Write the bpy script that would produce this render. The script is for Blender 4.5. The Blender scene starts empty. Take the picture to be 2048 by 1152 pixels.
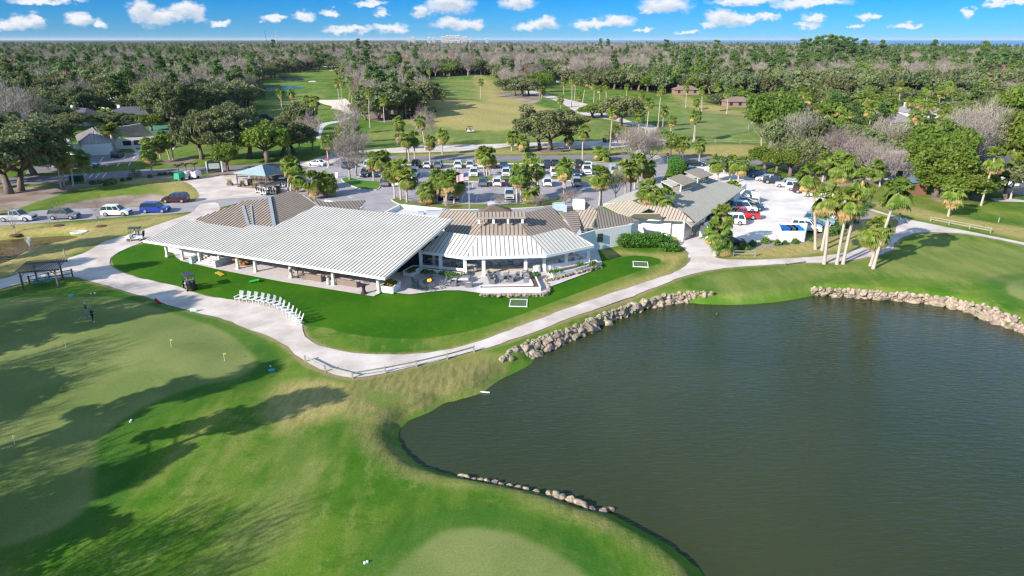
import bpy, bmesh, math, random
import numpy as np
from mathutils import Vector, Matrix, geometry
R = math.radians
sc = bpy.context.scene
col = sc.collection
random.seed(7); RNG = np.random.default_rng(7)

# ------------------------------------------------ camera, sky, sun, exposure
CAM_H = 28.5; PITCH = R(20.0); FPX = 1365.0
cd = bpy.data.cameras.new("camera"); cam = bpy.data.objects.new("camera", cd); col.objects.link(cam)
cam.location = (0, 0, CAM_H); cam.rotation_euler = (R(90) - PITCH, 0, 0)
cd.sensor_width = 36; cd.lens = 36 * FPX / 2048; cd.clip_start = 0.5; cd.clip_end = 90000
sc.camera = cam
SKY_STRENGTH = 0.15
SUN_EL, SUN_AZ = R(25.5), R(228)       # azimuth clockwise from +Y
w = bpy.data.worlds.new("World"); sc.world = w; w.use_nodes = True
sl = bpy.data.lights.new("sun", 'SUN'); sl.energy = 4.2; sl.angle = R(0.55); sl.color = (1, .93, .82)
so = bpy.data.objects.new("sun", sl); col.objects.link(so)
so.rotation_euler = (Vector((math.sin(SUN_AZ) * math.cos(SUN_EL), math.cos(SUN_AZ) * math.cos(SUN_EL), math.sin(SUN_EL)))).to_track_quat('Z', 'Y').to_euler()
sc.view_settings.view_transform = 'Standard'; sc.view_settings.look = 'None'
sc.view_settings.gamma = 1; sc.view_settings.exposure = EXPOSURE = 0.95
try:
    sc.cycles.use_denoising = True; sc.cycles.filter_width = 1.35; sc.cycles.max_bounces = 5; sc.cycles.diffuse_bounces = 2
    sc.cycles.transparent_max_bounces = 6; sc.cycles.glossy_bounces = 2; sc.cycles.transmission_bounces = 3
    sc.cycles.sample_clamp_indirect = 5
except Exception: pass

def P(u, v, z=0.0):                       # photo pixel (2048 wide) -> point on the level z
    dx = (u - 1024) / FPX; dy = (576 - v) / FPX
    d = (dx, math.cos(PITCH) + dy * math.sin(PITCH), -math.sin(PITCH) + dy * math.cos(PITCH))
    t = (z - CAM_H) / d[2]
    return Vector((d[0] * t, d[1] * t, z))
def W(x, y, z):
    c = y * math.cos(PITCH) - (z - CAM_H) * math.sin(PITCH); up = y * math.sin(PITCH) + (z - CAM_H) * math.cos(PITCH)
    return 1024 + FPX * x / c, 576 - FPX * up / c
def rise(ub, vb, u, v, zb=0.0):           # height and sideways lean of a point seen at (u,v) above the foot seen at (ub,vb)
    b = P(ub, vb, zb); lo, hi = -2.0, 60.0
    for _ in range(50):
        m = (lo + hi) / 2
        if W(b.x, b.y, m)[1] > v: lo = m
        else: hi = m
    c = b.y * math.cos(PITCH) - (lo - CAM_H) * math.sin(PITCH)
    return b, lo, (u - 1024) * c / FPX - b.x

# ------------------------------------------------ the sky
def N(nt, t, **kw):
    n = nt.nodes.new(t)
    for k, v in kw.items():
        if k.startswith('i_'):
            s = n.inputs[k[2:]] if not k[2:].isdigit() else n.inputs[int(k[2:])]
            s.default_value = v
        else: setattr(n, k, v)
    return n
def math_(nt, op, a, b=None, c=None, clamp=False):
    n = nt.nodes.new('ShaderNodeMath'); n.operation = op; n.use_clamp = clamp
    for i, q in enumerate((a, b, c)):
        if q is None: continue
        if isinstance(q, (int, float)): n.inputs[i].default_value = q
        else: nt.links.new(q, n.inputs[i])
    return n.outputs[0]
def cloud_field():
    g = bpy.data.node_groups.new("cloud_field", 'ShaderNodeTree')
    g.interface.new_socket("V", in_out='INPUT', socket_type='NodeSocketVector')
    g.interface.new_socket("D", in_out='OUTPUT', socket_type='NodeSocketFloat')
    gi = g.nodes.new('NodeGroupInput'); go = g.nodes.new('NodeGroupOutput')
    def px(u, v):
        dx = (u - 1024) / FPX; dy = (576 - v) / FPX
        d = Vector((dx, math.cos(PITCH) + dy * math.sin(PITCH), -math.sin(PITCH) + dy * math.cos(PITCH))).normalized()
        return math.atan2(d.x, d.y), math.asin(d.z)
    CL = [(45, 47, 42, 14), (15, 52, 32, 10), (70, 40, 18, 13), (158, 38, 26, 13), (200, 47, 14, 10), (283, 22, 27, 22), (312, 38, 34, 15), (375, 18, 34, 14), (330, 32, 50, 12), (395, 30, 20, 14),
          (80, 3, 60, 7), (140, -3, 30, 6), (436, 47, 20, 8), (545, 38, 22, 7), (560, 34, 18, 6), (609, 33, 20, 10), (660, 26, 20, 7), (715, 57, 32, 9), (690, 60, 40, 7), (780, 57, 36, 9), (763, 25, 15, 7),
          (845, 22, 20, 13), (900, 10, 46, 16), (890, 2, 30, 12), (915, 48, 48, 11), (900, 42, 20, 10), (945, 50, 24, 9), (1035, 6, 34, 13), (1055, 54, 26, 8), (1090, 43, 22, 10), (1075, 50, 40, 8),
          (1170, 50, 22, 9), (1235, 42, 34, 11), (1200, 47, 50, 8), (1330, 12, 50, 14), (1300, 20, 20, 8), (1440, 34, 28, 14), (1462, 40, 42, 12), (1420, 48, 16, 7), (1490, 2, 70, 9), (1500, 38, 14, 9), (1533, 34, 24, 8),
          (1620, 4, 75, 8), (1580, 12, 32, 8), (1618, 49, 26, 7), (1632, 33, 25, 8), (1740, 33, 24, 6), (1815, 52, 30, 6), (1938, 23, 16, 9), (1995, 6, 30, 6), (2040, 3, 25, 7), (1710, 52, 12, 4), (1375, 65, 24, 3),
          (2140, 40, 60, 14), (2260, 20, 60, 16), (-90, 35, 50, 14), (-220, 20, 70, 16), (2380, 50, 50, 10), (740, 8, 30, 5), (1290, 60, 20, 4)]
    D = None
    for (u, v, a, b) in CL:
        az, el = px(u, v); az2, _ = px(u + a * 1.05, v); _, el2 = px(u, v - b * 1.1)
        s = N(g, 'ShaderNodeVectorMath', operation='SUBTRACT'); g.links.new(gi.outputs[0], s.inputs[0]); s.inputs[1].default_value = (az, el, 0)
        m = N(g, 'ShaderNodeVectorMath', operation='MULTIPLY'); g.links.new(s.outputs[0], m.inputs[0]); m.inputs[1].default_value = (1 / (az2 - az), 1 / (el2 - el), 0)
        l = N(g, 'ShaderNodeVectorMath', operation='LENGTH'); g.links.new(m.outputs[0], l.inputs[0])
        D = l.outputs['Value'] if D is None else math_(g, 'MINIMUM', D, l.outputs['Value'])
    g.links.new(math_(g, 'SUBTRACT', 1.0, D), go.inputs[0])
    return g
def build_sky():
    nt = w.node_tree; nt.nodes.clear(); L = nt.links.new
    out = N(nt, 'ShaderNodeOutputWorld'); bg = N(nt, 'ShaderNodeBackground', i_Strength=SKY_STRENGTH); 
    sky = N(nt, 'ShaderNodeTexSky', sky_type='NISHITA', sun_disc=False, sun_elevation=SUN_EL, sun_rotation=SUN_AZ, altitude=2500, air_density=1.0, dust_density=0.0, ozone_density=3.0)
    mx = N(nt, 'ShaderNodeMix', data_type='RGBA', blend_type='MULTIPLY'); mx.inputs[0].default_value = 1
    tc = N(nt, 'ShaderNodeTexCoord'); sp = N(nt, 'ShaderNodeSeparateXYZ'); L(tc.outputs['Generated'], sp.inputs[0])
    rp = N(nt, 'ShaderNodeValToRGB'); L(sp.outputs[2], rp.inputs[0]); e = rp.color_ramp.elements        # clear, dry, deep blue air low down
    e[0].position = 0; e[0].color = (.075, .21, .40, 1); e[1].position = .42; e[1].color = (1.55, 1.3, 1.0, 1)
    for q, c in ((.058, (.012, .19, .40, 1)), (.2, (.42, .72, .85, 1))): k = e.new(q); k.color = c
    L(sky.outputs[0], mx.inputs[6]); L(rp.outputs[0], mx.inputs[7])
    az = math_(nt, 'ARCTAN2', sp.outputs[0], sp.outputs[1]); el = math_(nt, 'ARCSINE', sp.outputs[2])
    cb = N(nt, 'ShaderNodeCombineXYZ'); L(az, cb.inputs[0]); L(el, cb.inputs[1])
    def offs(sc_, amt, det):
        mp = N(nt, 'ShaderNodeVectorMath', operation='MULTIPLY'); L(cb.outputs[0], mp.inputs[0]); mp.inputs[1].default_value = (1, 1.6, 1)
        nz = N(nt, 'ShaderNodeTexNoise', i_Scale=sc_, i_Detail=det, i_Roughness=.62); L(mp.outputs[0], nz.inputs['Vector'])
        s = N(nt, 'ShaderNodeVectorMath', operation='SUBTRACT'); L(nz.outputs['Color'], s.inputs[0]); s.inputs[1].default_value = (.5, .5, .5)
        m = N(nt, 'ShaderNodeVectorMath', operation='MULTIPLY'); L(s.outputs[0], m.inputs[0]); m.inputs[1].default_value = (amt, amt * .62, 0)
        return m.outputs[0]
    ad = N(nt, 'ShaderNodeVectorMath', operation='ADD'); L(cb.outputs[0], ad.inputs[0]); L(offs(75, .034, 7), ad.inputs[1])
    grp = cloud_field()
    d1 = N(nt, 'ShaderNodeGroup', node_tree=grp); L(ad.outputs[0], d1.inputs[0])
    up = N(nt, 'ShaderNodeVectorMath', operation='ADD'); L(ad.outputs[0], up.inputs[0]); up.inputs[1].default_value = (-.004, .0075, 0)
    d2 = N(nt, 'ShaderNodeGroup', node_tree=grp); L(up.outputs[0], d2.inputs[0])
    den = N(nt, 'ShaderNodeMapRange', interpolation_type='SMOOTHSTEP', i_1=-.28, i_2=.55); L(d1.outputs[0], den.inputs[0])
    shd = N(nt, 'ShaderNodeMapRange', i_1=-.15, i_2=.55); L(d2.outputs[0], shd.inputs[0])
    cr = N(nt, 'ShaderNodeMix', data_type='RGBA'); L(shd.outputs[0], cr.inputs[0])
    cr.inputs[6].default_value = (3.3, 3.35, 3.45, 1); cr.inputs[7].default_value = (2.2, 2.45, 2.85, 1)
    fin = N(nt, 'ShaderNodeMix', data_type='RGBA'); L(math_(nt, 'MULTIPLY', den.outputs[0], .94), fin.inputs[0]); L(mx.outputs[2], fin.inputs[6]); L(cr.outputs[2], fin.inputs[7])
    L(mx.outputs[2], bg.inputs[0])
    bgc = N(nt, 'ShaderNodeBackground', i_Strength=SKY_STRENGTH); L(fin.outputs[2], bgc.inputs[0]); ms = N(nt, 'ShaderNodeMixShader')
    # the cumulus stand low over the horizon; above them the sky is clear and the cloud nodes are skipped
    L(math_(nt, 'MULTIPLY', math_(nt, 'LESS_THAN', sp.outputs[2], .085), math_(nt, 'GREATER_THAN', sp.outputs[2], -.005)), ms.inputs[0])
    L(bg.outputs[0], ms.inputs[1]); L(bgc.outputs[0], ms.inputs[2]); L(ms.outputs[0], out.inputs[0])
build_sky()

# ------------------------------------------------ materials
MATS = {}
def mat(name, c=(.5, .5, .5), rough=.7, metal=0.0, c2=None, scale=4.0, bump=0.0, spec=.3, coords='Object', emit=None, rnd=0.0, trans=0.0, detail=4, stretch=None):
    if name in MATS: return MATS[name]
    m = bpy.data.materials.new(name); MATS[name] = m; m.use_nodes = True; nt = m.node_tree; L = nt.links.new
    b = nt.nodes['Principled BSDF']; b.inputs['Roughness'].default_value = rough; b.inputs['Metallic'].default_value = metal
    b.inputs['Specular IOR Level'].default_value = spec
    tc = N(nt, 'ShaderNodeTexCoord'); vec = tc.outputs[coords]
    if stretch:
        mp = N(nt, 'ShaderNodeMapping'); mp.inputs['Scale'].default_value = stretch; L(vec, mp.inputs[0]); vec = mp.outputs[0]
    nz = N(nt, 'ShaderNodeTexNoise', i_Scale=scale, i_Detail=detail, i_Roughness=.6); L(vec, nz.inputs['Vector'])
    c2 = c2 or tuple(x * .8 for x in c)
    mr = N(nt, 'ShaderNodeMapRange', i_1=.35, i_2=.65); L(nz.outputs[0], mr.inputs[0])
    mx = N(nt, 'ShaderNodeMix', data_type='RGBA'); L(mr.outputs[0], mx.inputs[0]); mx.inputs[6].default_value = (*c, 1); mx.inputs[7].default_value = (*c2, 1)
    o = mx.outputs[2]
    if rnd:
        oi = N(nt, 'ShaderNodeObjectInfo'); hs = N(nt, 'ShaderNodeHueSaturation')
        L(math_(nt, 'MULTIPLY_ADD', oi.outputs['Random'], rnd * .10, .5 - rnd * .05), hs.inputs['Hue'])
        r2 = math_(nt, 'FRACT', math_(nt, 'MULTIPLY', oi.outputs['Random'], 17.3))
        L(math_(nt, 'MULTIPLY_ADD', r2, rnd, 1 - rnd / 2), hs.inputs['Value']); L(o, hs.inputs['Color']); o = hs.outputs[0]
    L(o, b.inputs['Base Color'])
    if bump:
        bp = N(nt, 'ShaderNodeBump', i_Strength=bump, i_Distance=.05); L(nz.outputs[0], bp.inputs['Height']); L(bp.outputs[0], b.inputs['Normal'])
    if emit: b.inputs['Emission Color'].default_value = (*emit[:3], 1); b.inputs['Emission Strength'].default_value = emit[3]
    if trans:
        ts = N(nt, 'ShaderNodeBsdfTranslucent'); L(o, ts.inputs[0]); ms = N(nt, 'ShaderNodeMixShader'); ms.inputs[0].default_value = trans
        L(b.outputs[0], ms.inputs[1]); L(ts.outputs[0], ms.inputs[2]); L(ms.outputs[0], nt.nodes['Material Output'].inputs[0])
    return m

# ------------------------------------------------ mesh helpers
class MB:
    def __init__(s): s.v = []; s.f = []
    def add(s, vs, fs):
        n = len(s.v); s.v += [tuple(q) for q in vs]; s.f += [tuple(i + n for i in f) for f in fs]; return s
    def box(s, x, y, z, sx, sy, sz, rz=0.0, M=None, tx=1.0, ty=1.0):      # x,y centre, z bottom
        vs = []
        for k, (a, b) in ((0, (1, 1)), (sz, (tx, ty))):
            for i, j in ((-1, -1), (1, -1), (1, 1), (-1, 1)):
                vs.append(Vector((i * sx / 2 * a, j * sy / 2 * b, k)))
        c, q = math.cos(rz), math.sin(rz)
        vs = [Vector((x + p.x * c - p.y * q, y + p.x * q + p.y * c, z + p.z)) for p in vs]
        if M: vs = [M @ p for p in vs]
        return s.add(vs, [(3, 2, 1, 0), (4, 5, 6, 7), (0, 1, 5, 4), (1, 2, 6, 5), (2, 3, 7, 6), (3, 0, 4, 7)])
    def beam(s, a, b, wd, ht, up=(0, 0, 1)):
        a = Vector(a); b = Vector(b); d = (b - a).normalized(); r = d.cross(Vector(up))
        if r.length < 1e-4: r = Vector((1, 0, 0))
        r.normalize(); u = r.cross(d); vs = []
        for p in (a, b):
            for i, j in ((-1, -1), (1, -1), (1, 1), (-1, 1)): vs.append(p + r * i * wd / 2 + u * j * ht / 2)
        return s.add(vs, [(0, 1, 2, 3), (7, 6, 5, 4), (1, 0, 4, 5), (2, 1, 5, 6), (3, 2, 6, 7), (0, 3, 7, 4)])
    def tube(s, pts, rad, n=6, cap=True):
        pts = [Vector(p) for p in pts]; vs = []; fs = []
        for i, p in enumerate(pts):
            d = (pts[min(i + 1, len(pts) - 1)] - pts[max(i - 1, 0)])
            if d.length < 1e-6: d = Vector((0, 0, 1))
            d.normalize(); a = d.orthogonal() if abs(d.z) < .99 else Vector((1, 0, 0)) - d * d.x
            if abs(d.z) < .99: a = Vector((0, 0, 1)) - d * d.z
            a.normalize(); b = d.cross(a); r = rad[i] if hasattr(rad, '__len__') else rad
            for k in range(n):
                t = 2 * math.pi * k / n; vs.append(p + (a * math.cos(t) + b * math.sin(t)) * r)
        for i in range(len(pts) - 1):
            for k in range(n): fs.append((i * n + k, i * n + (k + 1) % n, (i + 1) * n + (k + 1) % n, (i + 1) * n + k))
        if cap: fs += [tuple(range(n))[::-1], tuple(range((len(pts) - 1) * n, len(pts) * n))]
        return s.add(vs, fs)
    def cyl(s, x, y, z, r, h, n=12, r2=None): return s.tube([(x, y, z), (x, y, z + h)], [r, r if r2 is None else r2], n)
    def prism(s, poly, z0, z1):                                            # poly in xy
        n = len(poly); tr = geometry.tessellate_polygon([[Vector((p[0], p[1], 0)) for p in poly]])
        vs = [(p[0], p[1], z0) for p in poly] + [(p[0], p[1], z1) for p in poly]
        fs = [tuple(t) for t in tr] + [tuple(i + n for i in t) for t in tr] + [(i, (i + 1) % n, n + (i + 1) % n, n + i) for i in range(n)]
        return s.add(vs, fs)
    def blob(s, c, r, sub=1, jit=.15, seed=0, sq=(1, 1, 1)):
        bm = bmesh.new(); bmesh.ops.create_icosphere(bm, subdivisions=sub, radius=1); rr = random.Random(seed)
        vs = [Vector((v.co.x * sq[0], v.co.y * sq[1], v.co.z * sq[2])) * r * (1 + rr.uniform(-jit, jit)) + Vector(c) for v in bm.verts]
        fs = [[v.index for v in f.verts] for f in bm.faces]; bm.free(); return s.add(vs, fs)
    def mesh(s, name, m, smooth=False):
        me = bpy.data.meshes.new(name); me.from_pydata(s.v, [], s.f); me.update()
        if m: me.materials.append(m)
        bm = bmesh.new(); bm.from_mesh(me); bmesh.ops.recalc_face_normals(bm, faces=bm.faces) if len(s.f) < 4000 else None; bm.to_mesh(me); bm.free()
        if smooth: me.polygons.foreach_set('use_smooth', [True] * len(me.polygons))
        return me
    def build(s, name, m, parent=None, smooth=False):
        return link(name, s.mesh(name, m, smooth), parent)
def link(name, me, parent=None, loc=None):
    o = bpy.data.objects.new(name, me); col.objects.link(o)
    if parent: o.parent = parent
    if loc is not None: o.location = loc
    return o
def tag(o, label=None, cat=None, group=None, kind=None):
    if label: o['label'] = label
    if cat: o['category'] = cat
    if group: o['group'] = group
    if kind: o['kind'] = kind
    return o
def thing(name, label, cat, loc=(0, 0, 0), rz=0.0, group=None):
    o = bpy.data.objects.new(name, None); col.objects.link(o); o.location = loc; o.rotation_euler = (0, 0, rz); o.empty_display_size = .2
    return tag(o, label, cat, group)
def copy_tree(o, parent=None):
    c = o.copy(); col.objects.link(c); c.parent = parent
    for ch in list(o.children): copy_tree(ch, c)
    return c
ORD = ['leftmost', 'second from the left', 'third from the left', 'fourth from the left', 'fifth from the left', 'sixth from the left', 'seventh from the left', 'eighth from the left', 'ninth from the left',
       'tenth from the left', 'eleventh from the left', 'twelfth from the left', 'thirteenth from the left', 'fourteenth from the left', 'fifteenth from the left', 'sixteenth from the left', 'seventeenth from the left', 'eighteenth from the left', 'nineteenth from the left', 'twentieth from the left']
ORD += [a + ' from the left' for a in ('twenty-first', 'twenty-second', 'twenty-third', 'twenty-fourth', 'twenty-fifth', 'twenty-sixth', 'twenty-seventh', 'twenty-eighth', 'twenty-ninth', 'thirtieth', 'thirty-first', 'thirty-second', 'thirty-third', 'thirty-fourth', 'thirty-fifth', 'thirty-sixth')]
def ordn(i, n):
    if n > 1 and i == n - 1: return 'rightmost'
    if n > 4 and i == n - 2: return 'second from the right'
    return ORD[i] if i < len(ORD) else 'number %d from the left' % (i + 1)

# ------------------------------------------------ outlines of the ground's parts
def wp(pts, z=0.0): return [P(u, v, z).to_2d() for u, v in pts]
def smooth_poly(pts, step=1.0, closed=True):
    n = len(pts); out = []
    for i in range(n if closed else n - 1):
        g = (lambda k: pts[k % n]) if closed else (lambda k: pts[max(0, min(n - 1, k))])
        p0, p1, p2, p3 = g(i - 1), g(i), g(i + 1), g(i + 2)
        # centripetal-ish: limit tangents
        L_ = (p2 - p1).length; k = max(1, min(40, int(L_ / step)))
        t1 = (p2 - p0); t2 = (p3 - p1)
        t1 = t1.normalized() * min(L_, t1.length * .5) if t1.length > 0 else t1; t2 = t2.normalized() * min(L_, t2.length * .5) if t2.length > 0 else t2
        for j in range(k):
            t = j / k; a = 2 * t**3 - 3 * t**2 + 1; b = t**3 - 2 * t**2 + t; c = -2 * t**3 + 3 * t**2; d = t**3 - t**2
            out.append(p1 * a + t1 * b + p2 * c + t2 * d)
    if not closed: out.append(pts[-1])
    return out
def sdist(poly, X, Y):                     # signed distance, negative inside
    X = np.asarray(X, float); Y = np.asarray(Y, float); d = np.full(X.shape, 1e18); ins = np.zeros(X.shape, bool); n = len(poly)
    for i in range(n):
        ax, ay = poly[i]; bx, by = poly[(i + 1) % n]; ex, ey = bx - ax, by - ay; L2 = ex * ex + ey * ey + 1e-12
        t = np.clip(((X - ax) * ex + (Y - ay) * ey) / L2, 0, 1); d = np.minimum(d, (X - ax - ex * t)**2 + (Y - ay - ey * t)**2)
        if ay != by:
            c = ((ay > Y) != (by > Y)) & (X < (bx - ax) * (Y - ay) / (by - ay) + ax); ins ^= c
    d = np.sqrt(d); return np.where(ins, -d, d)
# ------------------------------------------------ ground plan (photo outlines carried onto the ground)
WATER_Z = -1.0
POND = smooth_poly(wp([(2500, 760), (2200, 716), (2100, 682), (2048, 666), (1981, 642), (1946, 627), (1895, 613), (1827, 602.6), (1758, 597.5), (1690, 592), (1632, 591), (1615, 594), (1570, 602.6), (1519, 607.8), (1468, 610.5),
    (1416, 609.5), (1368, 606), (1335, 610), (1276, 620.6), (1215, 645.5), (1165, 672), (1106, 698), (1071, 716), (1062, 730), (1018, 751), (989, 768), (967, 785), (932, 797), (893, 806), (850, 830), (819, 840), (803, 858), (799, 879), (811, 902),
    (842, 930), (897, 947), (951, 957), (1030, 972.6), (1108, 992), (1162, 1011), (1225, 1027), (1283, 1058), (1342, 1090), (1400, 1137), (1450, 1230), (1600, 1500), (2500, 1500)], WATER_Z), 1.2)
POND2 = smooth_poly(wp([(-260, 500), (-120, 488), (0, 481), (20, 479), (78, 474.5), (137, 471.6), (156, 473.5), (152, 479), (125, 489), (88, 497), (59, 505), (20, 522), (0, 534), (-120, 560), (-300, 590)], WATER_Z), 1.2)
LAKE_A = smooth_poly(wp([(524, 173), (560, 171), (602, 174), (602, 177), (560, 180.5), (524, 181)]), 3)
LAKE_B = smooth_poly(wp([(555, 153), (570, 152), (606, 157), (607, 160), (580, 162), (560, 159)]), 3)
SHEETS = {}
def reg(name, pts, step=1.0): SHEETS[name] = smooth_poly(wp(pts), step) if step else wp(pts); return SHEETS[name]
reg('path_main', [(-300, 610), (-300, 640), (0, 579), (64, 562), (144, 555), (187, 565), (225, 575), (291, 594.6), (325, 607), (390, 625), (450, 640), (500, 660), (545, 677), (575, 694), (600, 717), (650, 744), (707, 757), (770, 747), (830, 733), (894, 717.5),
    (951, 702), (1000, 688), (1060, 667.5), (1100, 652), (1136, 638), (1194, 618), (1253, 598), (1311, 575), (1360, 556), (1420, 541), (1480, 534), (1540, 530), (1600, 527), (1676, 525), (1731, 516), (1757, 511), (1784, 498.8), (1792, 483.5), (1808, 474.7), (1840, 466), (1917, 467),
    (1983, 477), (2048, 491), (2300, 548), (2300, 533), (2048, 485.6), (1928, 461.6), (1862, 448.5), (1792, 433), (1731, 414.5), (1697, 405), (1686, 412), (1740, 422), (1786, 436), (1797, 447), (1791, 456), (1790, 465), (1774, 478), (1743, 490), (1696, 504.4), (1649, 512),
    (1600, 516), (1540, 519), (1490, 520), (1440, 518), (1400, 506), (1384, 512), (1376, 528), (1350, 545), (1311, 558.5), (1253, 577.5), (1194, 596.5), (1136, 617), (1060, 645.5), (975, 677), (902, 699), (828, 708.5), (755, 710), (706, 707), (658, 698), (625, 686), (609, 674), (605, 662),
    (604, 650), (595, 632), (570, 618), (540, 609), (500, 603), (470, 600), (440, 597), (400, 590), (363, 576), (330, 568), (275, 555), (240, 543), (224, 532), (219, 522), (228, 511), (250, 499), (275, 489), (300, 478), (335, 464), (380, 448), (410, 436), (440, 420), (430, 405), (400, 410), (381, 427), (332, 444), (289, 459),
    (260, 470), (211, 483), (166, 508), (123, 520), (60, 540), (0, 560)])
reg('road_left', [(-320, 452), (-320, 480), (0, 452), (103, 445), (205, 437), (274, 432), (342, 428), (380, 424), (412, 420), (450, 413), (486, 405), (540, 400), (600, 402), (700, 425), (760, 425), (700, 395), (600, 388), (560, 388), (513, 394), (450, 398), (393, 403), (342, 406), (284, 413), (205, 416), (82, 421), (0, 433)])
reg('gravel_stage', [(352, 361.6), (376, 356), (420, 353), (479, 350), (530, 354), (560, 362), (609, 373), (612, 381), (580, 388), (561, 388), (513, 394), (450, 398), (393, 403), (399, 392), (390, 377), (373, 365)])
reg('street', [(-320, 400), (-320, 385), (0, 357), (53, 353), (166, 347.5), (264, 340.6), (342, 337), (400, 334), (470, 331), (560, 326), (640, 320), (720, 315), (787, 313), (900, 312), (1048, 311), (1183, 310), (1322, 310), (1415, 313), (1500, 318), (1620, 328), (1800, 345), (2100, 385),
    (2100, 398), (1800, 357), (1620, 338), (1500, 328), (1415, 324), (1346, 322), (1183, 318.5), (1048, 320), (787, 323.5), (720, 328), (640, 335), (560, 338), (480, 341), (445, 343), (400, 344.5), (342, 348), (250, 355), (137, 364), (43, 370), (0, 374)])
reg('car_park', [(556, 402), (575, 380), (600, 352), (618, 336), (640, 334), (664, 328), (700, 331.5), (760, 331.5), (900, 329.5), (1050, 328.5), (1190, 326), (1262, 324), (1300, 321), (1322, 318), (1338, 324), (1334, 340), (1325, 360), (1300, 385), (1250, 402), (1208, 414), (1150, 424), (900, 430), (740, 425), (640, 405)], 1.5)
reg('shell_lot', [(1375, 352), (1385, 336), (1410, 330), (1440, 332), (1480, 338), (1500, 346), (1560, 359), (1620, 378), (1655, 390), (1680, 398), (1697, 405), (1692, 411.5), (1650, 411), (1636, 413), (1631, 420), (1628, 432), (1612, 443), (1593, 450), (1570, 462), (1553, 470), (1552, 480), (1515, 487), (1489, 486), (1474, 494),
    (1464, 501), (1440, 506), (1425, 518), (1400, 512), (1376, 516), (1378, 506), (1365, 495), (1356, 480), (1352, 462), (1380, 440), (1365, 400), (1352, 372)])
reg('shell_bay', [(680, 305), (740, 300), (790, 296), (850, 291), (960, 289), (1040, 286), (1150, 283), (1240, 280), (1280, 282), (1290, 268), (1284, 256), (1240, 244), (1200, 236), (1160, 228), (1120, 205), (1080, 192), (1052, 186), (1060, 181), (1100, 190), (1135, 199), (1180, 210), (1220, 226), (1262, 243), (1310, 252), (1312, 260), (1310, 274), (1340, 284),
    (1320, 290), (1300, 292), (1290, 310), (1318, 312), (1330, 326), (1316, 328), (1294, 312), (1268, 306), (1280, 292), (1200, 297), (1100, 296), (1030, 292), (1000, 296), (960, 301), (850, 305), (790, 306), (700, 312), (655, 330), (625, 334), (600, 330), (640, 314)], 1.5)
reg('cart_path', [(626, 272), (630, 258), (645, 247), (680, 240), (704, 230), (700, 216), (694, 206), (697, 206), (705, 217), (710, 230), (690, 242), (655, 250), (645, 262), (640, 278)], 2)
reg('far_path', [(1098, 158), (1110, 160), (1122, 166), (1108, 166), (1098, 162)], 2)
reg('right_street', [(1700, 205), (1800, 238), (1900, 262), (2048, 290), (2200, 310), (2200, 330), (2048, 303), (1900, 275), (1780, 252), (1690, 215)], 3)
reg('right_walk', [(1980, 398), (2010, 397), (2048, 401), (2200, 410), (2200, 416), (2048, 405), (2000, 403)], 1)
reg('office_lot', [(60, 338), (110, 322), (180, 311), (236, 306), (290, 309), (280, 317), (264, 325), (230, 330), (200, 334), (130, 340), (60, 350)], 1)
reg('office_walk', [(232, 293), (255, 295), (270, 303), (266, 310), (277, 309), (288, 300), (330, 290), (345, 300), (350, 288), (330, 282), (285, 298), (275, 300), (262, 292), (240, 289)], 1)
reg('patio', [(350, 497), (345, 505), (352, 515), (362, 523), (440, 541), (560, 564), (747, 594), (763, 586), (790, 587), (820, 590), (860, 585), (890, 582), (920, 582), (950, 586), (968, 589), (1090, 588), (1100, 575), (1180, 545), (1205, 530), (1195, 500), (1220, 478), (1160, 440), (800, 430), (500, 470)], 0)
def poly_near(poly, X, Y, far):
    xs = [p[0] for p in poly]; ys = [p[1] for p in poly]; out = np.full(X.shape, float(far))
    m = (X > min(xs) - far) & (X < max(xs) + far) & (Y > min(ys) - far) & (Y < max(ys) + far)
    if m.any(): out[m] = np.minimum(sdist(poly, X[m], Y[m]), far)
    return out
BUILD_FLAT = [wp([(380, 430), (560, 380), (740, 400), (1130, 395), (1420, 345), (1500, 385), (1380, 480), (1190, 560), (770, 600), (340, 520), (285, 490)]), wp([(90, 300), (200, 250), (320, 260), (340, 300)])]
BUMPS = [(P(1170, 262).to_2d(), 16, 24, 1.7), (P(1330, 268).to_2d(), 40, 20, -.2), (P(980, 1180).to_2d(), 9, 9, .35), (P(100, 780).to_2d(), 26, 16, .35), (P(2060, 590).to_2d(), 9, 8, .5), (P(1840, 520).to_2d(), 14, 7, .35)]
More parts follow.
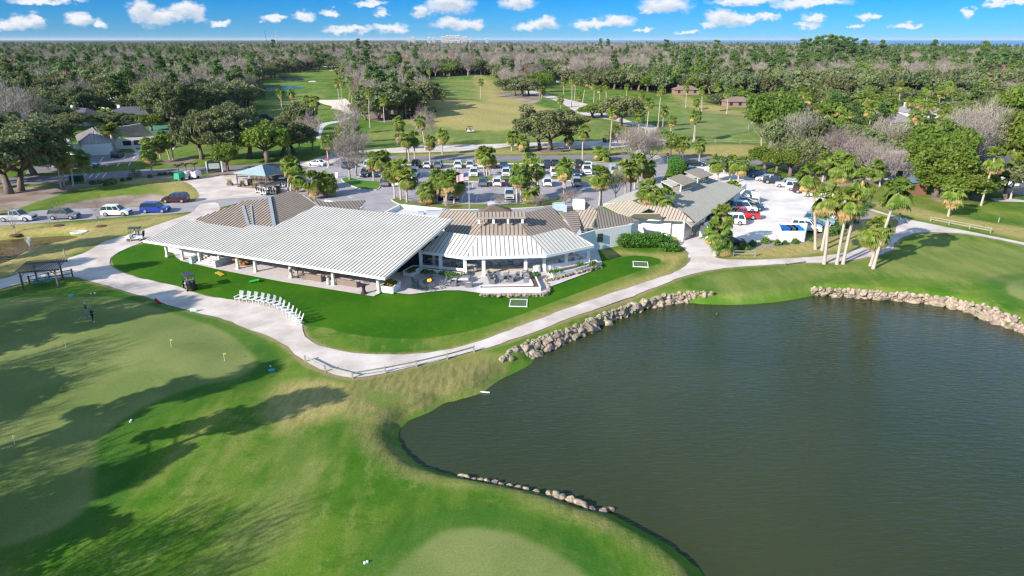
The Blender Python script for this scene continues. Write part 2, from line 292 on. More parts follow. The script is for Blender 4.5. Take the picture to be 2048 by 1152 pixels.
def height(X, Y):
    X = np.asarray(X, float); Y = np.asarray(Y, float)
    h = .22 * np.sin(X / 11.0 + 1.3 * np.sin(Y / 17.)) * np.cos(Y / 9.5 + X / 31.) * np.clip(Y / 120, .55, 2.2) + .12 * np.sin(X / 4.7 + 2) * np.sin(Y / 5.3 + X / 9) + np.clip((Y - 200) / 400, 0, 1) * 1.1 * np.sin(X / 37. + 1.7) * np.sin(Y / 41.)
    for c, rx, ry, a in BUMPS: h = h + a * np.exp(-((X - c.x) / rx)**2 - ((Y - c.y) / ry)**2)
    fl = np.full(X.shape, 12.0)
    for k, p in SHEETS.items():
        if k != 'patio': fl = np.minimum(fl, poly_near(p[::2] if len(p) > 80 else p, X, Y, 12))
    for p in BUILD_FLAT: fl = np.minimum(fl, poly_near(p, X, Y, 12))
    for p in (LAKE_A, LAKE_B): fl = np.minimum(fl, poly_near(p[::2], X, Y, 12))
    k = np.clip((fl - 1.0) / 8, 0, 1); h = h * k * k * (3 - 2 * k)
    h = h * np.clip((2500 - Y) / 1500, 0, 1)
    for p in (POND, POND2):
        d = poly_near(p, X, Y, 9.0); t = np.clip(d / 1.9, 0, 1); b = t * t * (3 - 2 * t)
        up = np.clip(d / 8, 0, 1)
        h = np.where(d < 0, WATER_Z + np.maximum(d * .55, -1.3), WATER_Z + (0 - WATER_Z + h * up) * b)
        if p is POND: dP = d
    D = poly_near(BASIN, X, Y, 6.0); h = h - .9 * np.clip((2.0 - D) / 6, 0, 1)
    return h
BASIN = smooth_poly(wp([(95, 420), (113, 408), (178, 393), (240, 385), (274, 381), (318, 382), (338, 388), (328, 397), (300, 406), (239, 413), (154, 418)]), 2)
def gz(x, y): return float(height(np.array([x]), np.array([y]))[0])
def at(u, v):
    p = P(u, v); p.z = gz(p.x, p.y); return p

# masks the grass shader reads (each is how far inside its outline a point lies)
ZONES = {
 'lush': [wp([(292, 487), (262, 493), (236, 505), (222, 518), (228, 532), (275, 555), (363, 576), (440, 597), (500, 603), (560, 613), (590, 630), (608, 651), (658, 656), (682, 665), (731, 673.5), (780, 677), (853, 676), (926, 665), (999, 644), (1060, 622), (1120, 599), (1180, 577), (1240, 555), (1290, 538), (1322, 525),
     (1320, 518), (1300, 513), (1265, 511), (1215, 519), (1200, 500), (1100, 470), (700, 440)])],
 'green': [wp([(-300, 640), (0, 600), (200, 592), (260, 600), (330, 620), (400, 642), (450, 664), (490, 690), (512, 718), (510, 738), (480, 758), (420, 775), (350, 796), (290, 820), (240, 850), (205, 880), (192, 910), (194, 950), (190, 1000), (160, 1040), (80, 1080), (-300, 1150)]),
     wp([(730, 1250), (760, 1165), (776, 1148), (842, 1090), (893, 1062), (951, 1056), (1030, 1070), (1100, 1101), (1147, 1129), (1180, 1156), (1230, 1250)]), wp([(2008, 582), (2016, 572), (2034, 566), (2080, 562), (2160, 580), (2160, 640), (2090, 625), (2040, 606), (2014, 596)]),
     wp([(1330, 236), (1420, 228), (1500, 236), (1492, 262), (1420, 272), (1340, 262), (1318, 250)])],
 'dry': [wp([(560, 770), (640, 752), (706, 765), (800, 748), (950, 712), (1004, 712), (1020, 745), (985, 762), (930, 790), (880, 800), (830, 822), (800, 848), (760, 852), (700, 830), (640, 850), (560, 870), (520, 830)]),
     wp([(0, 425), (100, 446), (230, 440), (375, 428), (330, 444), (200, 485), (120, 520), (0, 558), (-300, 600), (-300, 470)]), wp([(800, 396), (930, 406), (1110, 398), (1115, 414), (900, 422), (800, 412)]), wp([(1470, 500), (1600, 480), (1740, 420), (1790, 440), (1740, 486), (1600, 514), (1450, 518)]),
     wp([(1700, 405), (1800, 405), (1900, 430), (2048, 455), (2200, 480), (2200, 530), (2048, 480), (1930, 456), (1800, 428)]), wp([(700, 318), (1060, 296), (1130, 300), (1300, 300), (1500, 290), (1560, 320), (1320, 308), (1060, 309)]),
     wp([(800, 210), (900, 200), (1000, 215), (1010, 245), (900, 252), (810, 245)]), wp([(950, 152), (1000, 168), (1010, 186), (1180, 250), (1000, 262), (900, 256), (960, 210)]), wp([(1180, 500), (1240, 500), (1330, 510), (1376, 505), (1370, 520), (1330, 560), (1180, 620), (1000, 672), (980, 668), (1150, 608), (1300, 545), (1330, 525), (1300, 512), (1240, 512), (1190, 520)]),
     wp([(900, 958), (1000, 960), (1110, 985), (1160, 1012), (1220, 1040), (1290, 1070), (1180, 1050), (1080, 1005), (960, 975), (840, 960), (780, 920), (790, 880)]), wp([(1350, 190), (1420, 205), (1520, 230), (1560, 250), (1500, 240), (1380, 215)]), wp([(350, 352), (374, 366), (392, 378), (397, 395), (380, 404), (340, 404), (330, 385), (300, 370), (240, 366)])],
 'dirt': [wp([(-200, 385), (0, 378), (60, 374), (170, 367), (240, 360), (330, 350), (346, 356), (250, 364), (160, 376), (90, 400), (0, 424), (-200, 440)]), wp([(112, 410), (178, 395), (240, 388), (300, 384), (330, 389), (315, 400), (239, 411), (150, 416)]), wp([(395, 343), (420, 342), (500, 338), (520, 344), (440, 352)]),
     wp([(1560, 482), (1620, 470), (1680, 450), (1740, 425), (1748, 430), (1690, 462), (1640, 480), (1570, 492), (1490, 500), (1470, 500)]), wp([(985, 184), (1050, 186), (1085, 200), (1060, 206), (1010, 196)]), wp([(1060, 296), (1130, 298), (1150, 303), (1080, 306), (1050, 302)]), wp([(735, 226), (770, 228), (790, 240), (760, 246), (735, 240)]),
     wp([(320, 322), (380, 318), (386, 326), (330, 330)]), wp([(1240, 252), (1270, 252), (1290, 262), (1260, 264)]), wp([(1560, 330), (1700, 340), (1800, 355), (1800, 372), (1680, 372), (1600, 350)]), wp([(835, 408), (930, 410), (925, 419), (850, 418)]), wp([(1860, 388), (1960, 392), (1955, 402), (1880, 402)])],
 'pale': [wp([(1390, 560), (1430, 545), (1540, 532), (1680, 528), (1760, 514), (1800, 486), (1860, 470), (2048, 494), (2200, 530), (2200, 600), (2010, 580), (1900, 575), (1800, 560), (1700, 552), (1600, 580), (1500, 600), (1420, 590)]), wp([(700, 290), (760, 250), (860, 230), (850, 165), (990, 158), (1010, 180), (1130, 230), (1280, 250), (1270, 275), (1000, 285), (850, 292)]),
     wp([(1180, 228), (1250, 245), (1270, 262), (1160, 275), (1140, 250)]), wp([(1300, 200), (1420, 212), (1540, 245), (1500, 280), (1320, 285), (1310, 250)]), wp([(560, 880), (700, 850), (690, 900), (640, 1000), (560, 1120), (480, 1152), (440, 1100), (520, 960)]), wp([(500, 215), (560, 190), (660, 180), (650, 230), (560, 262), (480, 262)])],
 'rough': [wp([(700, 832), (760, 850), (800, 860), (798, 885), (815, 910), (850, 940), (900, 955), (850, 970), (790, 962), (735, 930), (700, 880)]), wp([(700, 760), (1000, 712), (1015, 740), (980, 765), (900, 800), (830, 820), (790, 850), (700, 830)]), wp([(1100, 985), (1230, 1040), (1300, 1075), (1400, 1152), (1440, 1250), (1380, 1200), (1290, 1120), (1180, 1060), (1100, 1010)])],
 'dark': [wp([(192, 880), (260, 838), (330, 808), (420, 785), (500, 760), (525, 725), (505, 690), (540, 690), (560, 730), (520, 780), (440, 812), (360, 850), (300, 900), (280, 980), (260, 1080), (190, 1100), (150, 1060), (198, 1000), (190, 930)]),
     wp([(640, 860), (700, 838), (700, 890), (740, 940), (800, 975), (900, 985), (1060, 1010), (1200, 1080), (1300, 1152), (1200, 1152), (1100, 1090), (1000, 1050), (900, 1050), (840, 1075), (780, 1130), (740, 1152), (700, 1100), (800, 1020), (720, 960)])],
}
def build_ground():
    def axis(lo, hi, f0, f1, st, gr, lim):
        a = list(np.arange(f0, f1, st)); s = st; x = f1
        while x < hi: a.append(x); s = min(s * gr, lim if x < 900 else 1e9); x += s
        a.append(hi); s = st; x = f0 - st
        b = []
        while x > lo: b.append(x); s = min(s * gr, lim if x > -900 else 1e9); x -= s
        b.append(lo); return np.array(b[::-1] + a)
    xs = axis(-60000, 60000, -62, 92, .6, 1.035, 9.0)
    ys = [5.0]; 
    while ys[-1] < 60000: ys.append(ys[-1] + max(.55, (ys[-1] - 15) * .0075 if ys[-1] < 900 else ys[-1] * .06))
    ys = np.array(ys)
    X, Y = np.meshgrid(xs, ys); Z = height(X, Y); nx, ny = len(xs), len(ys)
    me = bpy.data.meshes.new("ground"); me.vertices.add(nx * ny)
    me.vertices.foreach_set('co', np.stack([X, Y, Z], -1).ravel())
    i = np.arange(nx * ny).reshape(ny, nx); q = np.stack([i[:-1, :-1], i[:-1, 1:], i[1:, 1:], i[1:, :-1]], -1).reshape(-1, 4)
    me.loops.add(q.size); me.polygons.add(len(q)); me.loops.foreach_set('vertex_index', q.ravel()); me.polygons.foreach_set('loop_start', np.arange(len(q)) * 4)
    me.update(calc_edges=True); me.polygons.foreach_set('use_smooth', [True] * len(q))
    def attr(nm, val): a = me.attributes.new(nm, 'FLOAT', 'POINT'); a.data.foreach_set('value', val.ravel().astype(np.float32))
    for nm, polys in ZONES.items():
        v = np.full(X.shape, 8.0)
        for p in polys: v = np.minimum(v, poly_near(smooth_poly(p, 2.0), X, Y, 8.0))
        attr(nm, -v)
    v = np.full(X.shape, 8.0)
    for p in (POND, POND2): v = np.minimum(v, poly_near(p, X, Y, 8.0))
    attr('shore', v)
    v = np.full(X.shape, 8.0)
    for k in ('path_main', 'shell_lot', 'shell_bay', 'gravel_stage'): v = np.minimum(v, poly_near(SHEETS[k], X, Y, 8.0))
    attr('edge', v)
    m = bpy.data.materials.new('grass'); m.use_nodes = True; nt = m.node_tree; L = nt.links.new; b = nt.nodes['Principled BSDF']
    b.inputs['Roughness'].default_value = .9; b.inputs['Specular IOR Level'].default_value = .12
    ge = N(nt, 'ShaderNodeNewGeometry'); pos = ge.outputs['Position']
    def noise(s, d=4, st=None, rg=.55):
        v = pos
        if st: mp = N(nt, 'ShaderNodeMapping'); mp.inputs['Scale'].default_value = st; mp.inputs['Rotation'].default_value = (0, 0, R(-20)); L(pos, mp.inputs[0]); v = mp.outputs[0]
        n = N(nt, 'ShaderNodeTexNoise', i_Scale=s, i_Detail=d, i_Roughness=rg); L(v, n.inputs['Vector']); return n.outputs[0]
    def ramp(x, a, c, sm=True): n = N(nt, 'ShaderNodeMapRange', i_1=a, i_2=c, interpolation_type='SMOOTHSTEP' if sm else 'LINEAR'); L(x, n.inputs[0]); return n.outputs[0]
    def at_(nm): n = N(nt, 'ShaderNodeAttribute', attribute_name=nm); return n.outputs['Fac']
    def mix(f, A, B):
        n = N(nt, 'ShaderNodeMix', data_type='RGBA')
        if isinstance(f, float): n.inputs[0].default_value = f
        else: L(f, n.inputs[0])
        for k, q in ((6, A), (7, B)):
            if isinstance(q, tuple): n.inputs[k].default_value = (*q, 1)
            else: L(q, n.inputs[k])
        return n.outputs[2]
    big, mid_, fine, vfine = noise(.018, 3), noise(.11, 5), noise(1.1, 5, None, .7), noise(7.0, 3, None, .75)
    streak = noise(.35, 5, (1.0, .28, 1), .65); brush = noise(2.2, 4, (1, .22, 1), .7)
    n1 = math_(nt, 'SUBTRACT', fine, .5); n2 = math_(nt, 'SUBTRACT', mid_, .5)
    wob = math_(nt, 'MULTIPLY_ADD', n2, 3.0, math_(nt, 'MULTIPLY', n1, 1.2))
    # open turf: green with tan thatch showing in patches
    base = mix(ramp(mid_, .40, .60), (.052, .15, .007), (.115, .195, .02))
    base = mix(math_(nt, 'MULTIPLY', ramp(streak, .44, .7), .62), base, (.235, .245, .06))
    base = mix(math_(nt, 'MULTIPLY', ramp(big, .48, .66), .5), base, (.255, .235, .06)); base = mix(math_(nt, 'MULTIPLY', ramp(noise(.05, 5, (1, .5, 1)), .52, .64), .55), base, (.042, .125, .006))
    base = mix(math_(nt, 'MULTIPLY', ramp(fine, .42, .25), .5), base, (.045, .11, .015))
    sy = N(nt, 'ShaderNodeSeparateXYZ'); L(pos, sy.inputs[0]); far_ = math_(nt, 'MAXIMUM', 1.0, math_(nt, 'MULTIPLY_ADD', sy.outputs[1], 1 / 90.0, -.1))
    def zone(nm, lo, hi, k=1.0, soft=False):
        a = math_(nt, 'DIVIDE', at_(nm), far_) if soft else at_(nm)
        return ramp(math_(nt, 'ADD', a, math_(nt, 'MULTIPLY', wob, k)), lo, hi)
    wisp = noise(.8, 6, (1.0, .35, 1), .78); wisp2 = noise(.42, 6, (.45, 1.0, 1), .8)
    base = mix(math_(nt, 'MULTIPLY', ramp(wisp, .52, .66), .5), base, (.23, .26, .07)); base = mix(math_(nt, 'MULTIPLY', ramp(wisp2, .54, .68), .45), base, (.26, .27, .085)); base = mix(math_(nt, 'MULTIPLY', ramp(wisp2, .46, .36), .5), base, (.034, .105, .006))
    base = mix(math_(nt, 'MULTIPLY', zone('pale', -1.5, 3.0, 1.2, True), .62), base, mix(ramp(streak, .35, .65), (.17, .215, .05), (.255, .275, .08)))
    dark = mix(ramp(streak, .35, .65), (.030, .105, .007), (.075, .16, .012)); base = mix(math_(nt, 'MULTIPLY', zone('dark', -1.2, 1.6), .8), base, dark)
    dry = mix(ramp(brush, .32, .68), (.30, .265, .08), (.46, .36, .15)); dry = mix(math_(nt, 'MULTIPLY', ramp(fine, .55, .7), .6), dry, (.15, .20, .04))
    base = mix(math_(nt, 'MULTIPLY', zone('dry', -1.2, 1.6, 1.1, True), .92), base, dry)
    rough = mix(ramp(brush, .30, .70), (.11, .13, .028), (.27, .235, .095)); rough = mix(ramp(mid_, .52, .62), rough, (.09, .16, .024))
    base = mix(math_(nt, 'MULTIPLY', zone('rough', -.6, 1.2, .8), .75), base, rough)
    dirt = mix(ramp(mid_, .4, .6), (.24, .17, .135), (.38, .31, .265)); dirt = mix(math_(nt, 'MULTIPLY', ramp(vfine, .5, .7), .6), dirt, (.13, .085, .06))
    base = mix(zone('dirt', -.5, .7, .8), base, dirt)
    base = mix(math_(nt, 'MULTIPLY', ramp(math_(nt, 'ADD', at_('edge'), math_(nt, 'MULTIPLY', n1, 1.4)), .75, .05), .75), base, (.33, .25, .14))
    sh = ramp(math_(nt, 'ADD', at_('shore'), math_(nt, 'MULTIPLY', wob, 1.1)), .9, .2); base = mix(math_(nt, 'MULTIPLY', sh, math_(nt, 'MULTIPLY_ADD', ramp(mid_, .38, .6), .6, .3)), base, (.075, .20, .014))
    lush = mix(ramp(mid_, .35, .7), (.028, .115, .0012), (.052, .152, .0025)); lush = mix(math_(nt, 'MULTIPLY', ramp(fine, .5, .75), .5), lush, (.085, .20, .006)); lush = mix(math_(nt, 'MULTIPLY', ramp(streak, .5, .7), .4), lush, (.075, .165, .006)); lush = mix(math_(nt, 'MULTIPLY', ramp(brush, .55, .8), .35), lush, (.09, .19, .012))
    base = mix(zone('lush', -.12, .12, .06), base, lush)
    gr = mix(ramp(mid_, .40, .60), (.155, .20, .055), (.215, .245, .08)); gr = mix(math_(nt, 'MULTIPLY', ramp(streak, .5, .7), .35), gr, (.22, .245, .085))
    ring = math_(nt, 'MULTIPLY', ramp(at_('green'), -2.6, -1.5), math_(nt, 'SUBTRACT', 1.0, zone('lush', -.2, .2)))
    base = mix(math_(nt, 'MULTIPLY', ring, .5), base, (.035, .125, .016))
    base = mix(math_(nt, 'MULTIPLY', zone('green', -.35, .55, .15), .92), base, gr)
    dk = math_(nt, 'MULTIPLY_ADD', vfine, .9, .55); vm = N(nt, 'ShaderNodeVectorMath', operation='SCALE'); L(base, vm.inputs[0]); L(dk, vm.inputs['Scale'])
    L(vm.outputs[0], b.inputs['Base Color'])
    hgt = math_(nt, 'ADD', math_(nt, 'MULTIPLY', fine, .5), math_(nt, 'MULTIPLY', vfine, .5))
    amt = math_(nt, 'MULTIPLY_ADD', math_(nt, 'MAXIMUM', zone('rough', -.4, .5), zone('dry', -.5, 1.)), .22, .3)
    amt = math_(nt, 'MULTIPLY', amt, math_(nt, 'MULTIPLY_ADD', zone('green', -.1, .2), -.85, 1.0))
    bp = N(nt, 'ShaderNodeBump', i_Distance=.22); L(amt, bp.inputs['Strength']); L(hgt, bp.inputs['Height']); L(bp.outputs[0], b.inputs['Normal'])
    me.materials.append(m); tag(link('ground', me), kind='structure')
build_ground()

def sheet(name, key, z, m, jit=.1, label=None, obj_poly=None):
    poly = obj_poly or SHEETS[key]; out = []
    for i in range(len(poly)):
        a, b = poly[i - 1], poly[i]; d = (b - a)
        nrm = Vector((-d.y, d.x)).normalized() if d.length > 0 else Vector((0, 0)); out.append(b + nrm * random.uniform(-jit, jit))
    tr = geometry.tessellate_polygon([[Vector((p.x, p.y, 0)) for p in out]])
    mb = MB(); mb.add([(p.x, p.y, z) for p in out], [t for t in tr]); me = mb.mesh(name, m)
    bm = bmesh.new(); bm.from_mesh(me)
    for f in bm.faces:
        if f.normal.z < 0: f.normal_flip()
    bm.to_mesh(me); bm.free()
    return tag(link(name, me), label, kind='structure')
shell = mat('crushed_shell', (.70, .62, .57), .95, c2=(.49, .41, .365), scale=.28, bump=.4, coords='Object', detail=8)
shell2 = mat('pale_shell', (.80, .77, .74), .95, c2=(.56, .50, .47), scale=.16, bump=.2, detail=9)
asph = mat('asphalt', (.205, .18, .205), .9, c2=(.27, .24, .262), scale=.5, bump=.15, detail=8)
asph2 = mat('old_asphalt', (.30, .275, .30), .9, c2=(.40, .37, .385), scale=.4, bump=.15, detail=8)
conc = mat('concrete', (.62, .585, .58), .85, c2=(.54, .50, .51), scale=.8, detail=7, bump=.08)
white_line = mat('line_paint', (.8, .8, .8), .8)
sheet('street', 'street', .03, asph, .03)
sheet('access_road', 'road_left', .034, asph2, .05)
sheet('car_park', 'car_park', .038, asph2, .03)
sheet('staging_yard', 'gravel_stage', .044, shell)
sheet('shell_parking_yard', 'shell_lot', .048, shell2)
sheet('path', 'path_main', .054, shell)
sheet('shell_strip', 'shell_bay', .05, shell)
sheet('cart_path', 'cart_path', .06, conc, .05); sheet('cart_path', 'far_path', .06, shell, .05)
sheet('residential_street', 'right_street', .05, asph2, .05); sheet('footpath', 'right_walk', .05, conc, .03)
sheet('office_parking', 'office_lot', .046, asph, .05); sheet('footpath', 'office_walk', .055, conc, .03)

def water_mat(name, deep, sc1, strength, rough=.06):
    m = bpy.data.materials.new(name); m.use_nodes = True; nt = m.node_tree; L = nt.links.new; b = nt.nodes['Principled BSDF']
    b.inputs['Roughness'].default_value = rough; b.inputs['IOR'].default_value = 1.33; b.inputs['Specular IOR Level'].default_value = .34
    ge = N(nt, 'ShaderNodeNewGeometry')
    def wv(rot, st, s, d):
        mp = N(nt, 'ShaderNodeMapping'); mp.inputs['Rotation'].default_value = (0, 0, R(rot)); mp.inputs['Scale'].default_value = st; L(ge.outputs[0], mp.inputs[0])
        n = N(nt, 'ShaderNodeTexNoise', i_Scale=s, i_Detail=d, i_Roughness=.5, i_Distortion=.4); L(mp.outputs[0], n.inputs['Vector']); return n.outputs[0]
    a = wv(8, (.35, 1.5, 1), sc1, 3); c = wv(-62, (.35, 1.4, 1), sc1 * .95, 2); big = wv(20, (1, 1, 1), .035, 3)
    h = math_(nt, 'ADD', a, math_(nt, 'MULTIPLY', c, .8))
    bp = N(nt, 'ShaderNodeBump', i_Strength=strength, i_Distance=.16); L(h, bp.inputs['Height']); L(bp.outputs[0], b.inputs['Normal'])
    mr = N(nt, 'ShaderNodeMapRange', i_1=.35, i_2=.65); L(big, mr.inputs[0]); mx = N(nt, 'ShaderNodeMix', data_type='RGBA'); L(mr.outputs[0], mx.inputs[0])
    mx.inputs[6].default_value = (*deep, 1); mx.inputs[7].default_value = (deep[0] * 1.7, deep[1] * 1.4, deep[2] * 1.3, 1); L(mx.outputs[2], b.inputs['Base Color'])
    return m
wm = water_mat('pond_water', (.027, .040, .016), 2.3, .42)
def flatpoly(name, poly, z, m, grow=0.0):
    c = sum((p for p in poly), Vector((0, 0))) / len(poly)
    pts = poly
    if grow:
        pts = []
        for i in range(len(poly)):
            d = poly[(i + 1) % len(poly)] - poly[i - 1]; n = Vector((d.y, -d.x)).normalized(); pts.append(poly[i] + n * grow)
        # choose the outward side
        A = sum(poly[i].x * poly[(i + 1) % len(poly)].y - poly[(i + 1) % len(poly)].x * poly[i].y for i in range(len(poly)))
        if A < 0: pts = [poly[i] * 2 - pts[i] for i in range(len(poly))]
    tr = geometry.tessellate_polygon([[Vector((p.x, p.y, 0)) for p in pts]]); me = MB().add([(p.x, p.y, z) for p in pts], [t for t in tr]).mesh(name, m)
    bm = bmesh.new(); bm.from_mesh(me)
    for f in bm.faces:
        if f.normal.z < 0: f.normal_flip()
    bm.to_mesh(me); bm.free(); return tag(link(name, me), kind='structure')
flatpoly('pond_water', POND, WATER_Z, wm, .5)
flatpoly('small_pond_water', POND2, WATER_Z, water_mat('brown_water', (.085, .065, .035), 1.8, .35), .5)
wl = water_mat('lagoon_water', (.02, .035, .05), .6, .25)
flatpoly('lagoon_water', LAKE_A, .05, wl); flatpoly('lagoon_water', LAKE_B, .05, wl)
sand = mat('bunker_sand', (.80, .70, .60), .95, c2=(.72, .62, .52), scale=.5, bump=.1)
for k, pts in enumerate([[(637, 203), (650, 197), (685, 196), (700, 206), (708, 222), (700, 228), (672, 227), (655, 225), (664, 214), (648, 209)], [(617, 163), (628, 162), (632, 164), (620, 165.5)], [(652, 140), (665, 140), (678, 143), (668, 143)], [(1478, 241), (1492, 240), (1500, 242), (1490, 243.5)], [(1338, 263), (1345, 262)]]):
    if len(pts) < 4: continue
    p = smooth_poly(wp(pts), 2); SHEETS['bunker%d' % k] = p; flatpoly('bunker_sand', p, 1.2 if 0 else .12 + max(gz(q.x, q.y) for q in p[::4]), sand)
# ocean, far beyond the woods on the right
oc = water_mat('ocean_water', (.008, .11, .22), .02, .1, .3)
MB().add([(-1500, 9800, .6), (300, 7600, .6), (1100, 4450, .6), (1320, 3250, .6), (1480, 2560, .6), (1560, 2140, .6), (3500, 1700, .6), (60000, 2500, .6), (60000, 60000, .6), (2500, 60000, .6)], [(0, 1, 2, 3, 4, 5, 6, 7, 8, 9)]).build('ocean', oc)['kind'] = 'structure'
beach = mat('beach_sand', (.75, .7, .62), .95)
MB().add([(1090, 4380, .7), (1300, 3180, .7), (1460, 2490, .7), (1540, 2080, .7), (3500, 1640, .7), (3500, 1710, .7), (1570, 2150, .7), (1490, 2570, .7), (1330, 3260, .7), (1110, 4460, .7)], [(0, 1, 8, 9), (1, 2, 7, 8), (2, 3, 6, 7), (3, 4, 5, 6)]).build('beach', beach)['kind'] = 'structure'
# ------------------------------------------------ the clubhouse and its neighbours
tanm = mat('tan_metal', (.37, .305, .25), .55, metal=.0, c2=(.32, .26, .215), scale=.6, spec=.4)
tanlt = mat('pale_tan_metal', (.38, .335, .26), .6, c2=(.34, .295, .23), scale=.5, spec=.3)
tanrib = mat('tan_seam', (.13, .10, .085), .6)
whm = mat('white_metal', (.65, .625, .575), .5, c2=(.56, .535, .49), scale=.35, spec=.35, detail=6)
whrib = mat('white_roof_seam_shade', (.24, .225, .20), .55)  # rib colour darkened to paint in the shadow side of each seam
whp = mat('white_paint', (.80, .79, .77), .6, c2=(.76, .75, .73), scale=1.5)
cream = mat('cream_stucco', (.78, .77, .73), .85, c2=(.72, .71, .68), scale=.8, bump=.05)
post_m = mat('sage_paint', (.66, .68, .60), .6); dkglass = mat('dark_glass', (.02, .03, .035), .08, spec=.6); dark = mat('dark_void', (.03, .03, .035), .6)
graym = mat('grey_metal', (.42, .45, .50), .45, metal=.2)
def newell(p):
    n = Vector((0, 0, 0))
    for i in range(len(p)): a, b = p[i], p[(i + 1) % len(p)]; n += Vector(((a.y - b.y) * (a.z + b.z), (a.z - b.z) * (a.x + b.x), (a.x - b.x) * (a.y + b.y)))
    n.normalize(); return n if n.z > 0 else -n
def roof_plane(name, pts, m, rm, parent, sp=.42, th=.14, rw=.055, rh=.06, sdir=None, seams=True):
    pts = [Vector(p) for p in pts]; c = sum(pts, Vector()) / len(pts); n = newell(pts)
    flat = [p - Vector((0, 0, 1)) * ((p - c).dot(n) / n.z) for p in pts]
    mb = MB(); k = len(flat); dn = Vector((0, 0, -th)); tr = geometry.tessellate_polygon([[Vector((p.x, p.y, 0)) for p in flat]])
    mb.add(flat + [p + dn for p in flat], [tuple(t) for t in tr] + [tuple(i + k for i in t) for t in tr] + [(i, (i + 1) % k, k + (i + 1) % k, k + i) for i in range(k)])
    o = mb.build(name, m, parent)
    if seams:
        s = Vector((n.x, n.y, 0)) if sdir is None else Vector((sdir[0], sdir[1], 0)); s.normalize(); t = Vector((-s.y, s.x, 0)); rb = MB()
        P2 = [(p.x * t.x + p.y * t.y, p.x * s.x + p.y * s.y) for p in flat]; lo, hi = min(q[0] for q in P2), max(q[0] for q in P2)
        zz = lambda a, b: c.z - ((t.x * a + s.x * b - c.x) * n.x + (t.y * a + s.y * b - c.y) * n.y) / n.z
        a = lo + sp * .5
        while a < hi:
            xs = []
            for i in range(k):
                (x0, y0), (x1, y1) = P2[i], P2[(i + 1) % k]
                if (x0 > a) != (x1 > a): xs.append(y0 + (y1 - y0) * (a - x0) / (x1 - x0))
            xs.sort()
            for j in range(0, len(xs) - 1, 2):
                if xs[j + 1] - xs[j] > .25:
                    q = [Vector((t.x * a + s.x * b, t.y * a + s.y * b, zz(a, b) + rh * .5 - .01)) for b in (xs[j] + .01, xs[j + 1] - .01)]
                    rb.beam(q[0], q[1], rw, rh, n)
            a += sp
        if rb.v: rb.build('standing_seam', rm, o)
    return o
def clean_kind(o):
    for c in o.children:
        if 'kind' in c: del c['kind']
        clean_kind(c)

# ---- the white-roofed event pavilion: one long shed plane
E1 = Vector((.9135, -.4068)); E2 = Vector((.4068, .9135))
def L2(a, b, z=0.0): q = E1 * a + E2 * b; return Vector((q.x, q.y, z))
def onroof(u, v):                                  # photo point on the pavilion's roof plane z = 3 + .19 (b - 61.2)
    lo, hi = 0.0, 12.0
    for _ in range(50):
        m = (lo + hi) / 2; p = P(u, v, m); b = p.x * E2.x + p.y * E2.y
        if 3 + .19 * (b - 61.2) > m: lo = m
        else: hi = m
    return P(u, v, lo)
pav = thing('event_pavilion', 'long open-sided pavilion under one sloping white standing-seam metal roof on pale posts', 'pavilion', (0, 0, 0))
rp = roof_plane('roof', [onroof(u, v) for u, v in [(287, 481), (770, 556), (906, 438), (655, 413.5), (632, 411), (547, 453), (500, 449), (484, 456), (368, 440)]], whm, whrib, pav, .5, .3, .075, .06, E2)
MB().beam(onroof(287, 481) + Vector((-.03, -.05, -.1)), onroof(770, 556) + Vector((.03, -.05, -.1)), .12, .3).build('gutter', whp, pav)
for u, v in [(342, 511), (373, 516), (407, 522), (443, 530), (474, 538), (512, 543), (578, 565 - 8), (666, 576 - 6), (758.5, 584)]:
    p = P(u, v, .12); b = p.x * E2.x + p.y * E2.y; a = p.x * E1.x + p.y * E1.y; p = L2(a, 63.4, .1); zt = 3 + .19 * (63.4 - 61.2) - .16
    MB().box(p.x, p.y, .1, .30, .30, zt - .1, -.42).box(p.x, p.y, .1, .46, .46, .2, -.42).build('post', post_m, pav)
BK = [(q.x * E1.x + q.y * E1.y, q.x * E2.x + q.y * E2.y) for q in [onroof(u, v) for u, v in [(368, 440), (484, 456), (500, 449), (547, 453), (632, 411), (655, 413.5), (906, 438)]]]; BK = list(zip(*sorted(BK)))
for a in np.linspace(-80, -44.5, 9):
    be_ = float(np.interp(a, BK[0], BK[1])) - .5; MB().beam(L2(a, 61.6, 2.9), L2(a, be_, 2.9 + .19 * (be_ - 61.2) - .08), .12, .2).build('rafter', post_m, pav)
    if a > -52: q = L2(a, 74.5, 0); MB().box(q.x, q.y, .1, .3, .3, 5.15, -.42).build('post', post_m, pav)
wood = mat('cedar_boards', (.36, .20, .085), .75, c2=(.26, .14, .06), scale=2, stretch=(1, 1, .1))
ww = MB(); a0, a1 = L2(-73.6, 69.5), L2(-61, 69.5); ww.beam(a0 + Vector((0, 0, 1.25)), a1 + Vector((0, 0, 1.25)), .2, 2.3)
ww.build('timber_wall', wood, pav)
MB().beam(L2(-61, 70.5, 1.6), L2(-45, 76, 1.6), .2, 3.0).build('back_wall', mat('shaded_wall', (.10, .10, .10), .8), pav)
pf = MB()
patio_poly = SHEETS['patio']
sheet('patio', 'patio', .1, mat('patio_paving', (.62, .56, .555), .85, c2=(.52, .475, .48), scale=1.3, detail=6, bump=.05), 0.0)
MB().prism([P(u, v).to_2d() for u, v in [(345, 497), (345, 506), (470, 531), (560, 551), (560, 540), (470, 515), (360, 494)]], .1, .10001 + .002) if 0 else None
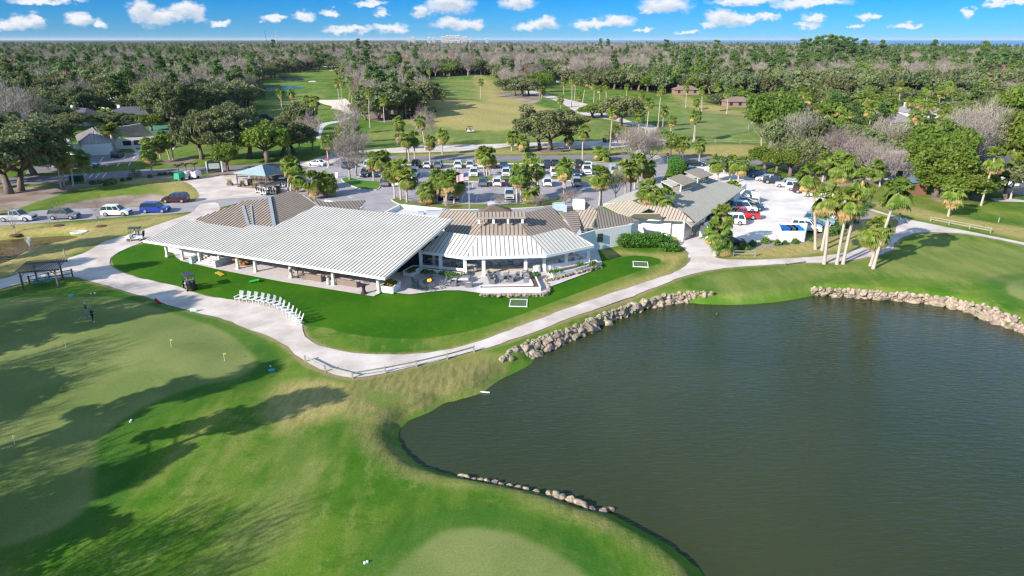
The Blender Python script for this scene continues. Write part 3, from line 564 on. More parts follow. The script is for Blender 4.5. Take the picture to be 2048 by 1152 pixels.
# raised terrace, steps and cheek walls at the pavilion's left end
blk = mat('blue_grey_block', (.42, .49, .54), .8, c2=(.36, .42, .47), scale=2)
ter = thing('terrace_steps', 'broad concrete steps between two low blue-grey cheek walls at the pavilion end', 'steps', (0, 0, 0))
st = MB()
for i in range(5):
    q0, q1 = P(388 - 4 * 0, 535), P(388, 535)
    a, b = -75.0, 63.0 + i * .38
    st.add([L2(a, b, .1), L2(a + 3.6, b, .1), L2(a + 3.6, b + .36, .1), L2(a, b + .36, .1)] + [L2(a, b, .1 + .14 * (i + 1)), L2(a + 3.6, b, .1 + .14 * (i + 1)), L2(a + 3.6, b + .36, .1 + .14 * (i + 1)), L2(a, b + .36, .1 + .14 * (i + 1))], [(4, 5, 6, 7), (0, 1, 5, 4), (1, 2, 6, 5), (2, 3, 7, 6), (3, 0, 4, 7)])
st.build('steps', conc, ter)
for a in (-75.3, -71.0): q = L2(a, 63.9); MB().box(q.x, q.y, .05, .5, 2.8, .95, -.42).build('cheek_wall', blk, ter)
q = L2(-78.2, 67.2); MB().box(q.x, q.y, .11, 9.5, 4.2, .65, -.42).build('upper_floor', conc, ter)
stone_o = mat('orange_stone', (.42, .22, .09), .9, c2=(.16, .08, .04), scale=2.5, bump=.6)
mb = MB(); rr = random.Random(3)
for i in range(26): q = L2(-70.2 + rr.uniform(0, 2.6), 65.2 + rr.uniform(-.6, .6)); mb.blob((q.x, q.y, .3 + .75 * rr.random()), rr.uniform(.28, .45), 1, .2, i)
tag(mb.build('stone_planter', stone_o), 'mound of rough orange rockwork beside the pavilion steps', 'rock feature')

# ---- clubhouse
club = thing('clubhouse', 'low clubhouse with several joined tan standing-seam hip roofs and pale walls', 'building', (0, 0, 0))
def Q(*l): return [P(u, v, z) for u, v, z in l]
def onpl(u, v, f):                                 # photo point on the plane z = f(a, b)
    lo, hi = 0.0, 14.0
    for _ in range(50):
        m = (lo + hi) / 2; p = P(u, v, m)
        if f(p.x * E1.x + p.y * E1.y, p.x * E2.x + p.y * E2.y) > m: lo = m
        else: hi = m
    return P(u, v, lo)
q = P(388.4, 438.6, 3.1); bF = q.x * E2.x + q.y * E2.y; FF = lambda a, b: 3.1 + .30 * (b - bF)
hp_ = onpl(538.5, 393.9, FF); aH = hp_.x * E1.x + hp_.y * E1.y; bH = hp_.x * E2.x + hp_.y * E2.y; RR_ = lambda a, b: hp_.z - .30 * (a - aH)
hb = L2(aH + 12, bH - 12, hp_.z - 3.6)
roof_plane('roof', [onpl(u, v, FF) for u, v in [(388.4, 438.6), (494.5, 400), (518.7, 401)]] + [hp_, hb] + [onpl(u, v, FF) for u, v in [(500, 462), (420, 449)]], tanm, tanrib, club, .58, .16, .075, .09, E2)
pk = L2(aH, bH + 5, hp_.z)
roof_plane('roof', [hp_, pk] + [onpl(u, v, RR_) for u, v in [(634, 400), (668, 424)]] + [hb], tanm, tanrib, club, .58, .16, .075, .09, E1)
MB().beam(hp_ + Vector((0, 0, .12)), hp_.lerp(hb, .9) + Vector((0, 0, .12)), .45, .1).build('hip_cap', graym, club)
for u0, u1, w_ in ((486, 498, .4), (502, 507, .22)): MB().beam(onpl(u0, 413, FF) + Vector((0, 0, .12)), onpl(u1, 456, FF) + Vector((0, 0, .12)), w_, .14).build('roof_valley_trim', graym, club)
roof_plane('roof', Q((646, 393, 5.6), (732, 409.5, 3.4), (705, 424, 3.3), (640, 412, 4.4), (606, 398, 5.2)), tanm, tanrib, club, .5, .16, .07, .08)
w3 = MB()
def wall(mb, a, b, z0, z1, th=.25): a, b = Vector((a[0], a[1], 0)), Vector((b[0], b[1], 0)); m_ = (z0 + z1) / 2; mb.beam(a + Vector((0, 0, m_)), b + Vector((0, 0, m_)), th, z1 - z0); return mb
wall(w3, P(727, 411, 3.3), P(704, 424, 3.3), 0, 3.1); wall(w3, P(650, 396, 3.3), P(727, 411, 3.3), 0, 3.0)
w3.build('wall', cream, club)
# flat service roof with parapet
fr = [P(u, v, 3.6) for u, v in [(800, 412), (890, 421), (893, 440), (770, 428)]]
MB().prism([p.to_2d() for p in fr], 3.0, 3.3).build('flat_roof', mat('membrane_roof', (.66, .64, .66), .8), club)
pw = MB()
for i in range(4): wall(pw, fr[i], fr[(i + 1) % 4], .0, 3.9, .3)
pw.build('wall', cream, club)
ac = MB(); q = P(868, 428, 3.4); ac.box(q.x, q.y, 3.3, 2.4, .8, .7).box(q.x + 1.8, q.y - .4, 3.3, 1.2, 1.1, .9).box(q.x - 2, q.y + .2, 3.3, .9, .7, .5); tag(ac.build('rooftop_plant', graym), 'low grey rooftop units on the flat roof behind the pavilion', 'air conditioner')
# central faceted roof
C = dict(a=(888, 419, 5.6), b=(950, 424, 5.9), c=(964, 445, 5.0), d=(1038, 441, 5.2), e=(1052, 470, 3.9), f=(958, 471, 3.9), g=(893, 465, 3.6), h=(876, 438, 4.6), i=(1048, 424, 5.9), j=(1102, 414, 5.7), k=(1146, 461, 3.3), l=(1063, 471, 3.8))
def Cq(s): return Q(*[C[c] for c in s])
roof_plane('roof', Cq('abcfgh'), tanm, tanrib, club, .55, .16, .065, .08)
roof_plane('roof', Cq('cdef'), tanm, tanrib, club, .55, .16, .065, .08)
roof_plane('roof', Cq('dijkle'), tanm, tanrib, club, .55, .16, .065, .08)
roof_plane('roof', Cq('bidc'), tanm, tanrib, club, .55, .16, .065, .08)
cup = Q((950.5, 424, 6.6), (1050.5, 423, 6.6), (1052, 434, 6.1), (951.5, 435, 6.1))
roof_plane('cupola_roof', cup, tanm, tanrib, club, .5, .22, .08, .07)
for i in range(4): p = cup[3].lerp(cup[2], .06 + .29 * i); MB().box(p.x, p.y + .3, 5.2, .3, .3, .9).build('cupola_post', cream, club)
ap = P(988, 408, 7.4)
for tri in ((0, 1), (1, 2), (0, 3)):
    base = [P(956, 425, 6.0), P(1026, 424, 6.0), P(1020, 416, 6.0), P(966, 416, 6.0)]
    roof_plane('entrance_roof', [base[tri[0]], base[tri[1]], ap], tanm, tanrib, club, .5, .12, .08, .08)
wk = Q((975, 403, 3.2), (988, 403, 3.2), (995, 412, 3.2), (976, 414, 3.2)); MB().prism([p.to_2d() for p in wk], 2.9, 3.2).build('walkway_roof', conc, club)
# right-hand wing
roof_plane('roof', Q((1111, 416, 5.5), (1150.6, 411.7, 5.3), (1162, 452, 3.7), (1150, 466, 3.4), (1133, 443, 4.2)), tanm, tanrib, club, .5, .16, .06, .07, (-.9, -.5))
roof_plane('roof', Q((1150.6, 411.7, 5.3), (1172, 407, 5.7), (1197, 413, 5.9), (1186, 460, 3.0), (1162, 452, 3.7)), tanm, tanrib, club, .5, .16, .06, .07, (-.55, -1))
roof_plane('roof', Q((1197, 413, 5.9), (1210, 415, 5.7), (1278, 444, 3.0), (1186, 460, 3.0)), tanm, tanrib, club, .5, .16, .06, .07)
w4 = MB(); A = P(1188, 459, 3.1); B = P(1262, 446.5, 3.1); wall(w4, A, B, 0, 2.95); wall(w4, B, P(1276, 440, 3.1), 0, 2.95); wall(w4, P(1150, 466, 3.4), A, 0, 3.0)
wall(w4, P(900, 470, 3.6), P(960, 476, 3.8), 0, 3.5); wall(w4, P(960, 476, 3.8), P(1052, 476, 3.8), 0, 3.5); wall(w4, P(1052, 476, 3.8), P(1140, 464, 3.5), 0, 3.1)
w4.build('wall', cream, club)
q = A.lerp(B, .12); MB().box(q.x, q.y - .16, 1.2, 1.4, .1, 1.2, .2).build('window', dkglass, club)
hv = thing('hvac_unit', 'tall white air handling unit on the tan roof by the right wing', 'air conditioner', P(1157, 421, 4.9))
MB().box(0, 0, .3, 1.7, 1.4, 1.3).build('casing', mat('unit_white', (.82, .82, .80), .5), hv); MB().box(0, 0, -.8, 1.0, 1.0, 1.1).build('base', graym, hv)
q = P(1119, 424, 4.8); tag(MB().box(q.x, q.y, 4.5, 2.0, 1.6, 1.5).box(q.x, q.y, 6.0, 1.5, 1.2, .15).build('hvac_unit', mat('unit_blue', (.45, .55, .64), .5)), 'small blue-grey rooftop unit left of the tall white one', 'air conditioner')

# ---- dining terrace under its own white roof
din = thing('dining_pavilion', 'glazed dining pavilion with faceted white seamed roof and white posts over the patio', 'pavilion', (0, 0, 0))
Tz = 4.6; Ez = 2.85
D0 = dict(a=(890, 463.5, Tz), b=(957, 472, Tz), c=(1061, 471, Tz), d=(1129, 456, Tz), e=(1187, 490, Ez), f=(1092.5, 510, Ez), g=(932, 514, Ez), h=(842, 502, Ez))
def Dq(s): return Q(*[D0[c] for c in s])
for s in ('abgh', 'bcfg', 'cdef'): roof_plane('roof', Dq(s), whm, whrib, din, .58, .22, .055, .07)
g_ = MB(); z = Vector((0, 0, -.16))
for s in ('hg', 'gf', 'fe', 'ed'):
    a, b = Dq(s); g_.beam(a + z, b + z, .22, .34)
g_.build('fascia', whp, din)
for u, v in [(843, 541), (882, 545), (930.5, 549.5), (967.5, 551), (1051, 546), (1088, 541), (1132, 534), (1176, 527), (1153, 515)]:
    p = P(u, v, .15); MB().box(p.x, p.y, .1, .42, .42, 2.75, 0).build('post', whp, din)
wall(MB(), P(843, 541, .15), P(930.5, 549.5, .15), .1, .95, .2).build('low_wall', whp, din); lw = MB(); wall(lw, P(1090, 541, .15), P(1176, 527, .15), .1, .85, .2); wall(lw, P(1176, 527, .15), P(1153, 514, .15), .1, .85, .2); lw.build('low_wall', whp, din)

fl = mat('terrace_tile', (.66, .56, .46), .7, c2=(.58, .49, .40), scale=1)
MB().prism([P(u, v, .15).to_2d() for u, v in [(850, 538), (931, 547), (1088, 539), (1172, 526), (1150, 490), (1050, 500), (900, 500)]], .11, .17).build('floor', fl, din)
bk = MB(); wall(bk, P(848, 514), P(950, 524), .1, 3.2); wall(bk, P(950, 524), P(1080, 522), .1, 3.2); wall(bk, P(1080, 522), P(1150, 500), .1, 3.2); bk.build('back_wall', mat('timber_dark', (.16, .10, .075), .7), din)
glz = mat('screen_glass', (.02, .025, .03), .1, spec=.5)
sn = MB(); wall(sn, P(795, 545, .1), P(843, 532, .1), .1, 2.7, .05); sn.build('glazing', glz, din)
# wooden louvre screen and bins by the right wing
scn = thing('louvre_screen', 'blue-grey slatted service screen beside the right wing wall', 'screen', (0, 0, 0))
A2, B2 = P(1163, 488, .1), P(1214, 488, .1)
sm = MB()
for k in range(9): sm.beam(A2 + Vector((0, 0, .2 + k * .26)), B2 + Vector((0, 0, .2 + k * .26)), .06, .2)
sm.build('slats', mat('slate_paint', (.12, .17, .22), .6), scn)
for p in (A2, B2): MB().box(p.x, p.y, 0, .15, .15, 2.5).build('post', graym, scn)

# ---- planters, terrace rocks walls
soil = mat('soil', (.10, .065, .045), .95, c2=(.16, .10, .07), scale=3)
leafm = mat('shrub_leaf', (.07, .15, .03), .6, c2=(.12, .22, .04), scale=3, trans=.25, rnd=.3)
leafd = mat('hedge_leaf', (.05, .15, .015), .6, c2=(.10, .24, .03), scale=2, trans=.25)
def planter(name, label, pts, h=.6, z=.1, plants=True, th=.16):
    t = thing(name, label, 'planter', (0, 0, 0)); pp = [P(u, v, z) for u, v in pts]; mb = MB()
    for i in range(len(pp)): wall(mb, pp[i], pp[(i + 1) % len(pp)], z, z + h, th)
    mb.build('wall', whp, t); MB().prism([p.to_2d() for p in pp], z, z + h - .12).build('soil', soil, t); return t, pp
def leaf_cloud(mb, rr, c, r, n, s, up=.3):
    c = Vector(c)
    for _ in range(n):
        d = Vector((rr.gauss(0, 1), rr.gauss(0, 1), rr.gauss(0, 1))).normalized() * (rr.random()**.4); p = c + Vector((d.x * r[0], d.y * r[1], abs(d.z) * r[2] if up else d.z * r[2]))
        a = Vector((rr.uniform(-1, 1), rr.uniform(-1, 1), rr.uniform(-.6, .9))).normalized(); b = a.orthogonal().normalized(); q = s * rr.uniform(.6, 1.3)
        mb.add([p - a * q, p + b * q * .6, p + a * q, p - b * q * .6], [(0, 1, 2, 3)])
def shrub(name, label, cat, loc, r, n, s, m, group=None, seed=0):
    mb = MB(); leaf_cloud(mb, random.Random(seed), (0, 0, 0), r, n, s); o = mb.build(name, m); o.location = loc; return tag(o, label, cat, group)
t, pp = planter('planter', 'square white planter of red and green flowers at the pavilion corner', [(763, 584), (786, 587), (801, 574), (777, 571)], .8)
shrub('flower_bed', 'orange-red and green flowering plants filling the square corner planter', 'flowers', (sum((p for p in pp), Vector()) / 4) + Vector((0, 0, .6)), (1.0, .7, .7), 260, .13, mat('coleus', (.35, .07, .03), .6, c2=(.12, .26, .03), scale=2.2), seed=4)
t, pp = planter('planter', 'long white planter of low green shrubs under the dining pavilion windows', [(807, 551), (825, 553), (838, 545), (931, 556), (934, 550), (841, 540), (826, 540)], .65)
for i, (u, v) in enumerate([(822, 544), (850, 546), (862, 547), (886, 549), (896, 550), (910, 552), (922, 553)]):
    shrub('patio_shrub', '%s of the low green shrubs in the long white patio planter' % ordn(i, 7), 'shrub', P(u, v, .65), (.75, .5, .5), 160, .12, leafm, 'low shrubs in the long white planter', i)
t, pp = planter('planter', 'low white retaining wall with mulch bed around the lounge terrace', [(960, 583.5), (1081, 582), (1066, 549), (1053, 550), (1066, 577), (960, 578.5)], .5)
t, pp = planter('planter', 'white planting bed along the right side of the dining pavilion', [(1097, 549), (1135, 541), (1176, 533), (1190, 528), (1196, 532), (1150, 546), (1105, 556)], .6)
for i, (u, v) in enumerate([(1072, 552), (1104, 547), (1115, 545), (1160, 532), (1186, 530)]):
    shrub('bed_shrub', 'green plant, %s in the white beds right of the dining pavilion' % ordn(i, 5), 'shrub', P(u, v, .55), (.7, .5, .6), 130, .13, leafm, 'green plants in the beds right of the dining pavilion', i + 9)
# ------------------------------------------------ boulders
rockm = mat('limestone', (.44, .35, .25), .9, c2=(.19, .15, .12), scale=1.6, bump=.7, rnd=.35, detail=8)
from mathutils import noise as mn
ROCKS = []
for k in range(8):
    bm = bmesh.new(); bmesh.ops.create_icosphere(bm, subdivisions=3, radius=1); rr = random.Random(k)
    sx, sy, sz = rr.uniform(.8, 1.25), rr.uniform(.7, 1.0), rr.uniform(.6, .85); cuts = [(Vector((rr.gauss(0, 1), rr.gauss(0, 1), rr.gauss(0, .8))).normalized(), rr.uniform(.55, .82)) for _ in range(13)]
    for v in bm.verts:
        p = v.co.copy()
        for d, h in cuts:
            q = p.dot(d)
            if q > h: p -= d * (q - h)
        p += p.normalized() * mn.noise(p * 2.3 + Vector((k * 7, 0, 0))) * .09
        v.co = Vector((p.x * sx, p.y * sy, p.z * sz))
    me = bpy.data.meshes.new('boulder'); bm.to_mesh(me); bm.free(); me.materials.append(rockm); ROCKS.append(me)
def boulder(p, r, label, group, seed):
    rr = random.Random(seed); o = link('edging_stone' if r < .33 and seed > 3999 else 'boulder', ROCKS[rr.randrange(8)]); o.location = p; o.scale = (r * rr.uniform(.9, 1.2), r * rr.uniform(.85, 1.1), r * rr.uniform(.75, 1.0))
    o.rotation_euler = (rr.uniform(-.5, .5), rr.uniform(-.5, .5), rr.uniform(0, 6.28)); return tag(o, label, 'rock', group)
def rockwall(bot, top, rows, sz, label, group, seed=0, zb=WATER_Z, zt=.1, grow=1.0, sp_=1.35, fill=0):
    rr = random.Random(seed); b = smooth_poly([P(u, v, zb).to_2d() for u, v in bot], .5, False); t = smooth_poly([P(u, v, zt).to_2d() for u, v in top], .5, False)
    ln = sum((b[i + 1] - b[i]).length for i in range(len(b) - 1)); n = 0
    def pt(l, f): x = f * (len(l) - 1); i = int(min(x, len(l) - 2)); return l[i].lerp(l[i + 1], x - i)
    for k in range(rows):
        f = rr.random() * .01
        while f < 1:
            s = sz * rr.choice((.55, .7, .8, .9, 1.0, 1.1, 1.3, 1.6)) * rr.uniform(.9, 1.1) * (1.12 - .3 * k / max(1, rows - 1)) * (1 + (grow - 1) * (1 - f)); h = (k + .35) / rows + rr.uniform(-.07, .07)
            q = pt(b, f).lerp(pt(t, f), h); z = zb + (zt - zb) * h - s * .25; boulder((q.x, q.y, z), s, label.replace('boulder', 'boulder ' + ['at the water line', 'low down', 'in the upper course', 'on top'][k if k < 2 else (k if rows > 3 else k + 1)] + [' near the left end', ' left of the middle', ' right of the middle', ' near the right end'][min(3, int(f * 4))], 1), group, seed * 1000 + n); n += 1; f += s * sp_ / ln
    if fill:
        mb = MB()
        for i in range(fill):
            f, h = rr.random(), rr.uniform(-.02, 1.0); q = pt(b, f).lerp(pt(t, f), h); r = rr.uniform(.14, .34); me = ROCKS[rr.randrange(8)]; a = rr.uniform(0, 6.28); ca, sa = math.cos(a) * r, math.sin(a) * r
            mb.add([(q.x + v.co.x * ca - v.co.y * sa, q.y + v.co.x * sa + v.co.y * ca, zb + (zt - zb) * h + v.co.z * r * .8 + .02) for v in LOWROCK[rr.randrange(4)].vertices], LOWF)
        tag(mb.build('rock_rubble', rockm), 'small rubble packed between the boulders of the bank', kind='stuff')
    return n
LOWROCK = []
for k in range(4):
    bm = bmesh.new(); bmesh.ops.create_icosphere(bm, subdivisions=1, radius=1); rr = random.Random(k + 40)
    for v in bm.verts: v.co *= rr.uniform(.7, 1.15)
    LOWF = [tuple(v.index for v in f.verts) for f in bm.faces]; me = bpy.data.meshes.new('rubble'); bm.to_mesh(me); bm.free(); LOWROCK.append(me)
n1 = rockwall([(1006, 733), (1016, 728), (1045, 722), (1071, 713), (1106, 697), (1141, 679), (1165, 671), (1215, 645), (1276, 620), (1335, 608), (1380, 602), (1425, 599)], [(1005, 716), (1020, 699), (1050, 684), (1100, 668), (1150, 651), (1200, 630), (1250, 612), (1300, 596), (1350, 585), (1390, 583), (1424, 586)], 4, .5,
              'boulder of the rock bank below the path', 'boulders of the rock bank below the path', 1, grow=1.4, sp_=1.75, fill=650)
n2 = rockwall([(1628, 588), (1690, 593), (1758, 598), (1827, 603), (1895, 614), (1946, 628), (1981, 643), (2048, 667), (2090, 686)], [(1624, 575), (1690, 578), (1758, 583), (1827, 587), (1895, 594), (1946, 604), (1985, 615), (2048, 640), (2100, 662)], 3, .52,
              'boulder of the right shore wall', 'boulders of the rock wall on the right shore', 2, sp_=1.6, fill=420)
n3 = 0
for i, (u, v, r) in enumerate([(922, 952, .3), (934, 954, .35), (948, 958, .25), (962, 960, .3), (975, 963, .35), (990, 966, .3), (1003, 969, .25), (1018, 972, .3), (1035, 975, .35), (1052, 979, .3), (1070, 984, .3), (1100, 990, .45), (1112, 993, .6), (1124, 997, .5), (1143, 1003, .5), (1156, 1007, .5), (1170, 1014, .45), (1185, 1019, .35), (1205, 1024, .35)]):
    boulder(P(u, v, -.75), r, 'small rock at the water edge below the front green', 'rocks along the near shore', 3000 + i)
boulder(P(1221, 1019, -.95), .35, 'single rust-coloured rock in the water off the near shore', None, 77)
rockwall([(962, 590), (1000, 591), (1040, 591), (1092, 589), (1098, 580)], [(962, 587), (1000, 588), (1040, 588), (1090, 585), (1094, 577)], 2, .27, 'small tan stone edging the white lounge terrace wall', 'stones edging the terrace walls', 4, .1, .5)
rockwall([(1090, 563), (1110, 560), (1140, 551), (1175, 541), (1203, 533)], [(1088, 556), (1110, 553), (1140, 545), (1175, 536), (1196, 529)], 2, .29, 'small tan stone edging the bed right of the dining pavilion', 'stones edging the right bed', 5, .1, .55)
rockwall([(1098, 584), (1100, 575), (1093, 563)], [(1094, 581), (1094, 572), (1089, 562)], 1, .3, 'dark stone at the corner of the terrace rock edging', 'dark stones at the terrace corner', 6, .05, .2)

# ------------------------------------------------ trees
bark = mat('bark', (.20, .16, .13), .9, c2=(.13, .10, .08), scale=6, bump=.5)
palm_bark = mat('palm_trunk', (.52, .44, .38), .9, c2=(.36, .30, .26), scale=5, bump=.4, stretch=(1, 1, 3))
oakl = mat('oak_leaf', (.13, .16, .06), .65, c2=(.19, .215, .095), scale=.5, rnd=.6, trans=.3)
grnl = mat('green_leaf', (.12, .20, .022), .6, c2=(.20, .265, .045), scale=.5, rnd=.35, trans=.35)
pinel = mat('pine_needle', (.085, .16, .035), .7, c2=(.13, .205, .055), scale=.4, rnd=.4, trans=.25)
twig = mat('bare_twig', (.33, .27, .235), .9, c2=(.225, .19, .17), scale=.6, rnd=.65)
redl = mat('maple_bud', (.34, .12, .10), .8, c2=(.26, .14, .12), scale=.8, rnd=.2)
moss = mat('spanish_moss', (.18, .20, .125), .9, c2=(.13, .15, .085), scale=1)
frondm = mat('palm_frond', (.11, .19, .022), .5, c2=(.235, .29, .05), scale=1.6, rnd=.3, trans=.25)
deadm = mat('dead_frond', (.50, .33, .15), .8, c2=(.36, .27, .10), scale=3, rnd=.2, trans=.15)
def rv(r): return Vector((r.gauss(0, 1), r.gauss(0, 1), r.gauss(0, 1))).normalized()
class QB:                                   # fast quads through numpy
    def __init__(s): s.q = []
    def cloud(s, rs, c, rad, n, size, flat=0.0, shell=.5):
        d = rs.normal(size=(n, 3)); d /= np.linalg.norm(d, axis=1)[:, None]; r = shell + (1 - shell) * rs.random((n, 1))**.6
        p = np.array(c) + d * r * np.array(rad)
        a = rs.normal(size=(n, 3)); a[:, 2] *= (1 - flat); a /= np.linalg.norm(a, axis=1)[:, None]; b = np.cross(a, rs.normal(size=(n, 3)) + d * .5); b /= np.linalg.norm(b, axis=1)[:, None] + 1e-9
        k = size * rs.uniform(.6, 1.4, (n, 1)); a = a * k; b = b * k * .62
        s.q.append(np.stack([p - a, p + b, p + a, p - b], 1))
    def strands(s, rs, c, rad, n, ln, wd, grav=-1.0):
        d = rs.normal(size=(n, 3)); d /= np.linalg.norm(d, axis=1)[:, None]; p = np.array(c) + d * np.array(rad) * (.45 + .55 * rs.random((n, 1)))
        g = d * .8 + rs.normal(size=(n, 3)) * .5 + np.array([0, 0, grav]); g /= np.linalg.norm(g, axis=1)[:, None]; b = np.cross(g, rs.normal(size=(n, 3))); b /= np.linalg.norm(b, axis=1)[:, None] + 1e-9
        k = ln * rs.uniform(.5, 1.3, (n, 1)); s.q.append(np.stack([p - b * wd, p + b * wd, p + g * k + b * wd * .3, p + g * k - b * wd * .3], 1))
    def mesh(s, name, m):
        v = np.concatenate(s.q).reshape(-1, 3); n = len(v) // 4; me = bpy.data.meshes.new(name); me.vertices.add(len(v)); me.vertices.foreach_set('co', v.ravel())
        me.loops.add(n * 4); me.polygons.add(n); me.loops.foreach_set('vertex_index', np.arange(n * 4)); me.polygons.foreach_set('loop_start', np.arange(n) * 4); me.update(calc_edges=True); me.materials.append(m); return me
def limbs(rr, h, r0, spread, nl, lean=(0, 0), fork=.35, thin=1.0, twigs=2):
    mb = MB(); ends = []; fh = h * fork; top = Vector((lean[0], lean[1], fh)); mb.tube([(0, 0, -.3), (lean[0] * .3, lean[1] * .3, fh * .4), top], [r0 * 1.35, r0, r0 * .8], 8)
    for i in range(nl):
        a = 6.283 * (i + rr.uniform(-.3, .3)) / nl; e = Vector((math.cos(a) * spread * rr.uniform(.5, .9), math.sin(a) * spread * rr.uniform(.5, .9), h * rr.uniform(.6, .86))); m_ = top.lerp(e, .5) + Vector((math.cos(a) * spread * .12, math.sin(a) * spread * .12, -h * .05 + rr.uniform(-.5, .5)))
        mb.tube([top, m_, e], [r0 * .5 * thin, r0 * .3 * thin, r0 * .1 * thin], 5); ends.append(e)
        for j in range(twigs):
            s_ = m_.lerp(e, rr.uniform(.0, .6)); e2 = s_ + Vector((rr.uniform(-1, 1), rr.uniform(-1, 1), rr.uniform(.2, 1))).normalized() * spread * rr.uniform(.3, .55); mb.tube([s_, s_.lerp(e2, .5) + rv(rr) * .3, e2], [r0 * .2 * thin, r0 * .12 * thin, r0 * .05 * thin], 4); ends.append(e2)
    return mb, ends
def mk_oak(seed, lf=.42, n=5200, dense=1.0, m=None, mossy=True, h=10.0, sp=7.0):
    rr = random.Random(seed); rs = np.random.default_rng(seed); mb, ends = limbs(rr, h, .55, sp, 6, (rr.uniform(-1, 1), rr.uniform(-1, 1)), .3, 1.0, 3); qb = QB(); cl = []
    for i in range(34):
        a = rr.uniform(0, 6.283); q = math.sqrt(rr.random()); cl.append(Vector((math.cos(a) * q * sp * .92, math.sin(a) * q * sp * .92, h * (.50 + .40 * (1 - q * q) + rr.uniform(-.09, .09)))))
    cl += ends
    for c in cl:
        r = rr.uniform(.95, 1.95); qb.cloud(rs, c, (r, r, r * .68), int(n / len(cl) * rr.uniform(.7, 1.3)), lf, .3, .45)
    ms = None
    if mossy:
        mq = QB()
        for c in cl[::2]: mq.strands(rs, (c.x, c.y, c.z - .5), (1.6, 1.6, .6), 9, 1.3, .08, -2.5)
        ms = mq.mesh('hanging_moss', moss)
    return [('trunk', mb.mesh('trunk', bark, True)), ('crown', qb.mesh('crown', m or oakl))] + ([('hanging_moss', ms)] if ms else [])
def mk_pine(seed, h=17.0, n=2600):
    rr = random.Random(seed); rs = np.random.default_rng(seed + 50); mb = MB(); mb.tube([(0, 0, -.3), (.2, .1, h * .5), (0, .2, h * .97)], [.34, .26, .08], 7); qb = QB()
    for i in range(22):
        z = h * rr.uniform(.55, 1.0); k = 1 - (z / h - .55) / .5 * .65; a = rr.uniform(0, 6.283); c = Vector((math.cos(a) * 3.4 * k * rr.uniform(.3, 1), math.sin(a) * 3.4 * k * rr.uniform(.3, 1), z)); mb.tube([(0, .1, z - .8), c], [.09, .03], 4); r = rr.uniform(.8, 1.5)
        qb.cloud(rs, c, (r * 1.2, r * 1.2, r * .55), n // 22, .33, .5, .3)
    return [('trunk', mb.mesh('trunk', bark, True)), ('crown', qb.mesh('crown', pinel))]
def mk_bare(seed, h=11.0, sp=5.0, n=2000, m=None, wd=.03, r0=.30, tl=1.25):
    rr = random.Random(seed); rs = np.random.default_rng(seed + 90); mb, ends = limbs(rr, h, r0, sp, 7, (rr.uniform(-.5, .5), rr.uniform(-.5, .5)), .22, .9, 5); qb = QB()
    for i in range(20):
        a = rr.uniform(0, 6.283); q = math.sqrt(rr.random()); ends.append(Vector((math.cos(a) * q * sp * .95, math.sin(a) * q * sp * .95, h * (.42 + .5 * (1 - q * q) + rr.uniform(-.08, .1)))))
    for c in ends: qb.strands(rs, c, (tl * .95,) * 3, n // len(ends), tl, wd, .9)
    return [('trunk', mb.mesh('trunk', mat('pale_bark', (.34, .29, .27), .9, c2=(.24, .2, .19), scale=4), True)), ('crown', qb.mesh('crown', m or twig))]
LIB = {'oak': [mk_oak(s, .33, 8000) for s in (1, 2, 3, 4)], 'green': [mk_oak(s, .27, 9000, m=grnl, mossy=False, h=9.5, sp=5.0) for s in (11, 12)], 'pine': [mk_pine(s) for s in (1, 2, 3)],
       'bare': [mk_bare(s) for s in (1, 2, 3)], 'red': [mk_bare(7, 8, 4, 2600, redl, .08)], 'hero': [mk_oak(31, .28, 14000, h=10.5, sp=8.2), mk_oak(32, .28, 14000, h=10.5, sp=8.2)],
       'young': [mk_bare(21, 3.6, .8, 200, None, .012, .05, .5)]}
NAMES = {'oak': ('live_oak', 'tree'), 'green': ('broadleaf_tree', 'tree'), 'pine': ('pine_tree', 'tree'), 'bare': ('bare_tree', 'tree'), 'red': ('red_maple', 'tree'), 'hero': ('live_oak', 'tree'), 'young': ('young_tree', 'tree')}
def tree(kind, p, s, label, group=None, seed=0, sz=None):
    rr = random.Random(seed); t = thing(NAMES[kind][0], label, NAMES[kind][1], p, rr.uniform(0, 6.283), group); t.scale = (s, s, sz or s)
    for nm, me in LIB[kind][rr.randrange(len(LIB[kind]))]: link(nm, me, t)
    return t
# palms
def fan_frond(mb, rr, az, el, L_, R_, droop):
    d = Vector((math.cos(az) * math.cos(el), math.sin(az) * math.cos(el), math.sin(el))); c = d * L_ - Vector((0, 0, droop * L_ * .45)); side = Vector((-math.sin(az), math.cos(az), 0)); ax = (c - Vector((0, 0, 0))).normalized() - Vector((0, 0, droop * .5)); ax.normalize(); nn = 12
    mb.add([Vector((0, 0, 0)) + side * .03, Vector((0, 0, 0)) - side * .03, c - side * .02, c + side * .02], [(0, 1, 2, 3)])
    for k in range(nn):
        t = -1.25 + 2.5 * k / (nn - 1); v = ax * math.cos(t) + side * math.sin(t); v.z -= .25 * abs(t) + droop * .2; tip = c + v * R_ * rr.uniform(.8, 1.1) - Vector((0, 0, .28 * R_)); w_ = v.cross(ax.cross(side)).normalized() * R_ * .12
        md = c + v * R_ * .55; mb.add([c, md - w_, tip, md + w_], [(0, 1, 2, 3)])
def mk_crown(seed, n=44, R_=1.1):
    rr = random.Random(seed); mb = MB()
    for i in range(n):
        el = rr.uniform(-.75, 1.4); fan_frond(mb, rr, i * 2.4 + rr.uniform(-.3, .3), el, rr.uniform(.85, 1.35), R_ * rr.uniform(.85, 1.1), .35 + .4 * (el < .3))
    return mb.mesh('crown', frondm)
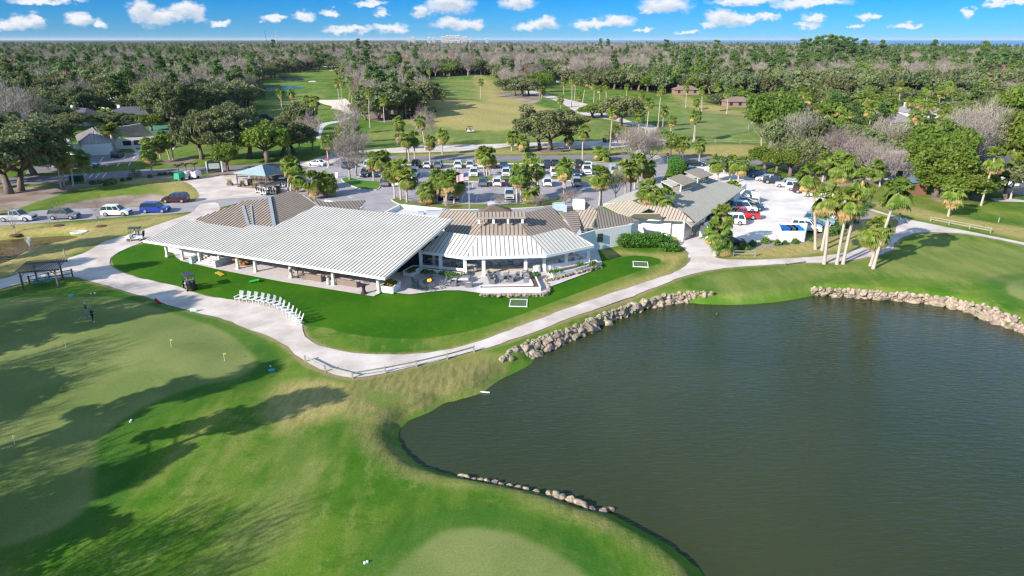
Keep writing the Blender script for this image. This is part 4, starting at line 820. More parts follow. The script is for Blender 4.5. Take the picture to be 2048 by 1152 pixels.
def mk_skirt(seed, n=30):
    rr = random.Random(seed); mb = MB()
    for i in range(n): fan_frond(mb, rr, i * 2.4 + rr.uniform(-.3, .3), rr.uniform(-1.35, -.6), rr.uniform(.9, 1.5), rr.uniform(.7, .95), .7)
    return mb.mesh('dead_fronds', deadm)
def mk_ptrunk(seed):
    rr = random.Random(seed); mb = MB(); n = 9; A = rr.uniform(-.03, .03); B = rr.uniform(-.03, .03)
    for i in range(n):
        t = i / (n - 1); q = (1.3 if i == 0 else 1.0 - .03 * i + .25 * (i == n - 1)); mb.v += [(A * math.sin(math.pi * t) * 30 + q * math.cos(k * .698), B * math.sin(math.pi * t) * 30 + q * math.sin(k * .698), t) for k in range(9)]
        if i: mb.f += [((i - 1) * 9 + k, (i - 1) * 9 + (k + 1) % 9, i * 9 + (k + 1) % 9, i * 9 + k) for k in range(9)]
    return mb.mesh('trunk', palm_bark, True)
PCR = [mk_crown(s) for s in range(5)]; PSK = [mk_skirt(s) for s in range(4)]; PTR = [mk_ptrunk(s) for s in range(4)]
def palm(ub, vb, ut, vt, label, group=None, seed=0, size=1.0, thick=1.0):
    size *= .95
    b, h, lx = rise(ub, vb, ut, vt); b.z = gz(b.x, b.y) - .15; h = max(1.6, h - .2); rr = random.Random(seed * 13 + int(ub)); ly = rr.uniform(-.03, .03) * h
    t = thing('palm_tree', label, 'palm', b, 0, group); tr = link('trunk', PTR[rr.randrange(4)], t); d = Vector((lx, ly, h)); tr.rotation_mode = 'QUATERNION'; tr.rotation_quaternion = d.to_track_quat('Z', 'Y'); r = .19 * thick; tr.scale = (r, r, d.length)
    for nm, lib in (('crown', PCR), ('dead_fronds', PSK)):
        o = link(nm, lib[rr.randrange(len(lib))], t); o.location = d; o.rotation_euler = (rr.uniform(-.15, .15), rr.uniform(-.15, .15) + lx / max(h, 1) * .5, rr.uniform(0, 6.28)); s = size * rr.uniform(.92, 1.1); o.scale = (s, s, s)
        if nm == 'dead_fronds': o.scale = (s * 1.05,) * 3
    return t
GROUPS = [
 ('tall sabal palm', 'beside the path on the right', 'palms beside the path on the right', 1.08, 1.1, [(1631, 499, 1624, 339), (1644, 501, 1686, 322), (1648, 528, 1658, 386), (1673.6, 528.6, 1700, 388), (1686, 528, 1727, 352), (1740, 532, 1753, 451), (1746, 538, 1799, 374)]),
 ('sabal palm', 'on the dry grass above the right-hand rail fence', 'palms above the right rail fence', 1.1, 1.0, [(1896.5, 433, 1909.6, 374), (1962, 411, 1991.6, 308), (2021, 398, 2037, 328)]),
 ('sabal palm', 'at the wood edge behind the parking yard', 'palms behind the shell parking yard', 1.0, 1.0, [(1645, 363, 1651, 313), (1692, 361, 1694, 330), (1760, 372, 1757, 330)]),
 ('shaggy sabal palm', 'in the clump by the yard gate', 'palms by the shell yard gate', .95, 1.5, [(1430, 512, 1433, 455), (1452, 497, 1446, 421), (1445, 510, 1450, 471)]),
 ('sabal palm', 'standing round the cart barn', 'palms round the cart barn', 1.0, 1.0, [(1295, 462, 1297, 371), (1317, 466, 1329, 389), (1460, 408, 1464, 372), (1433, 363.5, 1436, 319), (1459.5, 361, 1466, 319), (1477, 363.5, 1484, 321)]),
 ('sabal palm', 'beside the drive right of the car park', 'palms beside the drive right of the car park', 1.0, 1.0, [(1198, 412, 1198, 343), (1202, 411, 1205, 346), (1251, 391.5, 1247, 332), (1260, 389, 1263, 334), (1269, 378, 1276, 315), (1275, 367, 1282, 322), (1297, 370, 1297, 328)]),
 ('sabal palm', 'between the gazebo and the car park', 'palms between the gazebo and the car park', 1.08, 1.0, [(576, 384, 579, 320), (581, 386, 584, 326), (594, 385, 593.5, 347), (630, 397, 626, 354), (648, 391, 645, 353), (651, 393, 655, 357)]),
 ('sabal palm', 'on the left grass island of the car park', 'palms on the left car park island', 1.0, 1.0, [(747.5, 362, 745.5, 313), (770, 361, 767.5, 308), (764, 366, 758, 312)]),
 ('sabal palm', 'along the bed in front of the clubhouse', 'palms in front of the clubhouse', 1.02, 1.0, [(789.5, 398, 783, 334), (802, 401, 800.5, 328), (814, 406, 813, 348), (854, 409.5, 853, 373), (875, 407, 875, 350), (889, 409, 888, 355), (891.5, 412, 899, 352), (908, 408, 911.5, 355), (1034, 407, 1037, 341), (1041.5, 403, 1046, 338), (1058.6, 407, 1060, 374), (1079, 392, 1071, 326), (1128, 393.5, 1130, 326), (1131, 392, 1127, 331)]),
 ('sabal palm', 'on the middle car park strip', 'palms in the middle of the car park', 1.0, .9, [(969, 352, 965, 301), (973, 353, 972, 305), (979, 351, 979, 303), (1062, 352, 1060, 312)]),
 ('sabal palm', 'along the street behind the car park', 'palms along the street', .95, .9, [(819, 325, 812, 272), (829, 321, 827, 270), (860.6, 325, 859.6, 277), (885, 309.7, 885, 265), (806, 300, 798, 262), (851, 302, 841, 236), (795, 290, 797, 239), (1023, 300, 1023.7, 267), (1049, 304, 1045, 276), (1139, 302, 1138, 269), (1165, 319.5, 1168, 258), (1219.7, 299, 1226, 219), (1237, 292, 1231, 256), (1200, 322, 1199, 298), (1207, 323, 1212, 307)]),
 ('sabal palm', 'by the street junction right of centre', 'palms by the street junction', .92, .9, [(1341, 319.5, 1342, 273), (1357.8, 319.5, 1358.7, 280), (1365.6, 319.5, 1366.6, 279), (1397.8, 325, 1400.7, 284), (1262, 300, 1265, 276)]),
 ('slender sabal palm', 'on the fairway left of the big oak', 'palms on the middle fairway', .95, .8, [(860.6, 183.7, 857.7, 138), (885, 214, 884, 188), (962, 197, 961.6, 160)]),
 ('sabal palm', 'round the oaks between the fairways', 'palms around the oaks between the fairways', .95, .8, [(804.5, 232.5, 803, 170), (793, 234.5, 791, 184), (812, 236, 811, 194), (842, 221, 841, 185), (844.6, 221, 848, 182), (769, 246, 767, 197), (765, 215, 763, 169), (796, 180, 794, 139), (780, 190, 778.5, 150), (679, 204, 673, 162), (683.7, 214, 681.8, 159), (697, 218, 700, 159), (704, 222, 704, 176), (715, 235, 714, 187), (740, 255, 737.4, 179), (710, 286, 708, 247), (690.5, 300, 684.7, 255), (759, 205, 759, 172), (724, 230, 722, 175), (730, 240, 729, 196)]),
 ('sabal palm', 'along the shell road past the oak', 'palms along the shell road by the right fairway', .9, .8, [(1078, 199, 1081, 177), (1083, 198, 1086, 179), (1121, 216, 1121, 195), (1127, 188.6, 1127, 161), (1143, 214, 1144, 156), (1148.6, 206, 1151.6, 159), (1155.5, 227, 1157, 188), (1165, 205, 1173, 160), (1187, 205, 1188, 166), (1198.6, 213, 1199.6, 174), (1213, 224, 1211, 168), (1196, 222, 1197.6, 202), (1253, 192, 1254, 171), (1281.6, 214, 1283.5, 186), (1276.7, 272.6, 1280.6, 227), (1291, 288, 1299, 201), (1315.8, 255, 1322.6, 177), (1325.5, 253, 1328.5, 217), (1342, 261, 1345, 235)]),
 ('sabal palm', 'around the far right green', 'palms around the far right green', .92, .9, [(1386, 284, 1391, 227), (1389, 283, 1393, 225), (1372, 214, 1373.4, 169), (1397, 217, 1393, 200), (1403.7, 223.7, 1404.6, 176), (1453.5, 227.7, 1456.4, 182), (1504, 247, 1508, 194), (1510, 247, 1516, 197)]),
 ('leaning sabal palm', 'in the right-hand woods', 'palms in the right-hand woods', 1.05, 1.0, [(1577.6, 273.6, 1592, 206), (1607, 263, 1608, 226), (1629, 263, 1635, 218), (1654, 240, 1658, 196), (1651, 284, 1655, 226), (1656, 282, 1661, 230), (1692, 273.6, 1699, 218), (1711.7, 241, 1719.7, 218), (1712.4, 169, 1714, 144.6), (1738, 212, 1744.6, 174), (1723, 206, 1725.6, 186), (1584, 202, 1588, 174), (1758, 266, 1760.7, 236), (1784, 259, 1787, 209), (1816, 241, 1823, 198), (1855, 268.6, 1868, 200), (1849, 264, 1858, 206), (1877, 224.5, 1884, 188), (1808, 302, 1817, 251), (1902, 283, 1922, 217), (1899, 280, 1908, 232), (1874, 274.4, 1878.6, 242), (1783, 259.8, 1787.6, 203), (1957.8, 324, 1997, 219), (1838, 268, 1843, 230), (1840, 230, 1846, 190), (1560, 210, 1562, 176), (1545, 225, 1548, 190), (1530, 198, 1533, 168), (1672, 262, 1676, 214), (1932, 300, 1940, 262), (2014, 355, 2030, 292), (1752, 290, 1755, 258), (1480, 206, 1482, 176), (1436, 200, 1437, 172)]),
 ('sabal palm', 'on the sandy bank by the left street', 'palms on the sandy bank at left', 1.0, 1.0, [(122, 375, 111, 303), (128, 370, 123, 311), (146.5, 373, 137, 302), (172, 365, 162, 310), (304, 351.4, 295, 300)]),
 ('sabal palm', 'right of the office parking', 'palms right of the office parking', .95, .9, [(308.6, 329, 293, 283), (322, 324, 316, 281), (340, 320, 324, 270), (347, 321, 338, 274)]),
 ('sabal palm', 'in the woods behind the left office roofs', 'palms in the left woods', .95, .9, [(245, 197, 239, 174), (266, 208, 265, 182), (272, 205, 271, 184), (118, 232, 110, 206), (160, 205, 152, 175), (48, 235, 38, 196), (12, 215, 6, 180), (320, 195, 317, 170), (80, 205, 78, 178)]),
 ('sabal palm', 'by the tennis court', 'palms by the tennis court', .95, .9, [(567.5, 250, 560.7, 180), (586, 224, 582, 181), (617, 239, 613.4, 194), (634, 274.5, 629, 196), (579, 315.5, 575, 265), (597, 300, 600.7, 265), (658, 333, 652.5, 276), (669, 313.6, 671, 276), (612, 262, 608, 222)]),
 ('slim sabal palm', 'beyond the lagoon', 'palms beyond the lagoon', .95, .8, [(521, 163, 519.6, 138), (541, 157, 539, 134), (548, 158, 547, 131), (531, 161, 529, 144)]),
]
kk = 0
for desc, where, grp, size, thick, lst in GROUPS:
    lst = sorted(lst, key=lambda q: q[2])
    for i, (a, b, c, d) in enumerate(lst):
        kk += 1; palm(a, b, c, d, '%s, %s %s' % (desc, ordn(i, len(lst)), where), grp, kk, size, thick)
# date palms
def mk_date(seed):
    rr = random.Random(seed); mb = MB()
    for i in range(46):
        az = i * 2.4; el = rr.uniform(-.3, 1.3); L_ = 2.9 * rr.uniform(.85, 1.1); pr = Vector((0, 0, 0)); side = Vector((-math.sin(az), math.cos(az), 0)); n = 9
        pts = []
        for k in range(n + 1):
            t = k / n; e2 = el - 1.15 * t * t; pts.append(pr.copy()); pr = pr + Vector((math.cos(az) * math.cos(e2), math.sin(az) * math.cos(e2), math.sin(e2))) * L_ / n
        for k in range(1, n + 1):
            w_ = .62 * math.sin(math.pi * (k / n) ** .7) + .08; d = (pts[k] - pts[k - 1])
            for s_ in (-1, 1): mb.add([pts[k - 1], pts[k], pts[k] + side * s_ * w_ + d * .9 - Vector((0, 0, .16)), pts[k - 1] + side * s_ * w_ + d * 1.2 - Vector((0, 0, .12))], [(0, 1, 2, 3)])
    return mb.mesh('crown', mat('date_frond', (.13, .18, .022), .5, c2=(.19, .235, .04), scale=1.5, trans=.25))
DC = mk_date(3)
for lab, (a, b, c, d) in (('broad yellow-green date palm in front of the left end of the office roof', (144, 296, 137, 271)), ('date palm on a stout leaning trunk in the middle of the office lawn', (233, 305, 220, 263))):
    bb, h, lx = rise(a, b, c, d); t = thing('date_palm', lab, 'palm', bb); tr = link('trunk', PTR[0], t); dd = Vector((lx, 0, h)); tr.rotation_mode = 'QUATERNION'; tr.rotation_quaternion = dd.to_track_quat('Z', 'Y'); tr.scale = (.42, .42, dd.length); o = link('crown', DC, t); o.location = dd; o.scale = (1.15,) * 3
# ------------------------------------------------ vehicles
tyre = mat('tyre', (.02, .02, .02), .85); rimm = mat('alloy', (.55, .56, .58), .35, metal=.7); lampw = mat('headlamp', (.85, .87, .9), .15, spec=.8); lampr = mat('tail_lamp', (.45, .01, .01), .25, spec=.7); trimm = mat('black_trim', (.03, .03, .03), .6)
carglass = mat('car_glass', (.025, .04, .05), .06, spec=.8)
COL = {'white': (.80, .80, .79), 'silver': (.50, .52, .55), 'grey': (.17, .18, .20), 'black': (.012, .014, .018), 'dark blue': (.02, .045, .10), 'blue': (.012, .04, .30), 'teal': (.03, .11, .14), 'maroon': (.06, .012, .018), 'red': (.55, .015, .02), 'beige': (.50, .47, .40), 'slate': (.10, .15, .20), 'pale green': (.16, .30, .30)}
def paint(c):
    m = mat('paint_' + c.replace(' ', '_'), COL[c], .22, spec=.6, c2=tuple(x * .95 for x in COL[c])); m.node_tree.nodes['Principled BSDF'].inputs['Coat Weight'].default_value = .6; return m
SPEC = {   # L, W, belt, roof, hood profile, cabin (rear base, rear roof, front roof, front base), wheel radius
 'suv': (4.75, 1.93, 1.06, 1.74, [(-.5, .62), (-.49, 1.0), (-.3, 1.07), (.15, 1.07), (.24, 1.04), (.42, .95), (.485, .82), (.5, .55)], (-.475, -.41, .10, .235), .37),
 'sedan': (4.75, 1.83, .93, 1.43, [(-.5, .55), (-.49, .88), (-.36, .97), (-.2, .95), (.15, .94), (.25, .90), (.43, .78), (.49, .66), (.5, .48)], (-.39, -.22, .05, .26), .33),
 'pickup': (5.7, 2.0, 1.12, 1.84, [(-.5, .70), (-.498, 1.1), (-.1, 1.12), (.16, 1.12), (.23, 1.12), (.44, 1.06), (.49, .95), (.5, .55)], (-.125, -.11, .10, .20), .41),
 'van': (5.0, 1.95, 1.05, 1.85, [(-.5, .6), (-.498, 1.02), (-.3, 1.06), (.2, 1.06), (.28, 1.03), (.44, .92), (.49, .78), (.5, .55)], (-.49, -.465, .14, .30), .36),
 'jeep': (4.3, 1.88, 1.10, 1.84, [(-.5, .65), (-.498, 1.08), (-.3, 1.10), (.15, 1.10), (.2, 1.10), (.45, 1.05), (.495, .9), (.5, .6)], (-.495, -.485, .08, .15), .42)}
CARMESH = {}
def car_meshes(kind, c):
    if (kind, c) in CARMESH: return CARMESH[(kind, c)]
    L_, Wd, belt, roof, prof, cab, wr = SPEC[kind]; w2 = Wd / 2; mb = MB(); vs = []; n = len(prof)
    for fx, z in prof:
        x = fx * L_; k = 1 - .10 * max(0, abs(fx) - .40) / .1
        vs += [(x, -w2 * .93 * k, .26), (x, -w2 * k, .26 + (z - .26) * .55), (x, -w2 * .93 * k, z), (x, w2 * .93 * k, z), (x, w2 * k, .26 + (z - .26) * .55), (x, w2 * .93 * k, .26)]
    fs = [tuple(range(6)), tuple(range((n - 1) * 6, n * 6))[::-1]]
    for i in range(n - 1):
        for k in range(6): fs.append((i * 6 + k, i * 6 + (k + 1) % 6, (i + 1) * 6 + (k + 1) % 6, (i + 1) * 6 + k))
    mb.add(vs, fs); rb, rr_, fr, fb = [q * L_ for q in cab]; wb, wt = w2 * .90, w2 * .74
    mb.add([(rr_ - .02, -wt, roof - .05), (fr + .02, -wt, roof - .05), (fr + .02, wt, roof - .05), (rr_ - .02, wt, roof - .05), (rr_ + .1, -wt * .9, roof + .01), (fr - .08, -wt * .9, roof + .01), (fr - .08, wt * .9, roof + .01), (rr_ + .1, wt * .9, roof + .01)], [(0, 1, 2, 3), (4, 5, 6, 7), (0, 1, 5, 4), (1, 2, 6, 5), (2, 3, 7, 6), (3, 0, 4, 7)])
    for s in (-1, 1):
        mb.beam((fb, s * wb, belt - .03), (fr, s * wt, roof - .03), .07, .07); mb.beam((rb, s * wb, belt - .03), (rr_, s * wt, roof - .03), .12 if kind != 'sedan' else .2, .10)
        for t in ((.42,) if kind in ('sedan', 'pickup', 'jeep') else (.32, .66)): mb.beam((rb + (fb - rb) * (t + .03), s * wb, belt - .03), (rr_ + (fr - rr_) * t, s * wt * 1.01, roof - .03), .09, .06)
        mb.box(fb - .25, s * (w2 + .08), belt - .02, .18, .2, .14)
    if kind == 'suv':
        for s in (-1, 1): mb.beam((rr_ + .2, s * wt * .85, roof + .06), (fr - .3, s * wt * .85, roof + .06), .04, .04)
    g = MB(); e = .012
    g.add([(rb, -wb, belt - .02), (fb, -wb, belt - .02), (fb, wb, belt - .02), (rb, wb, belt - .02), (rr_, -wt, roof - .045), (fr, -wt, roof - .045), (fr, wt, roof - .045), (rr_, wt, roof - .045)], [(0, 1, 2, 3), (4, 5, 6, 7), (0, 1, 5, 4), (1, 2, 6, 5), (2, 3, 7, 6), (3, 0, 4, 7)])
    parts = [('body', mb.mesh('body', paint(c))), ('windows', g.mesh('windows', carglass))]
    if kind == 'pickup':
        b_ = MB(); b_.box(-.31 * L_, 0, belt - .03, .34 * L_, Wd * .78, .05); parts.append(('cargo_bed', b_.mesh('cargo_bed', trimm)))
    t_ = MB(); t_.box(L_ * .497, 0, .5, .06, Wd * .62, .26).box(-L_ * .497, 0, .32, .06, Wd * .7, .16).box(L_ * .49, 0, .26, .1, Wd * .8, .14); parts.append(('grille', t_.mesh('grille', trimm)))
    for s in (-1, 1):
        h_ = MB().box(L_ * .487, s * w2 * .74, .66, .10, .34, .15); parts.append(('headlight', h_.mesh('headlight', lampw)))
        h_ = MB().box(-L_ * .492, s * w2 * .76, .80, .07, .20, .24); parts.append(('tail_light', h_.mesh('tail_light', lampr)))
    ty = MB().tube([(0, -.11, 0), (0, .115, 0)], wr, 14); ty = ty.mesh('wheel', tyre); rm = MB().tube([(0, -.125, 0), (0, .13, 0)], wr * .62, 10).mesh('rim', rimm)
    whl = [(fx * L_, s * (w2 - .09), wr) for fx in (-.30, .315) for s in (-1, 1)]
    CARMESH[(kind, c)] = (parts, ty, rm, whl, wr); return CARMESH[(kind, c)]
CARN = {'suv': 'suv', 'sedan': 'sedan', 'pickup': 'pickup_truck', 'van': 'van', 'jeep': 'off_roader'}; CATN = {'suv': 'suv', 'sedan': 'car', 'pickup': 'pickup truck', 'van': 'van', 'jeep': 'suv'}
def car(kind, c, u, v, deg, label, group=None, z=.045):
    p = P(u, v, z); parts, ty, rm, whl, wr = car_meshes(kind, c); t = thing(CARN[kind], label, CATN[kind], p, R(deg), group)
    for nm, me in parts: link(nm, me, t)
    for q in whl: o = link('wheel', ty, t, q); link('rim', rm, o)
    if kind == 'jeep': o = link('spare_wheel', ty, t, (-SPEC[kind][0] / 2 - .1, 0, .95)); o.rotation_euler = (0, 0, R(90)); link('rim', rm, o)
    return t
for k, c, u, v, d, l in [('pickup', 'silver', 36, 441, 3, 'silver crew-cab pickup, first in the line at the left edge of the picture'), ('suv', 'grey', 130, 437, 2, 'dark grey suv behind the silver pickup on the access road'), ('suv', 'white', 234, 430, 3, 'white suv between the grey and the blue suv on the access road'),
    ('suv', 'blue', 312, 424, 2, 'bright blue suv parked on the access road'), ('suv', 'maroon', 352, 404, 184, 'dark maroon suv parked on the far side of the access road')]: car(k, c, u, v, d, l, 'cars parked on the access road')
def row(lst, v, deg, where, grp):
    n = len(lst)
    for i, q in enumerate(lst): car(q[1], q[2], q[0], q[3] if len(q) > 3 else v, deg, '%s %s, %s in the %s' % (q[2], {'suv': 'suv', 'sedan': 'car', 'pickup': 'pickup', 'van': 'van', 'jeep': 'boxy off-roader'}[q[1]], ordn(i, n), where), grp)
row([(694, 'sedan', 'teal'), (739.5, 'van', 'white'), (764, 'sedan', 'blue'), (833, 'jeep', 'black'), (855.5, 'sedan', 'white'), (877, 'suv', 'grey'), (917, 'suv', 'white'), (941, 'suv', 'silver'), (963, 'sedan', 'white'), (986, 'suv', 'black'), (1007.5, 'sedan', 'dark blue'), (1094, 'suv', 'dark blue'), (1110, 'suv', 'black'), (1157.5, 'jeep', 'black'), (1174.6, 'sedan', 'white')], 334.5, 90, 'back row of the car park', 'cars in the back row of the car park')
row([(732, 'suv', 'grey'), (756.5, 'suv', 'teal'), (781, 'sedan', 'dark blue'), (828.5, 'suv', 'white'), (948, 'suv', 'white'), (1012, 'suv', 'white'), (1062, 'sedan', 'white'), (1109, 'suv', 'white'), (1153, 'sedan', 'dark blue'), (1173, 'pickup', 'white', 346), (1228, 'suv', 'silver', 347)], 351.5, -90, 'second row of the car park', 'cars in the second row of the car park')
row([(772.4, 'suv', 'grey'), (795.6, 'sedan', 'white'), (825, 'jeep', 'white'), (914, 'sedan', 'black'), (966.5, 'suv', 'slate'), (994.6, 'suv', 'white'), (1018.5, 'sedan', 'maroon'), (1040, 'suv', 'white'), (1094, 'suv', 'white'), (1152.6, 'suv', 'beige')], 370, 90, 'third row of the car park', 'cars in the third row of the car park')
row([(878.6, 'suv', 'dark blue'), (909, 'suv', 'white'), (1019, 'suv', 'silver')], 396, -90, 'nearest row of the car park', 'cars in the nearest row of the car park')
car('sedan', 'white', 634.5, 331, 155, 'white car driving in on the entrance road left of the car park', z=.05)
car('suv', 'black', 236, 314, 100, 'black suv alone in the office parking', 'cars in the office parking'); car('sedan', 'white', 128, 334, 12, 'white car half hidden by palms in the office parking', 'cars in the office parking'); car('sedan', 'pale green', 176, 334, 8, 'pale blue-green car at the left end of the office parking', 'cars in the office parking')
YL = 'on the shell parking yard'
for k, c, u, v, d, l in [('sedan', 'black', 1389, 332, 0, 'black car by the round hedge %s'), ('sedan', 'slate', 1386, 345, 0, 'blue-grey car nearest the camera by the round hedge %s'),
    ('pickup', 'black', 1501, 350, 158, 'black pickup at the far end of the line %s'), ('pickup', 'dark blue', 1524, 355, 158, 'dark blue pickup, second in the back line %s'), ('sedan', 'silver', 1534, 362, 160, 'silver car between two dark pickups %s'), ('pickup', 'black', 1553, 367, 158, 'black pickup right of the silver car %s'),
    ('suv', 'silver', 1574, 374, 160, 'silver suv in the middle of the back line %s'), ('van', 'white', 1597, 381, -20, 'white van behind the maroon suv %s'), ('suv', 'maroon', 1610, 386, -20, 'maroon suv between two white vehicles %s'), ('suv', 'white', 1630, 393, -18, 'white suv at the near end of the back line %s'),
    ('sedan', 'teal', 1472, 402, -20, 'teal car closest to the cart barn wall %s'), ('sedan', 'maroon', 1491, 410, -15, 'dark maroon car beside the low white wall %s'), ('sedan', 'dark blue', 1500, 419, -12, 'dark blue car by the cart barn %s'), ('van', 'white', 1484, 422, -12, 'white van left of the dark blue car %s'),
    ('pickup', 'red', 1483, 436, 168, 'red pickup by the cart barn %s'), ('suv', 'white', 1460, 447, 168, 'white suv behind the shaggy palm clump %s'), ('sedan', 'black', 1409, 459, 10, 'dark car tucked behind the gate wall %s'),
    ('sedan', 'dark blue', 1664, 431, -28, 'dark blue car, farthest of the right-hand line %s'), ('jeep', 'white', 1656, 437, -25, 'white boxy suv in the right-hand line %s'), ('suv', 'pale green', 1637, 447, -28, 'pale teal suv in the right-hand line %s'), ('sedan', 'dark blue', 1628, 456, -28, 'dark blue car squeezed beside the nearest white suv %s'), ('suv', 'white', 1611, 461, -24, 'white suv nearest the bin enclosure %s'),
    ('sedan', 'black', 1456, 490, 12, 'black car alone behind the rail fence by the drive %s')]: car(k, c, u, v, d, l % YL, 'vehicles on the shell parking yard', .06)
for k, c, u, v, d, l in [('sedan', 'silver', 238, 203, 170, 'silver car parked by the houses in the left woods'), ('suv', 'dark blue', 1787, 290, 170, 'dark blue suv on the residential street at right'), ('suv', 'black', 1667, 247, 100, 'black suv at the edge of the right-hand wood')]: car(k, c, u, v, d, l, z=.06)

# golf carts
roofblk = mat('cart_roof', (.05, .055, .07), .5); seatm = mat('cart_seat', (.45, .42, .38), .7)
CM = {}
def cart(c, u, v, deg, label, group=None, roofc=None, deep=True):
    key = (c, roofc)
    if key not in CM:
        b = MB(); b.add([(-1.15, -.6, .3), (1.2, -.52, .3), (1.2, .52, .3), (-1.15, .6, .3), (-1.2, -.6, .78), (.1, -.6, .42), (.1, .6, .42), (-1.2, .6, .78)], [(0, 1, 2, 3), (4, 5, 6, 7), (0, 1, 5, 4), (2, 3, 7, 6), (3, 0, 4, 7)])
        b.add([(.55, -.56, .36), (1.22, -.46, .36), (1.22, .46, .36), (.55, .56, .36), (.62, -.56, .95), (1.12, -.42, .74), (1.12, .42, .74), (.62, .56, .95)], [(0, 1, 2, 3), (4, 5, 6, 7), (0, 1, 5, 4), (1, 2, 6, 5), (2, 3, 7, 6), (3, 0, 4, 7)])
        b.box(-.75, 0, .42, .85, 1.18, .38); p = MB()
        PS = [MB().beam(a_, b_, .04, .04).mesh('roof_post', trimm) for s in (-1, 1) for a_, b_ in (((.68, s * .52, .9), (.42, s * .5, 1.86)), ((-.78, s * .52, .7), (-.72, s * .5, 1.86)))]
        r_ = MB().box(-.15, 0, 1.86, 1.75, 1.2, .09, 0, None, .92, .9); s_ = MB().box(-.25, 0, .78, .55, 1.12, .14).box(-.55, 0, .9, .14, 1.1, .42); bag = MB().tube([(-1.15, -.25, .55), (-1.3, -.25, 1.35)], .14, 7); bag2 = MB().tube([(-1.15, .25, .55), (-1.3, .25, 1.35)], .14, 7)
        CM[key] = [('body', b.mesh('body', paint(c))), ('roof', r_.mesh('roof', roofblk if not roofc else paint(roofc))), ('seat', s_.mesh('seat', seatm)), ('club_bag', bag.mesh('club_bag', trimm)), ('club_bag', bag2.mesh('club_bag', trimm))] + [('roof_post', q_) for q_ in PS], MB().tube([(0, -.1, 0), (0, .1, 0)], .24, 10).mesh('wheel', tyre), MB().tube([(0, -.11, 0), (0, .11, 0)], .12, 8).mesh('rim', rimm)
    parts, wh, rm = CM[key]; p = at(u, v); p.z = max(p.z, .05); t = thing('golf_cart', label, 'golf cart', p, R(deg), group)
    for nm, me in parts: link(nm, me, t)
    for x in (-.8, .85):
        for s in (-1, 1): o = link('wheel', wh, t, (x, s * .5, .24)); link('rim', rm, o)
    return t
c1 = cart('white', 271, 481, 195, 'white and teal golf cart with a black roof, driving by the pavilion corner')
c2 = cart('black', 380, 578, 130, 'black golf cart standing on the path by the bright lawn')
cart('black', 632, 270, 80, 'black golf cart on the narrow path by the tennis court'); cart('black', 1214, 285, 20, 'black golf cart on the shaded shell strip right of the big oak'); cart('black', 868, 225, 10, 'dark golf cart in the shade of the oaks on the middle fairway')
c3 = cart('white', 941, 265, 5, 'white golf cart with two riders on the middle fairway')
for i, (u, v) in enumerate([(843, 159.5), (873, 158.5), (898, 158.5), (952, 156.5)]): cart('white' if i != 2 else 'silver', u, v, 10 * i, 'tiny golf cart, %s of the four along the far treeline' % ordn(i, 4), 'golf carts along the far treeline')
for i, (u, v) in enumerate([(524, 385), (533, 389), (541, 386), (549, 388), (556, 384)]): cart(['silver', 'white', 'silver', 'grey', 'slate'][i], u, v, 70 + 9 * i, 'parked golf cart, %s of the cluster in front of the gazebo' % ordn(i, 5), 'golf carts parked in front of the gazebo')
cart('white', 566, 374, 100, 'white-roofed golf cart under the shaggy palms right of the gazebo', None, 'white')

# ------------------------------------------------ people
skinm = mat('skin', (.50, .29, .20), .6); navy = mat('navy_cloth', (.012, .02, .06), .85); teal_c = mat('aqua_cloth', (.30, .55, .58), .85); hairm = mat('grey_hair', (.30, .28, .26), .9); hairb = mat('brown_hair', (.09, .05, .03), .9); shoe = mat('white_shoe', (.75, .75, .75), .7); whitec = mat('white_cloth', (.75, .76, .78), .85)
def skin(name, pts, edges, rad, m, parent, sub=1):
    me = bpy.data.meshes.new(name); me.from_pydata(pts, edges, []); me.update(); o = bpy.data.objects.new(name, me); col.objects.link(o); md = o.modifiers.new('s', 'SKIN'); md.use_smooth_shade = True
    for i, sv in enumerate(me.skin_vertices[0].data): sv.radius = (rad[i], rad[i]) if not isinstance(rad[i], tuple) else rad[i]; sv.use_root = (i == 0)
    s2 = o.modifiers.new('b', 'SUBSURF'); s2.levels = sub; s2.render_levels = sub
    dg = bpy.context.evaluated_depsgraph_get(); nm = bpy.data.meshes.new_from_object(o.evaluated_get(dg)); nm.name = name; nm.materials.clear(); nm.materials.append(m); o.modifiers.clear(); o.data = nm; bpy.data.meshes.remove(me)
    o.parent = parent; return o
